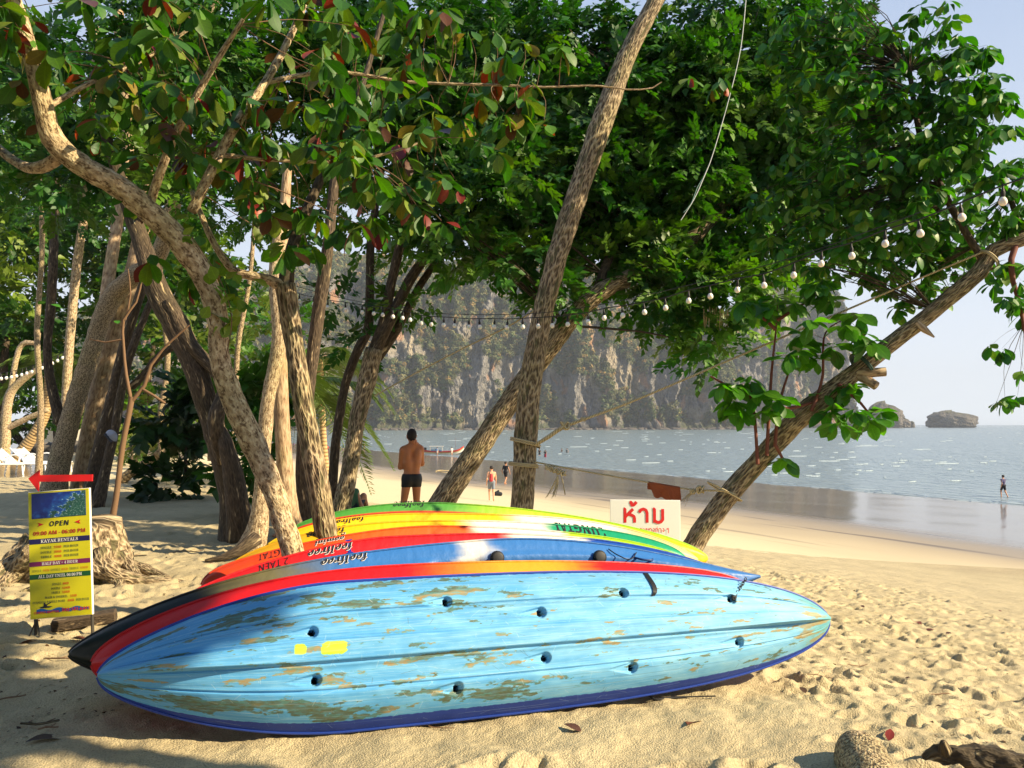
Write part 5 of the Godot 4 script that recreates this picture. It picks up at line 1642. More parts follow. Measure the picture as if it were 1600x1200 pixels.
	for e in [["SINGLE", grn], ["500B", redm], ["DOUBLE", grn], ["800B", redm], ["TRIBLE", grn], ["1000B", redm]]:
		var n: float = e[0].length() * w * 0.9 / 36.0
		line(o, e[0], "Droid Serif", 400, xx + n / 2, p.y, n, 0.0155, z, e[1])
		xx += n + w * 0.9 / 36.0
	# blue splash, paddler and the contact line
	p = at.call(0.56, 0.945)
	var wave := PackedVector2Array()
	for k in 24: wave.append(Vector2(lerpf(-0.19, 0.2, k / 23.0), 0.012 + 0.008 * sin(k * 0.8)))
	for k in 24: wave.append(Vector2(lerpf(0.2, -0.19, k / 23.0), -0.012 + 0.006 * sin(k * 1.3)))
	obj("splash", flat(wave), mat(rgb8(24, 92, 170), 0.5), o, Transform3D(Basis.IDENTITY, Vector3(p.x - 0.02, p.y + 0.004, z)))
	line(o, "CONTACT-MUTTON :", "Droid Sans", 700, -w * 0.22, p.y - 0.006, w * 0.42, 0.017, z + 0.0015, mat(rgb8(212, 36, 30), 0.5))
	line(o, "083-181-6411", "Droid Sans", 700, w * 0.24, p.y + 0.002, w * 0.44, 0.026, z + 0.0015, mat(rgb8(214, 36, 40), 0.5))
	p = at.call(0.26, 0.905)
	obj("paddler", flat(PackedVector2Array([Vector2(-0.05, 0.0), Vector2(-0.018, 0.006), Vector2(-0.014, 0.02), Vector2(-0.018, 0.026), Vector2(-0.01, 0.034), Vector2(-0.004, 0.026), Vector2(0.002, 0.018), Vector2(0.032, 0.032), Vector2(0.046, 0.036), Vector2(0.036, 0.026), Vector2(0.008, 0.012), Vector2(0.01, 0.005), Vector2(0.052, 0.0), Vector2(0.03, -0.008), Vector2(-0.03, -0.008)])), ink, o, Transform3D(Basis.IDENTITY, Vector3(p.x, p.y - 0.004, z)))
	# dark frame and its legs
	var steel := mat(rgb8(58, 54, 48), 0.6)
	for s in [-1.0, 1.0]:
		obj("leg", tube_mesh([[Vector3(s * (w / 2 - 0.02), b + 0.5, -0.022), 0.012], [Vector3(s * (w / 2 - 0.02), -0.04, -0.022), 0.012]], 8), steel, o)
	obj("leg", tube_mesh([[Vector3(-w / 2 + 0.05, b + 0.05, -0.03), 0.006], [Vector3(-w / 2 - 0.015, -0.03, 0.03), 0.006]], 6), steel, o)
	obj("leg", tube_mesh([[Vector3(-w / 2 + 0.02, b + 0.05, -0.03), 0.006], [Vector3(-w / 2 + 0.075, -0.03, 0.02), 0.006]], 6), steel, o)
	# red wooden arrow
	var ar := PackedVector2Array([Vector2(-0.245, 0.0), Vector2(-0.165, 0.066), Vector2(-0.165, 0.026), Vector2(0.245, 0.026), Vector2(0.245, -0.026), Vector2(-0.165, -0.026), Vector2(-0.165, -0.10)])
	obj("arrow", slab(ar, 0.016), mat(rgb8(214, 22, 22), 0.45), o, Transform3D(Basis.from_euler(Vector3(0, 0, -0.065)), Vector3(-0.005, b + h + 0.092, -0.03)))
	obj("arrow_stick", box_mesh(Vector3(0.02, 0.2, 0.012), 0.002), mat(rgb8(110, 84, 56), 0.8), o, Transform3D(Basis.IDENTITY, Vector3(0.14, b + h - 0.005, -0.047)))
	# wooden beam behind its feet
	var p1 := px(132, 978, d + 0.25)
	var bm := obj("wooden_beam", box_mesh(Vector3(0.46, 0.09, 0.12), 0.012), M.bark_dim, null, Transform3D(Basis.from_euler(Vector3(0.1, 0.35, 0.10)), Vector3(p1.x, beach(p1.x, p1.z) + 0.04, p1.z)))
	tag(bm, "weathered grey wooden beam lying behind the feet of the rental sign", "beam")
	# old stump with roots
	var c := on_beach(92, 915)
	c.z -= 0.35
	c.y = beach(c.x, c.z)
	var st := thing("tree_stump", "broad gnarled grey stump with spreading roots behind the rental sign", "stump", c)
	var mb := MB.new()
	var nz := noise(1.0, 4, 77)
	for a in 72:
		var an := TAU * a / 71.0
		var dir := Vector3(cos(an), 0, sin(an))
		for k in 22:
			var f := k / 21.0
			var ridge := absf(nz.get_noise_2d(cos(an) * 2.6, sin(an) * 2.6)) * 0.35 + 0.22 * nz.get_noise_3d(dir.x * 5, f * 2.0, dir.z * 5)
			var r := lerpf(0.72, 0.46, pow(f, 0.5)) * (0.82 + 0.5 * ridge)
			var top := 0.62 + 0.16 * nz.get_noise_2d(dir.x * 1.5 + 3.0, dir.z * 1.5) + 0.06 * dir.x
			var y := f * top
			if k == 21: r *= 0.03; y -= 0.05
			elif k == 20: r *= 0.7
			mb.add(Vector3(dir.x * r, y - 0.05, dir.z * r * 0.8), Vector2(a / 71.0 * 6.0, y * 1.5))
	mb.grid(0, 72, 22)
	obj("stump", mb.done(false, true), M.bark_brown, st)
	for q in [[0.35, 0.75, 0.30, 0.10], [0.95, 0.62, 0.26, 0.085], [-0.05, 0.8, 0.22, 0.075], [2.2, 0.5, 0.30, 0.12], [2.75, 0.75, 0.36, 0.15], [3.3, 0.6, 0.3, 0.13], [1.55, 0.35, 0.2, 0.09], [-0.6, 0.6, 0.2, 0.08]]:
		# a root runs out from the stump's foot and goes under the sand
		var path := []
		for k in 8:
			var t := k / 7.0
			var an: float = q[0] + 0.35 * sin(t * 4.0 + q[0] * 3.0)
			var r: float = 0.42 + q[1] * t
			var spot := Vector3(cos(an) * r, 0, sin(an) * r * 0.85)
			spot.y = beach(c.x + spot.x, c.z + spot.z) - c.y + q[2] * pow(1.0 - t, 2.2) - 0.05 * t
			path.append([spot, q[3] * (1.0 - 0.72 * t)])
		obj("root", tube_mesh(smooth_path(path, 0.03), 14, 0.3, 8.0, 2.0, 1.5), M.bark_brown, st)

const THAI := {
	"ho": [[[-0.08, 1.0], [0.02, 1.0], [0.02, 0.0]], [[0.02, 0.40], [0.26, 0.64], [0.62, 1.0]], [[0.30, 0.62], [0.5, 0.56], [0.68, 0.46], [0.72, 0.3], [0.72, 0.0]]],
	"tho": [[[0.36, 1.5], [0.50, 1.48], [0.52, 1.28], [0.68, 1.3], [0.88, 1.52]]],
	"aa": [[[0.0, 0.74], [0.12, 0.94], [0.32, 1.0], [0.5, 0.92], [0.58, 0.7], [0.58, 0.0]]],
	"mo": [[[-0.06, 1.0], [0.06, 1.0], [0.06, 0.0]], [[0.06, 0.14], [0.28, 0.02], [0.52, 0.05], [0.66, 0.22], [0.66, 1.0]]],
	"cho": [[[0.0, 0.8], [0.2, 1.0], [0.45, 0.96], [0.6, 0.7], [0.57, 0.3], [0.4, 0.02], [0.2, 0.0], [0.2, 0.3]]],
	"a": [[[0.0, 0.78], [0.14, 0.64], [0.36, 0.86]], [[0.0, 0.34], [0.14, 0.2], [0.36, 0.42]]],
	"kho": [[[0.02, 0.8], [0.12, 1.0], [0.24, 0.86], [0.12, 0.6], [0.12, 0.1], [0.32, 0.0], [0.58, 0.06], [0.6, 1.0]]],
	"yo": [[[0.16, 1.0], [0.02, 0.84], [0.08, 0.62], [0.22, 0.54], [0.06, 0.36], [0.08, 0.08], [0.32, 0.0], [0.58, 0.08], [0.6, 1.0]]],
	"o": [[[0.16, 0.56], [0.02, 0.66], [0.12, 0.94], [0.36, 1.0], [0.58, 0.8], [0.6, 0.3], [0.42, 0.02], [0.16, 0.02], [0.05, 0.3]]],
	"ngo": [[[0.22, 0.9], [0.4, 1.0], [0.5, 0.8], [0.48, 0.1], [0.08, 0.4]]],
	"to": [[[0.16, 0.3], [0.06, 0.0], [0.0, 0.6], [0.14, 0.98], [0.31, 0.84], [0.48, 0.98], [0.62, 0.7], [0.62, 0.0]]],
	"ek": [[[0.42, 1.2], [0.42, 1.46]]],
	"yamok": [[[0.02, 0.66], [0.06, 0.96], [0.22, 0.7], [0.28, 0.98], [0.48, 0.96], [0.5, 0.6], [0.48, -0.3]]],
}

func thai(o: Node3D, word: Array, x0: float, y0: float, size: float, pen: float, gap: float, z: float, m: Material):
	var x := x0
	var depth := 0.0
	for g in word:
		if g == " ":
			x += size * 0.4
			continue
		var over: bool = g == "tho" or g == "ek"
		var at := x - (size * 0.72 + gap if over else 0.0)
		for s in THAI[g]:
			var pts := PackedVector2Array()
			for p in s: pts.append(Vector2(at + p[0] * size, y0 + p[1] * size))
			for poly in Geometry2D.offset_polyline(pts, pen, Geometry2D.JOIN_ROUND, Geometry2D.END_BUTT):
				depth += 0.0004
				obj("lettering", flat(poly), m, o, Transform3D(Basis.IDENTITY, Vector3(0, 0, z + depth)))
		if not over: x += size * (0.4 if g == "a" else 0.72) + gap

func thai_sign():
	var d := 8.95
	var c := px(1008, 830, d)
	var foot := Vector3(c.x, beach(c.x, c.z), c.z)
	var o := thing("notice_board", "white notice board with red lettering behind the far kayak ends", "sign", foot)
	var top := px(1008, 781, d).y - foot.y
	var w := 0.775
	obj("board", box_mesh(Vector3(w, 0.62, 0.012), 0.003), mat(rgb8(244, 242, 236), 0.5), o, Transform3D(Basis.from_euler(Vector3(0, 0, -0.008)), Vector3(0, top - 0.31, 0)))
	for s in [-1.0, 1.0]:
		obj("stake", box_mesh(Vector3(0.035, top, 0.03), 0.004), M.bark_twig, o, Transform3D(Basis.IDENTITY, Vector3(s * 0.28, top / 2 - 0.06, -0.023)))
	var red := mat(rgb8(222, 34, 38), 0.5)
	thai(o, ["ho", "tho", "aa", "mo"], -0.225, top - 0.250, 0.150, 0.0165, 0.052, 0.0075, red)
	thai(o, ["cho", "a", "kho", "aa", "yo", "kho", "o", "ngo", "to", "ek", "aa", "ngo", " ", "yamok"], -0.155, top - 0.352, 0.040, 0.0036, 0.0065, 0.0075, red)
	thai(o, ["to", "ek", "ngo", "ek"], -0.32, top - 0.352, 0.040, 0.0036, 0.0065, 0.0075, red)

# ---------------------------------------------------------------- ropes, bulbs, cloth
func ring_round(c: Vector3, axis: Vector3, r: float, turns: float, thick: float, rise: float) -> Array:
	var out := []
	var side := axis.cross(Vector3(0.2, 0.1, 1)).normalized()
	var other := axis.cross(side)
	var n := int(turns * 22)
	for k in n + 1:
		var an := TAU * turns * k / n
		out.append([c + side * cos(an) * r + other * sin(an) * r + axis * rise * (float(k) / n - 0.5), thick])
	return out

func knot(c: Vector3, r: float, thick: float, seed_: int) -> ArrayMesh:
	var rn := RandomNumberGenerator.new()
	rn.seed = seed_
	var path := []
	for k in 44:
		var t := k / 43.0 * TAU * 3.0
		path.append([c + Vector3(cos(t * 1.1) * r * (0.8 + 0.2 * cos(t * 2.3)), sin(t * 1.7 + seed_) * r * 0.8, sin(t) * r * 0.9), thick])
	var mb := MB.new()
	tube(mb, path, 8)
	return mb.done()

func moved(o: Node3D, list: Array) -> Array:
	var out := []
	for q in list: out.append([q[0] - o.position, q[1]])
	return out

func ropes():
	var rh := nbytes(noise(0.05, 3, 111), 64, 64)
	for y in 64:
		for x in 64: rh[y * 64 + x] = int(clampf(absf(sin((x + y * 1.0) / 64.0 * PI * 3.0)) * 210.0 + rh[y * 64 + x] * 0.18, 0, 255))
	M.rope = tmat(blend_tex(64, 64, rh, lut([[0.0, rgb8(118, 98, 66)], [0.6, rgb8(196, 178, 136)], [1.0, rgb8(214, 198, 160)]]), rh, lut([[0, rgb8(150, 130, 96)], [1, rgb8(190, 170, 130)]]), 2.0, 3.0), 0.95, 0.0, grey_tex(64, 64, rh), 0.4)
	var up := Vector3(0.06, 1, 0).normalized()
	var o := thing("rope", "long pale rope slanting up from the middle trunk to the leaning almond", "rope", px(818, 692, 10.4))
	obj("loop", tube_mesh(moved(o, ring_round(px(821, 691, 10.4), Vector3(0.25, 1, 0).normalized(), 0.195, 1.9, 0.013, 0.05)), 8, 0, 1, 1, 12), M.rope, o)
	obj("line", tube_mesh(moved(o, smooth_path([[px(838, 694, 10.22), 0.022], [px(858, 682, 10.1), 0.026], [px(880, 667, 10.05), 0.026], [px(910, 656, 10.0), 0.018], [px(1000, 622, 9.9), 0.014], [px(1150, 558, 9.7), 0.012], [px(1300, 494, 9.4), 0.012], [px(1430, 438, 9.1), 0.011], [px(1540, 392, 8.85), 0.011]], 0.1)), 8, 0, 1, 1, 8), M.rope, o)
	obj("knot", knot(px(883, 665, 10.02) - o.position, 0.055, 0.016, 3), M.rope, o)
	obj("knot", knot(px(911, 655, 9.98) - o.position, 0.022, 0.012, 4), M.rope, o)
	obj("loop", tube_mesh(moved(o, ring_round(px(1543, 406, 8.9), Vector3(0.75, 0.65, 0).normalized(), 0.125, 2.0, 0.011, 0.04)), 8), M.rope, o)
	o = thing("rope", "sagging white rope between the middle trunk and the leaning almond, knotted at both ends", "rope", px(818, 726, 10.4))
	obj("loop", tube_mesh(moved(o, ring_round(px(818, 726, 10.4), Vector3(0.1, 1, 0).normalized(), 0.19, 2.9, 0.009, 0.05)), 8), M.rope, o)
	obj("line", tube_mesh(moved(o, smooth_path([[px(836, 722, 10.22), 0.012], [px(868, 728, 10.1), 0.012], [px(940, 741, 9.9), 0.011], [px(1010, 753, 9.75), 0.011], [px(1066, 763, 9.6), 0.011], [px(1100, 766, 9.5), 0.012], [px(1128, 767, 9.3), 0.012], [px(1150, 772, 9.22), 0.012]], 0.1)), 8, 0, 1, 1, 8), M.rope, o)
	for k in 5:
		obj("knot", knot(px(856 + 6 * k, 730 + 2.5 * k, 10.08) - o.position, 0.03, 0.012, 10 + k), M.rope, o)
	obj("knot", knot(px(1094, 765, 9.5) - o.position, 0.045, 0.014, 20), M.rope, o)
	obj("knot", knot(px(1082, 768, 9.52) - o.position, 0.03, 0.012, 21), M.rope, o)
	for k in 9:
		var e := rr(-8, 8)
		obj("frayed_end", tube_mesh(moved(o, smooth_path([[px(872, 742, 10.05), 0.006], [px(868 + e * 0.5, 758, 10.05), 0.005], [px(860 + e, 776 + rr(-6, 4), 10.05), 0.003]], 0.04)), 5), M.rope, o)
	obj("frayed_end", tube_mesh(moved(o, smooth_path([[px(876, 740, 10.0), 0.009], [px(880, 756, 10.0), 0.008], [px(883, 773, 10.0), 0.008]], 0.03)), 6), M.rope, o)
	for k in 8:
		obj("frayed_end", tube_mesh(moved(o, smooth_path([[px(1084, 767, 9.5), 0.005], [px(1076 + rr(-3, 3), 774, 9.5), 0.003], [px(1070 + rr(-8, 6), 786 + rr(-6, 6), 9.5), 0.0015]], 0.03)), 5), M.rope, o)
	obj("loop", tube_mesh(moved(o, ring_round(px(1132, 768, 9.4), Vector3(0.5, 0.86, 0).normalized(), 0.215, 1.0, 0.011, 0.01)), 8), M.rope, o)
	o = thing("rope", "thin rope rising behind the man from the dark stems to the crossing trunk", "rope", px(590, 615, 12.6))
	obj("line", tube_mesh(moved(o, smooth_path([[px(586, 618, 12.5), 0.012], [px(640, 588, 12.4), 0.012], [px(720, 546, 12.2), 0.012], [px(792, 511, 12.0), 0.012], [px(860, 470, 12.0), 0.012]], 0.2)), 6), M.rope, o)
	o = thing("rope", "dark green rope wound round the leaning almond above its cut stubs", "rope", px(1345, 572, 9.2))
	obj("loop", tube_mesh(moved(o, ring_round(px(1347, 571, 9.2), Vector3(0.8, 0.6, 0).normalized(), 0.165, 2.5, 0.013, 0.05)), 8), mat(rgb8(38, 66, 58), 0.8), o)
	o = thing("fishing_line", "thin pale nylon line hanging in the dark crown, frayed at its end", "line", px(1165, -20, 7.0))
	obj("line", tube_mesh(moved(o, smooth_path([[px(1168, -30, 7.0), 0.004], [px(1158, 70, 7.0), 0.004], [px(1140, 150, 7.0), 0.004], [px(1114, 240, 7.0), 0.004], [px(1100, 276, 7.0), 0.005], [px(1085, 310, 7.0), 0.004], [px(1064, 344, 7.0), 0.003]], 0.05)), 5), mat(rgb8(196, 206, 204), 0.6), o)
	obj("frayed_end", tube_mesh(moved(o, smooth_path([[px(1100, 276, 7.0), 0.003], [px(1090, 292, 7.0), 0.003], [px(1080, 318, 7.0), 0.003], [px(1068, 332, 7.0), 0.002]], 0.05)), 5), mat(rgb8(140, 178, 168), 0.6), o)
	# cloth over the lower rope
	var cm := MB.new()
	var nu := 40
	var nv := 24
	for a in nu:
		var t := float(a) / (nu - 1)
		var top := px(lerpf(1012, 1062, t), lerpf(753.5, 762.0, t), lerpf(9.745, 9.61, t))
		for b in nv:
			var f := float(b) / (nv - 1)
			var back := f < 0.3
			var q := (0.3 - f) / 0.3 if back else (f - 0.3) / 0.7
			var fold := 0.02 * sin(t * 9.0 + 1.0) * q + 0.035 * exp(-pow((t - 0.56) / 0.07, 2.0)) * q
			var z := (-0.016 - fold if back else 0.016 + fold * 1.2) if q > 0.02 else 0.0
			var drop := q * (0.10 if back else 0.185 + 0.012 * sin(t * 17.0))
			var slip := (0.07 * q * (1.0 - t) + 0.02 * t * q) if not back else 0.0
			cm.add(top + Vector3(slip, 0.014 - drop - (0.02 * exp(-pow((t - 0.56) / 0.05, 2.0)) * q), z))
	cm.grid(0, nu, nv)
	var cl := obj("cloth", cm.done(), mat(rgb8(146, 74, 40), 0.9))
	tag(cl, "rust brown cloth hung over the sagging rope above the notice board", "cloth")
	# bulbs
	o = thing("string_lights", "string of white round bulbs in black sockets crossing in front of the crowns", "string lights", px(820, 490, 10.0))
	var xs := [468, 490, 512, 540, 566, 584, 598, 614, 629, 641, 658, 674, 693, 710, 733, 750, 772, 792, 817, 841, 863, 887, 919, 944, 973, 1007, 1040, 1076, 1110, 1152, 1194, 1240, 1283, 1331, 1383, 1438, 1503, 1567]
	var ys := [470, 475, 480, 484, 488, 490, 492, 495, 497, 500, 505, 507, 508, 509, 511, 511, 511, 512, 511, 510, 509, 507, 503, 497, 493, 488, 481, 470, 463, 453, 446, 430, 412, 400, 381, 365, 340, 315]
	var far := func(x: float) -> float: return 5.4 + 7.0 * pow(clampf((1580.0 - x) / 1080.0, 0, 1.1), 1.15)
	var cable := [[px(380, 430, 13.2) - o.position, 0.006]]
	var gb := MB.new()
	for a in 14:
		for b in 13:
			var th := TAU * a / 13.0
			var f := b / 12.0
			var r := 0.0325 * sin(clampf(f * 1.22, 0.0, 1.0) * PI * 0.98 * 0.82 + 0.0) if f < 0.8 else lerpf(0.0, 0.015, 1.0)
			var yy := -0.035 + 0.075 * f
			if f < 0.7: r = 0.0325 * sqrt(maxf(0.0, 1.0 - pow((f - 0.45) / 0.46, 2.0)))
			else: r = lerpf(0.0325 * sqrt(1.0 - pow(0.25 / 0.46, 2.0)), 0.014, smoothstep(0.7, 1.0, f))
			gb.add(Vector3(cos(th) * r, yy, sin(th) * r))
	gb.grid(0, 14, 13)
	var bulb := gb.done(false, true)
	var sb := MB.new()
	tube(sb, [[Vector3(0, 0.032, 0), 0.016], [Vector3(0, 0.075, 0), 0.017], [Vector3(0, 0.082, 0), 0.012], [Vector3(0, 0.125, 0), 0.006]], 12)
	var socket := sb.done()
	var glass := mat(rgb8(238, 236, 226), 0.12)
	glass.subsurf_scatter_enabled = true
	glass.subsurf_scatter_strength = 0.3
	for k in xs.size():
		var d: float = far.call(float(xs[k]))
		var p := px(xs[k], ys[k], d) - o.position
		var swing := Basis.from_euler(Vector3(rr(-0.12, 0.12), rr(0, TAU), rr(-0.14, 0.14)))
		var bl := obj("bulb", bulb, glass, o, Transform3D(swing.scaled(Vector3.ONE * 0.88), p))
		obj("socket", socket, M.black, bl)
		cable.append([p + Vector3(0, 0.112, 0), 0.006])
	cable.append([px(1640, 265, 5.0) - o.position, 0.006])
	obj("cable", tube_mesh(smooth_path(cable, 0.08), 6), M.black, o)
	var second := []
	for k in range(0, cable.size(), 4): second.append([cable[k][0] + Vector3(0, 0.05, 0.02), 0.004])
	obj("stay_wire", tube_mesh(smooth_path(second, 0.2), 5), M.black, o)
	o = thing("string_lights", "short string of small white bulbs far back at the left edge", "string lights", px(40, 585, 24))
	cable = []
	for k in 15:
		var x := -14.0 + k * 8.0
		var p := px(x, 592 - 0.02 * x * x * 0.12 - 0.1 * x, 24) - o.position
		var bl := obj("bulb", bulb, glass, o, Transform3D(Basis.from_euler(Vector3(0, 0, rr(-0.2, 0.2))).scaled(Vector3.ONE * 1.5), p))
		obj("socket", socket, M.black, bl)
		cable.append([p + Vector3(0, 0.18, 0), 0.008])
	obj("cable", tube_mesh(smooth_path(cable, 0.1), 5), M.black, o)


# ---------------------------------------------------------------- people
func nets(mb: MB, bones: Array, k: float, cell: float, grow := 0.0, clips: Array = []):
	# a smooth skin round tapered bones: [from, to, radius, radius]; clips are planes that cut it
	var lo := Vector3.ONE * 1e9
	var hi := -lo
	for b in bones:
		var r: float = maxf(b[2], b[3]) + grow + k + cell * 2.0
		for e in 2:
			lo = lo.min(b[e] - Vector3.ONE * r)
			hi = hi.max(b[e] + Vector3.ONE * r)
	var nx := int((hi.x - lo.x) / cell) + 2
	var ny := int((hi.y - lo.y) / cell) + 2
	var nz := int((hi.z - lo.z) / cell) + 2
	var f := PackedFloat32Array()
	f.resize(nx * ny * nz)
	f.fill(1000.0)
	for b in bones:
		var a: Vector3 = b[0]
		var ab: Vector3 = b[1] - a
		var l2 := maxf(ab.length_squared(), 1e-9)
		var r: float = maxf(b[2], b[3]) + grow + k + cell * 1.8
		var i0 := ((a.min(b[1]) - Vector3.ONE * r - lo) / cell).floor()
		var i1 := ((a.max(b[1]) + Vector3.ONE * r - lo) / cell).ceil()
		for z in range(maxi(0, int(i0.z)), mini(nz, int(i1.z) + 1)):
			for y in range(maxi(0, int(i0.y)), mini(ny, int(i1.y) + 1)):
				var row := (z * ny + y) * nx
				for x in range(maxi(0, int(i0.x)), mini(nx, int(i1.x) + 1)):
					var p := lo + Vector3(x, y, z) * cell
					var t := clampf((p - a).dot(ab) / l2, 0.0, 1.0)
					var d: float = p.distance_to(a + ab * t) - lerpf(b[2], b[3], t) - grow
					var o := f[row + x]
					var h := maxf(k - absf(d - o), 0.0) / k
					f[row + x] = minf(d, o) - h * h * k * 0.25
	if clips.size() > 0:
		for z in nz:
			for y in ny:
				for x in nx:
					var q := (z * ny + y) * nx + x
					if f[q] < 900.0:
						var p := lo + Vector3(x, y, z) * cell
						for c in clips: f[q] = maxf(f[q], c.distance_to(p))
	var id := PackedInt32Array()
	id.resize(f.size())
	id.fill(-1)
	var offs := [0, 1, nx, nx + 1, nx * ny, nx * ny + 1, nx * ny + nx, nx * ny + nx + 1]
	var corner := [Vector3(0, 0, 0), Vector3(1, 0, 0), Vector3(0, 1, 0), Vector3(1, 1, 0), Vector3(0, 0, 1), Vector3(1, 0, 1), Vector3(0, 1, 1), Vector3(1, 1, 1)]
	var edges := [[0, 1], [2, 3], [4, 5], [6, 7], [0, 2], [1, 3], [4, 6], [5, 7], [0, 4], [1, 5], [2, 6], [3, 7]]
	for z in nz - 1:
		for y in ny - 1:
			for x in nx - 1:
				var q := (z * ny + y) * nx + x
				if f[q] > 500.0: continue
				var inside := 0
				for c in 8:
					if f[q + offs[c]] < 0.0: inside += 1
				if inside == 0 or inside == 8: continue
				var sum := Vector3.ZERO
				var n := 0
				for e in edges:
					var fa := f[q + offs[e[0]]]
					var fb := f[q + offs[e[1]]]
					if (fa < 0.0) != (fb < 0.0):
						sum += corner[e[0]].lerp(corner[e[1]], fa / (fa - fb))
						n += 1
				id[q] = mb.add(lo + (Vector3(x, y, z) + sum / n) * cell)
	var step := [1, nx, nx * ny]
	for z in range(1, nz - 1):
		for y in range(1, ny - 1):
			for x in range(1, nx - 1):
				var q := (z * ny + y) * nx + x
				if f[q] > 500.0: continue
				for ax in 3:
					var s0: bool = f[q] < 0.0
					if s0 == (f[q + step[ax]] < 0.0): continue
					var u: int = step[(ax + 1) % 3]
					var v: int = step[(ax + 2) % 3]
					var a := id[q]; var b := id[q - u]; var c := id[q - u - v]; var d := id[q - v]
					if a < 0 or b < 0 or c < 0 or d < 0: continue
					if s0: mb.quad(a, d, c, b)
					else: mb.quad(a, b, c, d)

func bone(a: Vector3, b: Vector3, r: float, s: float) -> Array:
	return [a, b, r, s]

func body_bones(pose: String, lean_: float) -> Dictionary:   # facing -z, feet at the origin, 1.72 m tall
	var V := func(x: float, y: float, z: float) -> Vector3: return Vector3(x, y, z)
	var head := V.call(0.0, 1.60, -0.02)
	var legs := []
	var drop := 0.0
	if pose == "walk":
		legs = [bone(V.call(-0.085, 0.92, 0), V.call(-0.085, 0.50, -0.16), 0.085, 0.055), bone(V.call(-0.085, 0.50, -0.16), V.call(-0.08, 0.08, -0.14), 0.055, 0.036), bone(V.call(-0.08, 0.06, -0.12), V.call(-0.08, 0.03, -0.28), 0.035, 0.025),
			bone(V.call(0.085, 0.92, 0), V.call(0.085, 0.49, 0.06), 0.085, 0.055), bone(V.call(0.085, 0.49, 0.06), V.call(0.07, 0.13, 0.30), 0.055, 0.036), bone(V.call(0.07, 0.11, 0.31), V.call(0.07, 0.02, 0.22), 0.035, 0.022)]
	elif pose == "sit":
		drop = 0.80
		legs = [bone(V.call(-0.09, 0.92, 0), V.call(-0.13, 1.24, -0.34), 0.085, 0.055), bone(V.call(-0.13, 1.24, -0.34), V.call(-0.12, 0.88, -0.58), 0.055, 0.036), bone(V.call(-0.12, 0.85, -0.58), V.call(-0.12, 0.83, -0.72), 0.035, 0.025),
			bone(V.call(0.09, 0.92, 0), V.call(0.13, 1.26, -0.32), 0.085, 0.055), bone(V.call(0.13, 1.26, -0.32), V.call(0.12, 0.88, -0.52), 0.055, 0.036), bone(V.call(0.12, 0.85, -0.52), V.call(0.12, 0.83, -0.66), 0.035, 0.025)]
	else:
		legs = [bone(V.call(-0.085, 0.92, 0), V.call(-0.11, 0.49, -0.02), 0.085, 0.055), bone(V.call(-0.11, 0.49, -0.02), V.call(-0.13, 0.08, 0.0), 0.055, 0.036), bone(V.call(-0.13, 0.05, 0.02), V.call(-0.14, 0.03, -0.15), 0.035, 0.025),
			bone(V.call(0.085, 0.92, 0), V.call(0.11, 0.49, -0.02), 0.085, 0.055), bone(V.call(0.11, 0.49, -0.02), V.call(0.12, 0.08, 0.0), 0.055, 0.036), bone(V.call(0.12, 0.05, 0.02), V.call(0.13, 0.03, -0.15), 0.035, 0.025)]
	var torso := [bone(V.call(-0.06, 0.95, 0), V.call(0.06, 0.95, 0), 0.10, 0.10), bone(V.call(0, 0.98, 0), V.call(0, 1.18, 0.0), 0.105, 0.11), bone(V.call(-0.06, 1.22, 0), V.call(0.06, 1.22, 0), 0.10, 0.10), bone(V.call(-0.07, 1.32, 0.0), V.call(0.07, 1.32, 0.0), 0.095, 0.095), bone(V.call(-0.145, 1.38, 0), V.call(0.145, 1.38, 0), 0.056, 0.056)]
	var neck := [bone(V.call(0, 1.40, 0), V.call(0, 1.52, -0.015), 0.055, 0.048)]
	var skull := [bone(head, head + V.call(0, 0.025, 0.015), 0.083, 0.085), bone(head + V.call(0, -0.06, -0.03), head + V.call(0, -0.075, -0.045), 0.05, 0.04), bone(head + V.call(0, -0.02, -0.09), head + V.call(0, -0.035, -0.105), 0.012, 0.013), bone(head + V.call(-0.086, -0.01, 0.005), head + V.call(-0.088, 0.02, 0.01), 0.014, 0.016), bone(head + V.call(0.086, -0.01, 0.005), head + V.call(0.088, 0.02, 0.01), 0.014, 0.016)]
	var swing := 0.14 if pose == "walk" else (0.10 if pose == "sit" else 0.02)
	var arms := [bone(V.call(-0.175, 1.36, 0), V.call(-0.235, 1.08, swing), 0.05, 0.038), bone(V.call(-0.235, 1.08, swing), V.call(-0.245, 0.85, swing - 0.10), 0.038, 0.026), bone(V.call(-0.245, 0.83, swing - 0.11), V.call(-0.24, 0.72, swing - 0.14), 0.026, 0.014),
		bone(V.call(0.175, 1.36, 0), V.call(0.235, 1.08, -swing), 0.05, 0.038), bone(V.call(0.235, 1.08, -swing), V.call(0.245, 0.85, -swing - 0.10), 0.038, 0.026), bone(V.call(0.245, 0.83, -swing - 0.11), V.call(0.24, 0.72, -swing - 0.14), 0.026, 0.014)]
	if pose == "phone":
		arms[1] = bone(V.call(-0.235, 1.08, 0.02), V.call(-0.12, 1.20, -0.22), 0.038, 0.026); arms[2] = bone(V.call(-0.12, 1.2, -0.22), V.call(-0.06, 1.24, -0.27), 0.026, 0.016)
		arms[4] = bone(V.call(0.235, 1.08, -0.02), V.call(0.12, 1.20, -0.22), 0.038, 0.026); arms[5] = bone(V.call(0.12, 1.2, -0.22), V.call(0.06, 1.24, -0.27), 0.026, 0.016)
	return {"torso": torso, "legs": legs, "arms": arms, "neck": neck, "skull": skull, "head": head, "drop": drop, "hips": [torso[0], torso[1], legs[0], legs[3]]}

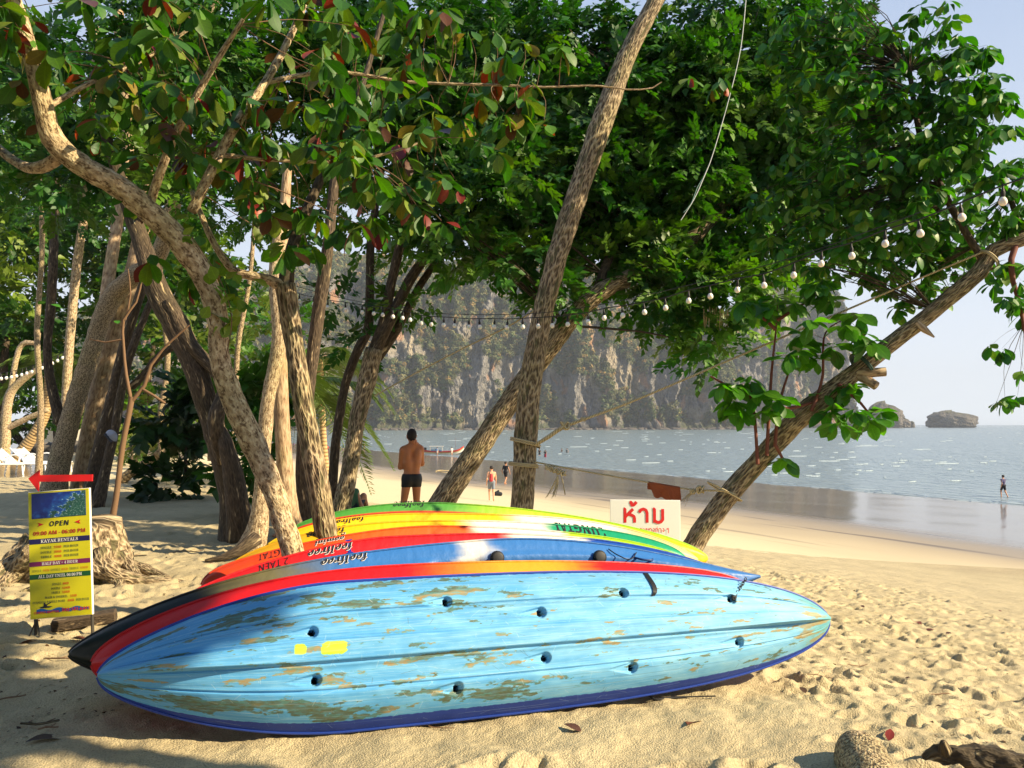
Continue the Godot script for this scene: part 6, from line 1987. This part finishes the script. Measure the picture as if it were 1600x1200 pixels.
func person(label: String, at: Vector3, yaw: float, tall: float, pose: String, skin: Color, hair: Color, upper, lower, cell: float, skirt := false, long_hair := false, group := "") -> Node3D:
	var b := body_bones(pose, 0.0)
	var o := thing("person", label, "person", at, group)
	o.basis = Basis(Vector3.UP, yaw).scaled(Vector3.ONE * tall / 1.72)
	var shift := Transform3D(Basis.IDENTITY, Vector3(0, -b.drop, 0))
	var mb := MB.new()
	nets(mb, b.torso + b.legs + b.arms + b.neck + b.skull, 0.035, cell)
	obj("body", mb.done(), mat(skin, 0.6), o, shift)
	var grow := maxf(0.012, cell * 0.35)
	if upper != null:
		mb = MB.new()
		nets(mb, b.torso + [b.arms[0], b.arms[3]], 0.04, cell, grow, [Plane(Vector3.UP, 1.43), Plane(Vector3.DOWN, -0.93), Plane(Vector3.LEFT, 0.225), Plane(Vector3.RIGHT, 0.225)])
		obj("shirt", mb.done(), mat(upper, 0.85), o, shift)
	if lower != null:
		mb = MB.new()
		if skirt:
			nets(mb, b.hips + [bone(Vector3(-0.05, 0.9, 0), Vector3(-0.10, 0.30, 0), 0.11, 0.12), bone(Vector3(0.05, 0.9, 0), Vector3(0.10, 0.30, 0), 0.11, 0.12), bone(Vector3(0, 0.9, 0), Vector3(0, 0.3, 0), 0.11, 0.14)], 0.05, cell, grow, [Plane(Vector3.UP, 1.0), Plane(Vector3.DOWN, -0.28)])
			obj("skirt", mb.done(), mat(lower, 0.85), o, shift)
		else:
			nets(mb, b.hips, 0.04, cell, grow * 1.3, [Plane(Vector3.UP, 1.02), Plane(Vector3.DOWN, -0.58)] if pose != "sit" else [Plane(Vector3.UP, 1.2)])
			obj("shorts", mb.done(), mat(lower, 0.85), o, shift)
	mb = MB.new()
	var hd: Vector3 = b.head
	var hb := [bone(hd + Vector3(0, 0.025, 0.015), hd + Vector3(0, 0.03, 0.02), 0.095, 0.095)]
	if long_hair: hb.append(bone(hd + Vector3(0, 0, 0.06), hd + Vector3(0, -0.22, 0.09), 0.07, 0.05))
	nets(mb, hb, 0.03, minf(cell, 0.02), 0.004, [Plane(Vector3(0, -0.75, -0.66).normalized(), Vector3(0, -0.75, -0.66).normalized().dot(hd + Vector3(0, 0.02, -0.02)))])
	obj("hair", mb.done(), mat(hair, 0.7), o, shift)
	return o

func man():
	var base := on_beach(643, 829)
	base = px(643, 800, 13.7)
	base.y = beach(base.x, base.z)
	var o := thing("person", "bare backed tanned man in black swim trunks, hand on his nape, facing the sea", "person", base)
	o.basis = Basis(Vector3.UP, 0.34).scaled_local(Vector3(0.86, 1.02, 0.95))
	var V := func(x: float, y: float, z: float) -> Vector3: return Vector3(x, y, z)
	var hd := Vector3(0.01, 1.615, -0.075)
	var torso := [
		bone(V.call(-0.075, 0.94, 0), V.call(0.075, 0.94, 0), 0.105, 0.105), bone(V.call(-0.06, 0.90, 0.035), V.call(-0.06, 0.94, 0.03), 0.085, 0.085), bone(V.call(0.06, 0.90, 0.035), V.call(0.06, 0.94, 0.03), 0.085, 0.085),
		bone(V.call(-0.055, 1.02, 0), V.call(-0.075, 1.18, 0.0), 0.095, 0.10), bone(V.call(0.055, 1.02, 0), V.call(0.075, 1.18, 0.0), 0.095, 0.10),
		bone(V.call(-0.085, 1.20, 0.0), V.call(-0.10, 1.34, 0.0), 0.098, 0.095), bone(V.call(0.085, 1.20, 0.0), V.call(0.10, 1.34, 0.0), 0.098, 0.095),
		bone(V.call(-0.10, 1.30, 0.055), V.call(-0.11, 1.38, 0.04), 0.05, 0.045), bone(V.call(0.10, 1.30, 0.055), V.call(0.11, 1.38, 0.04), 0.05, 0.045),
		bone(V.call(-0.16, 1.41, 0), V.call(-0.03, 1.46, 0.0), 0.06, 0.06), bone(V.call(0.16, 1.43, -0.01), V.call(0.03, 1.47, 0.0), 0.06, 0.06)]
	var legs := [
		bone(V.call(-0.095, 0.90, 0.0), V.call(-0.165, 0.49, 0.0), 0.098, 0.058), bone(V.call(-0.165, 0.49, 0.01), V.call(-0.20, 0.30, 0.03), 0.056, 0.057), bone(V.call(-0.20, 0.30, 0.03), V.call(-0.225, 0.07, 0.02), 0.056, 0.036), bone(V.call(-0.225, 0.045, 0.04), V.call(-0.25, 0.03, -0.14), 0.036, 0.026),
		bone(V.call(0.095, 0.90, 0.0), V.call(0.10, 0.49, 0.0), 0.098, 0.058), bone(V.call(0.10, 0.49, 0.01), V.call(0.10, 0.30, 0.035), 0.056, 0.057), bone(V.call(0.10, 0.30, 0.035), V.call(0.10, 0.07, 0.02), 0.056, 0.036), bone(V.call(0.10, 0.045, 0.04), V.call(0.12, 0.03, -0.14), 0.036, 0.026)]
	var arms := [
		bone(V.call(-0.195, 1.39, 0.0), V.call(-0.215, 1.12, -0.06), 0.056, 0.043), bone(V.call(-0.215, 1.12, -0.06), V.call(-0.03, 1.16, -0.22), 0.042, 0.030), bone(V.call(-0.03, 1.16, -0.22), V.call(0.07, 1.18, -0.22), 0.03, 0.022),
		bone(V.call(0.195, 1.40, -0.01), V.call(0.235, 1.17, -0.12), 0.056, 0.043), bone(V.call(0.235, 1.17, -0.12), V.call(0.125, 1.42, -0.08), 0.043, 0.030), bone(V.call(0.125, 1.42, -0.08), V.call(0.10, 1.50, 0.005), 0.03, 0.03)]
	var spine_groove := []
	var neck := [bone(V.call(0, 1.42, 0.0), V.call(0.005, 1.55, -0.05), 0.062, 0.055)]
	var skull := [bone(hd + V.call(0, 0.0, 0.0), hd + V.call(0, 0.035, 0.02), 0.082, 0.084), bone(hd + V.call(0, -0.06, -0.035), hd + V.call(0, -0.08, -0.055), 0.055, 0.04), bone(hd + V.call(0, -0.025, -0.10), hd + V.call(0, -0.045, -0.115), 0.012, 0.015), bone(hd + V.call(-0.087, -0.015, 0.0), hd + V.call(-0.092, 0.02, 0.012), 0.013, 0.017), bone(hd + V.call(0.087, -0.015, 0.0), hd + V.call(0.092, 0.02, 0.012), 0.013, 0.017)]
	var skin := mat(rgb8(196, 122, 74), 0.45)
	var mb := MB.new()
	nets(mb, torso + legs + arms + neck, 0.045, 0.0125)
	nets(mb, skull + [bone(V.call(0.004, 1.50, -0.03), V.call(0.006, 1.56, -0.055), 0.05, 0.05)], 0.03, 0.008)
	# the hand over his nape: palm at the right of the neck, four fingers reaching across it, the thumb below
	var hand := [bone(V.call(0.10, 1.50, 0.0), V.call(0.065, 1.515, 0.045), 0.028, 0.026), bone(V.call(0.075, 1.535, 0.03), V.call(0.07, 1.49, 0.042), 0.022, 0.022)]
	for k in 4:
		var y := 1.545 - k * 0.021
		var l: float = [0.070, 0.080, 0.076, 0.060][k]
		hand.append(bone(V.call(0.062, y, 0.045), V.call(0.062 - l * 0.5, y + 0.010, 0.062), 0.0105, 0.0098))
		hand.append(bone(V.call(0.062 - l * 0.5, y + 0.010, 0.062), V.call(0.062 - l, y + 0.006, 0.052), 0.0098, 0.0085))
	hand.append(bone(V.call(0.085, 1.555, 0.02), V.call(0.055, 1.580, 0.035), 0.012, 0.010))
	nets(mb, hand, 0.008, 0.004)
	obj("body", mb.done(), skin, o)
	mb = MB.new()
	nets(mb, torso.slice(0, 5) + [legs[0], legs[4]], 0.05, 0.0125, 0.009, [Plane(Vector3.UP, 1.005), Plane(Vector3.DOWN, -0.785)])
	obj("swim_trunks", mb.done(), mat(rgb8(16, 17, 22), 0.55), o)
	mb = MB.new()
	var cut := Vector3(0, -0.72, -0.70).normalized()
	nets(mb, [bone(hd + V.call(0, 0.02, 0.01), hd + V.call(0, 0.045, 0.02), 0.094, 0.093), bone(hd + V.call(0, -0.03, 0.05), hd + V.call(0, 0.0, 0.04), 0.055, 0.07)], 0.03, 0.008, 0.003, [Plane(cut, cut.dot(hd + Vector3(0, 0.03, -0.035)))])
	for k in mb.v.size(): mb.v[k] += (mb.v[k] - hd).normalized() * 0.006 * grain.get_noise_3dv(mb.v[k] * 70.0)
	obj("hair", mb.done(), mat(rgb8(38, 26, 18), 0.7), o)

func people():
	man()
	var skin := rgb8(196, 140, 104)
	var dark_hair := rgb8(34, 26, 20)
	var stand_at := func(x: float, y: float) -> Vector3: return on_beach(x, y)
	var o := person("shirtless walker with a red backpack and grey shorts on the damp sand", stand_at.call(768, 783), 0.15, 1.74, "walk", rgb8(214, 158, 124), dark_hair, null, rgb8(120, 128, 140), 0.024)
	var bp := MB.new()
	nets(bp, [bone(Vector3(-0.03, 1.05, 0.14), Vector3(-0.03, 1.26, 0.14), 0.10, 0.08)], 0.02, 0.02)
	obj("backpack", bp.done(), mat(rgb8(190, 60, 66), 0.8), o)
	obj("strap", tube_mesh(smooth_path([[Vector3(-0.09, 1.28, 0.15), 0.018], [Vector3(-0.10, 1.42, 0.03), 0.018], [Vector3(-0.09, 1.30, -0.12), 0.018]], 0.05), 6), M.black, o)
	person("walker in a black top and shorts ahead of the one with the red backpack", stand_at.call(790, 757), -0.5, 1.68, "walk", skin, dark_hair, rgb8(24, 24, 28), rgb8(26, 26, 30), 0.026)
	var b0 := stand_at.call(778, 775) as Vector3
	var bag := MB.new()
	nets(bag, [bone(Vector3(-0.12, 0.12, 0), Vector3(0.14, 0.11, 0), 0.13, 0.12), bone(Vector3(0, 0.16, 0), Vector3(0.03, 0.27, 0), 0.10, 0.05), bone(Vector3(-0.1, 0.25, 0), Vector3(0.05, 0.33, 0), 0.02, 0.02)], 0.04, 0.025)
	var bg := obj("bag", bag.done(), mat(rgb8(26, 28, 34), 0.8), null, Transform3D(Basis.IDENTITY, b0))
	tag(bg, "black bag standing on the sand beside the walker with the red backpack", "bag")
	person("man in dark clothes at the water's edge, looking at the sea", stand_at.call(843, 716), 0.2, 1.75, "phone", skin, dark_hair, rgb8(36, 36, 40), rgb8(30, 34, 44), 0.03)
	person("woman in a dark top and long crimson skirt at the water's edge", stand_at.call(852, 718), -0.2, 1.68, "phone", skin, dark_hair, rgb8(30, 24, 30), rgb8(132, 24, 48), 0.03, true, true)
	person("paler clothed wader bending near the couple at the water's edge", stand_at.call(878, 713), 0.8, 1.66, "phone", skin, dark_hair, rgb8(50, 54, 60), rgb8(40, 44, 50), 0.03)
	person("wader in a grey shirt, at the right of the four by the water", stand_at.call(886, 714), -0.3, 1.76, "stand", skin, dark_hair, rgb8(110, 116, 118), rgb8(50, 52, 58), 0.03)
	person("man in a purple grey vest and black shorts wading alone in the shallows", Vector3(38.2, -4.16, -62.8), 0.2, 1.78, "walk", skin, dark_hair, rgb8(84, 78, 110), rgb8(24, 24, 30), 0.024)
	person("person in a white top sitting between the dark stem and the slim trunk", px(491, 818, 12.0) * Vector3(1, 0, 1) + Vector3(0, beach(px(491, 818, 12.0).x, -12.0), 0), 2.5, 1.66, "sit", rgb8(206, 148, 110), dark_hair, rgb8(228, 222, 206), rgb8(120, 30, 34), 0.02, false, true)
	person("sitting person almost hidden by the trunk of dark stems", px(543, 810, 14.0) * Vector3(1, 0, 1) + Vector3(0, beach(px(543, 810, 14.0).x, -14.0), 0), -0.4, 1.62, "sit", rgb8(196, 140, 104), dark_hair, rgb8(72, 120, 88), rgb8(50, 60, 70), 0.022)
	var k := 0
	for q in [[512, 702, "bather in a red top among the crowd behind the slim trunk", rgb8(190, 50, 60)], [518, 704, "bather in a pink top among the crowd behind the slim trunk", rgb8(214, 120, 130)], [524, 701, "bather in a dark top among the crowd behind the slim trunk", rgb8(50, 56, 74)], [530, 703, "bather in a white top among the crowd behind the slim trunk", rgb8(220, 220, 216)], [536, 702, "bather in a green top among the crowd behind the slim trunk", rgb8(60, 120, 80)], [569, 695, "lone bather standing in the water right of the dark stems", null], [459, 702, "bather in a purple top left of the crowd by the palm", rgb8(110, 70, 130)]]:
		var d := 165.0 + 4.0 * k
		var p := px(q[0], 700, d)
		person(q[2], Vector3(p.x, SEA - 0.35, -d), k * 1.3, 1.7, "stand", skin, dark_hair, q[3], rgb8(40, 44, 60), 0.04)
		k += 1
	person("person in white beside the bow of the longtail boat", px(706, 709, 146.0) * Vector3(1, 0, 1) + Vector3(0, SEA - 0.2, 0), 0.4, 1.7, "stand", skin, dark_hair, rgb8(226, 220, 210), rgb8(216, 190, 170), 0.035)
	person("person in blue beside the middle of the longtail boat", px(683, 709, 146.0) * Vector3(1, 0, 1) + Vector3(0, SEA - 0.2, 0), -0.6, 1.66, "stand", skin, dark_hair, rgb8(150, 186, 214), rgb8(220, 190, 170), 0.035)


# ---------------------------------------------------------------- boat, loungers and what lies about
func longtail():
	var d := 150.0
	var c := px(692, 706, d)
	var o := thing("longtail_boat", "white longtail boat with red gunwale and upswept bow at the water's edge", "boat", Vector3(c.x, SEA - 0.25, -d))
	var mb := MB.new()
	var inn := MB.new()
	var L := 7.8
	for a in 40:
		var u := a / 39.0 * 2.0 - 1.0
		var bw := 0.85 * pow(maxf(0.0, 1.0 - pow(absf(u), 3.0)), 0.7) + 0.02
		var sheer := 0.85 + 0.25 * u * u + 0.75 * pow(maxf(0.0, u), 4.0)
		var keel := 0.05 + 0.9 * pow(maxf(0.0, u), 6.0)
		for b in 15:
			var v := b / 14.0 * 2.0 - 1.0
			var f := pow(absf(v), 1.6)
			var col := lin(232, 226, 212)
			if absf(v) > 0.82: col = lin(186, 40, 36)
			elif absf(v) > 0.70: col = lin(196, 176, 120)
			elif absf(v) < 0.32: col = lin(40, 60, 70)
			mb.add(Vector3(u * L / 2, lerpf(keel, sheer, f), v * bw), Vector2.ZERO, col)
	mb.grid(0, 40, 15)
	obj("hull", mb.done(true), vmat(0.6), o)
	var ck := MB.new()
	for q in [[-1.9, 0.9, 0.5, 0.5], [-1.2, 0.95, 0.6, 0.55], [-0.4, 0.85, 0.5, 0.4]]: ck.box(Vector3(q[0], q[1], 0), Vector3(q[2], q[3], 0.8))
	obj("cargo", ck.done(), mat(rgb8(70, 110, 150), 0.8), o)
	var cn := MB.new()
	cn.box(Vector3(-1.2, 1.75, 0), Vector3(2.6, 0.05, 1.3))
	for x in [-2.3, -0.1]:
		for z in [-0.55, 0.55]: cn.box(Vector3(x, 1.2, z), Vector3(0.05, 1.1, 0.05))
	obj("canopy", cn.done(), mat(rgb8(214, 206, 190), 0.8), o)
	obj("stern_engine", box_mesh(Vector3(0.7, 0.45, 0.4), 0.04), M.black, o, Transform3D(Basis.IDENTITY, Vector3(-3.4, 1.3, 0)))
	obj("mast", tube_mesh([[Vector3(2.3, 0.9, 0), 0.03], [Vector3(2.3, 3.4, 0), 0.02]], 6), M.bark_red, o)
	obj("bow_ribbon", tube_mesh([[Vector3(3.3, 1.3, 0), 0.10], [Vector3(3.5, 1.55, 0), 0.09]], 8), mat(rgb8(206, 60, 70), 0.8), o)

func lounger(called_label: String, at: Vector3, turn: float):
	var o := thing("sun_lounger", called_label, "sun lounger", at, "white loungers at the back of the beach")
	o.rotation.y = turn
	var w := mat(rgb8(236, 236, 234), 0.45)
	for k in 9:
		obj("slat", box_mesh(Vector3(0.10, 0.018, 0.58), 0.004), w, o, Transform3D(Basis.IDENTITY, Vector3(-0.25 + k * 0.135, 0.34, 0)))
	for k in 5:
		var t := k / 4.0
		obj("slat", box_mesh(Vector3(0.10, 0.018, 0.58), 0.004), w, o, Transform3D(Basis.from_euler(Vector3(0, 0, -0.7)), Vector3(-0.36 - 0.10 * k, 0.39 + 0.085 * k, 0)))
	for s in [-1.0, 1.0]:
		obj("rail", tube_mesh([[Vector3(-0.34, 0.335, s * 0.31), 0.024], [Vector3(0.92, 0.335, s * 0.31), 0.024]], 8), w, o)
		obj("back_rail", tube_mesh([[Vector3(-0.32, 0.35, s * 0.31), 0.022], [Vector3(-0.84, 0.80, s * 0.31), 0.022]], 8), w, o)
		obj("armrest", tube_mesh(smooth_path([[Vector3(-0.30, 0.33, s * 0.35), 0.024], [Vector3(-0.24, 0.56, s * 0.36), 0.024], [Vector3(0.0, 0.62, s * 0.36), 0.026], [Vector3(0.2, 0.52, s * 0.36), 0.024], [Vector3(0.25, 0.33, s * 0.35), 0.024]], 0.04), 8), w, o)
		for x in [-0.3, 0.85]:
			obj("leg", tube_mesh([[Vector3(x, 0.34, s * 0.29), 0.026], [Vector3(x + 0.05 * signf(x), 0.0, s * 0.31), 0.022]], 8), w, o)

func small_things():
	longtail()
	for q in [[-6, 742, 0.15, "white plastic lounger cut off by the left edge of the beach"], [34, 741, 0.05, "white plastic lounger in the middle of three behind the red arrow"], [62, 738, -0.1, "white plastic lounger nearest the thick mottled trunk"]]:
		lounger(q[3], on_beach(q[0], q[1]), q[2])
	var up := Vector3.UP
	# chain through the far scupper hole
	var ch := thing("chain", "short dark chain running from a scupper hole over the kayaks' upper edge", "chain", M.chain_from)
	var a: Vector3 = M.chain_from
	var b: Vector3 = M.chain_to
	var link := MB.new()
	var lp := []
	for k in 13:
		var an := TAU * k / 12.0
		lp.append([Vector3(cos(an) * 0.013 + 0.005 * signf(cos(an)), sin(an) * 0.009, 0), 0.0028])
	tube(link, lp, 6)
	var lm := link.done()
	var steel := mat(rgb8(70, 66, 60), 0.4)
	steel.metallic = 0.7
	for k in 9:
		var t := k / 8.0
		var p := a.lerp(b, t) + Vector3(0, 0.004 * sin(t * PI), 0.006 + 0.006 * sin(t * PI))
		var dir := (b - a).normalized()
		var side := dir.cross(Vector3(0.2, 0.1, 1)).normalized()
		var bs := Basis(dir, side, dir.cross(side))
		if k % 2: bs = Basis(dir, dir.cross(side), -side)
		obj("link", lm, steel, ch, Transform3D(bs, p - ch.position))
	obj("end_plug", knot(Vector3(0, -0.003, 0.0), 0.012, 0.008, 2), M.black, ch)
	# black cord end in the sand under the front kayak
	var cord := []
	for q in [[1012, 1082], [1012, 1092], [1022, 1098], [1045, 1096], [1080, 1094], [1118, 1093]]:
		var g := on_beach(q[0], q[1])
		cord.append([g + Vector3(0, 0.02 if q[0] > 1015 else 0.05, 0), 0.009 if q[0] < 1050 else 0.004])
	tag(obj("cord", tube_mesh(smooth_path(cord, 0.02), 7), M.black), "black cord end curling on the sand under the front kayak", "cord")
	# logs in the lower right corner
	var l0 := on_beach(1340, 1190)
	var log1 := thing("log", "short sawn log with a domed end at the bottom, its bark bare and grey", "log", l0)
	obj("bark", tube_mesh(smooth_path([[Vector3(-0.012, 0.03, -0.05), 0.02], [Vector3(-0.01, 0.03, -0.045), 0.09], [Vector3(0, 0.03, -0.02), 0.11], [Vector3(0.0, 0.03, 0.03), 0.12], [Vector3(-0.06, 0.03, 0.3), 0.122], [Vector3(-0.14, 0.01, 0.62), 0.122]], 0.02), 28, 0.08, 7.0, 3.0, 2.0), M.bark_mottled, log1)
	var l1 := on_beach(1476, 1192)
	var log2 := thing("log", "dark knotty driftwood half sunk in the sand, right of the sawn log", "log", l1)
	obj("trunk", tube_mesh(smooth_path([[Vector3(-0.08, -0.01, -0.02), 0.04], [Vector3(0.0, 0.01, 0), 0.075], [Vector3(0.25, 0.0, 0.1), 0.10], [Vector3(0.6, -0.04, 0.26), 0.12]], 0.02), 24, 0.3, 11.0, 2.0, 2.0), M.bark_dim, log2)
	obj("knot", tube_mesh(smooth_path([[Vector3(0.0, 0.04, 0.02), 0.04], [Vector3(-0.02, 0.09, 0.04), 0.026], [Vector3(-0.03, 0.12, 0.05), 0.014]], 0.015), 10, 0.2, 20.0), M.bark_dim, log2)
	# fallen leaves and twigs
	var leafs := [[1075, 1140, 0.17, rgb8(150, 78, 34), "rust orange fallen leaf on the sand under the front kayak's middle"], [40, 1172, 0.22, rgb8(58, 44, 40), "large dark curled leaf lying in the shade at the lower left"], [1440, 978, 0.18, rgb8(140, 66, 40), "reddish fallen leaf beyond the kayak's right tip"], [1462, 985, 0.14, rgb8(120, 56, 36), ""], [1480, 988, 0.12, rgb8(96, 50, 36), ""], [1392, 1150, 0.09, rgb8(150, 36, 26), "small red leaf behind the sawn log"], [1575, 1182, 0.12, rgb8(110, 50, 36), ""], [880, 1138, 0.11, rgb8(96, 56, 36), ""], [60, 1000, 0.13, rgb8(190, 70, 30), "orange leaf on the sand before the rental sign's left leg"], [110, 1003, 0.1, rgb8(110, 60, 40), ""], [88, 936, 0.1, rgb8(120, 70, 40), ""], [250, 905, 0.09, rgb8(120, 80, 40), ""], [1345, 950, 0.09, rgb8(110, 60, 40), ""], [1515, 1000, 0.1, rgb8(110, 60, 40), ""], [1420, 1060, 0.08, rgb8(90, 50, 36), ""], [1250, 1080, 0.08, rgb8(90, 60, 40), ""], [1560, 955, 0.1, rgb8(120, 60, 40), ""], [330, 880, 0.1, rgb8(120, 80, 40), ""]]
	for q in leafs:
		var p := on_beach(q[0], q[1])
		p.y = sand_height(p.x, p.z)
		var bs := Basis.from_euler(Vector3(rr(-0.25, 0.25), rr(0, TAU), rr(0.0, 0.3))).scaled(Vector3.ONE * q[2])
		var o := obj("fallen_leaf", M.big_leaves[1], leaf_mat(q[3], 0.7, 0.2), null, Transform3D(bs, p + Vector3(0, 0.022, 0)))
		if q[4] != "": tag(o, q[4], "leaf", "fallen leaves on the sand")
		else: tag(o, "small dry brown leaf lying on the sand", "leaf", "fallen leaves on the sand")
	for q in [[62, 1134, 0.20, 0.2, "dark forked twig on the shaded sand at the lower left", 0.007], [75, 1148, 0.10, 0.3, "", 0.005], [90, 1034, 0.2, 0.0, "", 0.006], [1470, 1090, 0.24, 0.5, "thin curved twig on the sand right of the kayak's tip", 0.004], [1270, 1060, 0.3, 0.2, "", 0.003], [1340, 1040, 0.25, 0.6, "", 0.004], [290, 862, 0.4, 0.5, "pale dry twig in front of the crooked mottled trunk", 0.006], [195, 872, 0.5, 0.4, "", 0.008], [690, 1140, 0.14, 0.1, "", 0.003], [20, 1095, 0.14, 0.7, "", 0.005]]:
		var p := on_beach(q[0], q[1])
		var path := []
		var dir := Vector3(cos(q[3]), 0, -sin(q[3]))
		for k in 6:
			var t := k / 5.0 - 0.5
			var at: Vector3 = p + dir * q[2] * t + Vector3(0, 0, 0.06 * sin(t * 4.0) * q[2])
			at.y = sand_height(at.x, at.z) + q[5] + 0.012
			path.append([at - p, q[5] * (1.0 - 0.5 * absf(t))])
		var o := thing("twig", q[4] if q[4] != "" else "dry brown twig lying on the sand", "twig", p, "twigs on the sand")
		obj("stem", tube_mesh(smooth_path(path, 0.03), 6, 0.2, 30.0), M.bark_dim if q[5] > 0.006 else M.bark_twig, o)
		var mid: Vector3 = path[3][0]
		obj("side_shoot", tube_mesh([[mid, q[5] * 0.6], [mid + dir.rotated(up, 0.7) * q[2] * 0.3 + up * 0.01, q[5] * 0.3]], 5), M.bark_twig, o)
	# dark bits of leaf and bark strewn over the sand
	var lt := []
	var lc := []
	for k in 1500:
		var p := on_beach(rr(0, 1600), 840.0 + 330.0 * pow(rng.randf(), 1.3))
		if -p.z > 20.0: continue
		if p.x > -2.2 and p.x < 2.2 and -p.z > 3.9 and -p.z < 8.4: continue
		p.y = sand_height(p.x, p.z) + 0.006
		lt.append(Transform3D(Basis.from_euler(Vector3(rr(-0.3, 0.3), rr(0, TAU), rr(-0.3, 0.3))).scaled(Vector3.ONE * rr(0.012, 0.05)), p))
		lc.append(lin(70, 48, 32).lerp(lin(130, 90, 50), rng.randf()))
	scatter("beach_litter", M.big_leaves[1], M.foliage, lt, lc)
	# things at the back of the beach on the left
	var t0 := on_beach(225, 741)
	var tw := MB.new()
	for i in 14:
		for j in 8: tw.add(Vector3(i * 0.055 - 0.36, 0.03 + 0.10 * maxf(0.0, wobble.get_noise_2d(i * 0.3, j * 0.4)) * sin(j / 7.0 * PI), j * 0.07 - 0.25))
	tw.grid(0, 14, 8)
	tag(obj("towel", tw.done(false, true), mat(rgb8(200, 88, 48), 0.9), null, Transform3D(Basis.IDENTITY, t0)), "crumpled orange towel on the sand near the fallen palm trunk", "towel")
	var bd := on_beach(316, 756)
	tag(obj("leaning_board", box_mesh(Vector3(0.30, 0.75, 0.02), 0.004), mat(rgb8(170, 166, 156), 0.6), null, Transform3D(Basis.from_euler(Vector3(-0.1, 0.4, -0.32)), Vector3(bd.x, bd.y + 0.36, -11.9))), "pale board leaning against the big dark trunk by the bush", "board")
	var cap := MB.new()
	for i in 12:
		for j in 9:
			var th := PI * i / 11.0
			var ph := PI * 0.5 * j / 8.0
			cap.add(Vector3(cos(th) * cos(ph) * 0.13, sin(ph) * 0.11 + 0.015 * sin(i * 1.3), sin(th) * cos(ph) * 0.1))
	cap.grid(0, 12, 9)
	var cp := thing("hanging_cap", "pale grey cap hung between the dark twin trunks", "cap", px(174, 682, 15.4))
	cp.basis = Basis.from_euler(Vector3(0.2, 0, -0.9))
	obj("crown", cap.done(), mat(rgb8(168, 168, 178), 0.8), cp)
	obj("peak", box_mesh(Vector3(0.2, 0.012, 0.1), 0.004), mat(rgb8(60, 60, 66), 0.8), cp, Transform3D(Basis.IDENTITY, Vector3(0, 0.0, 0.11)))
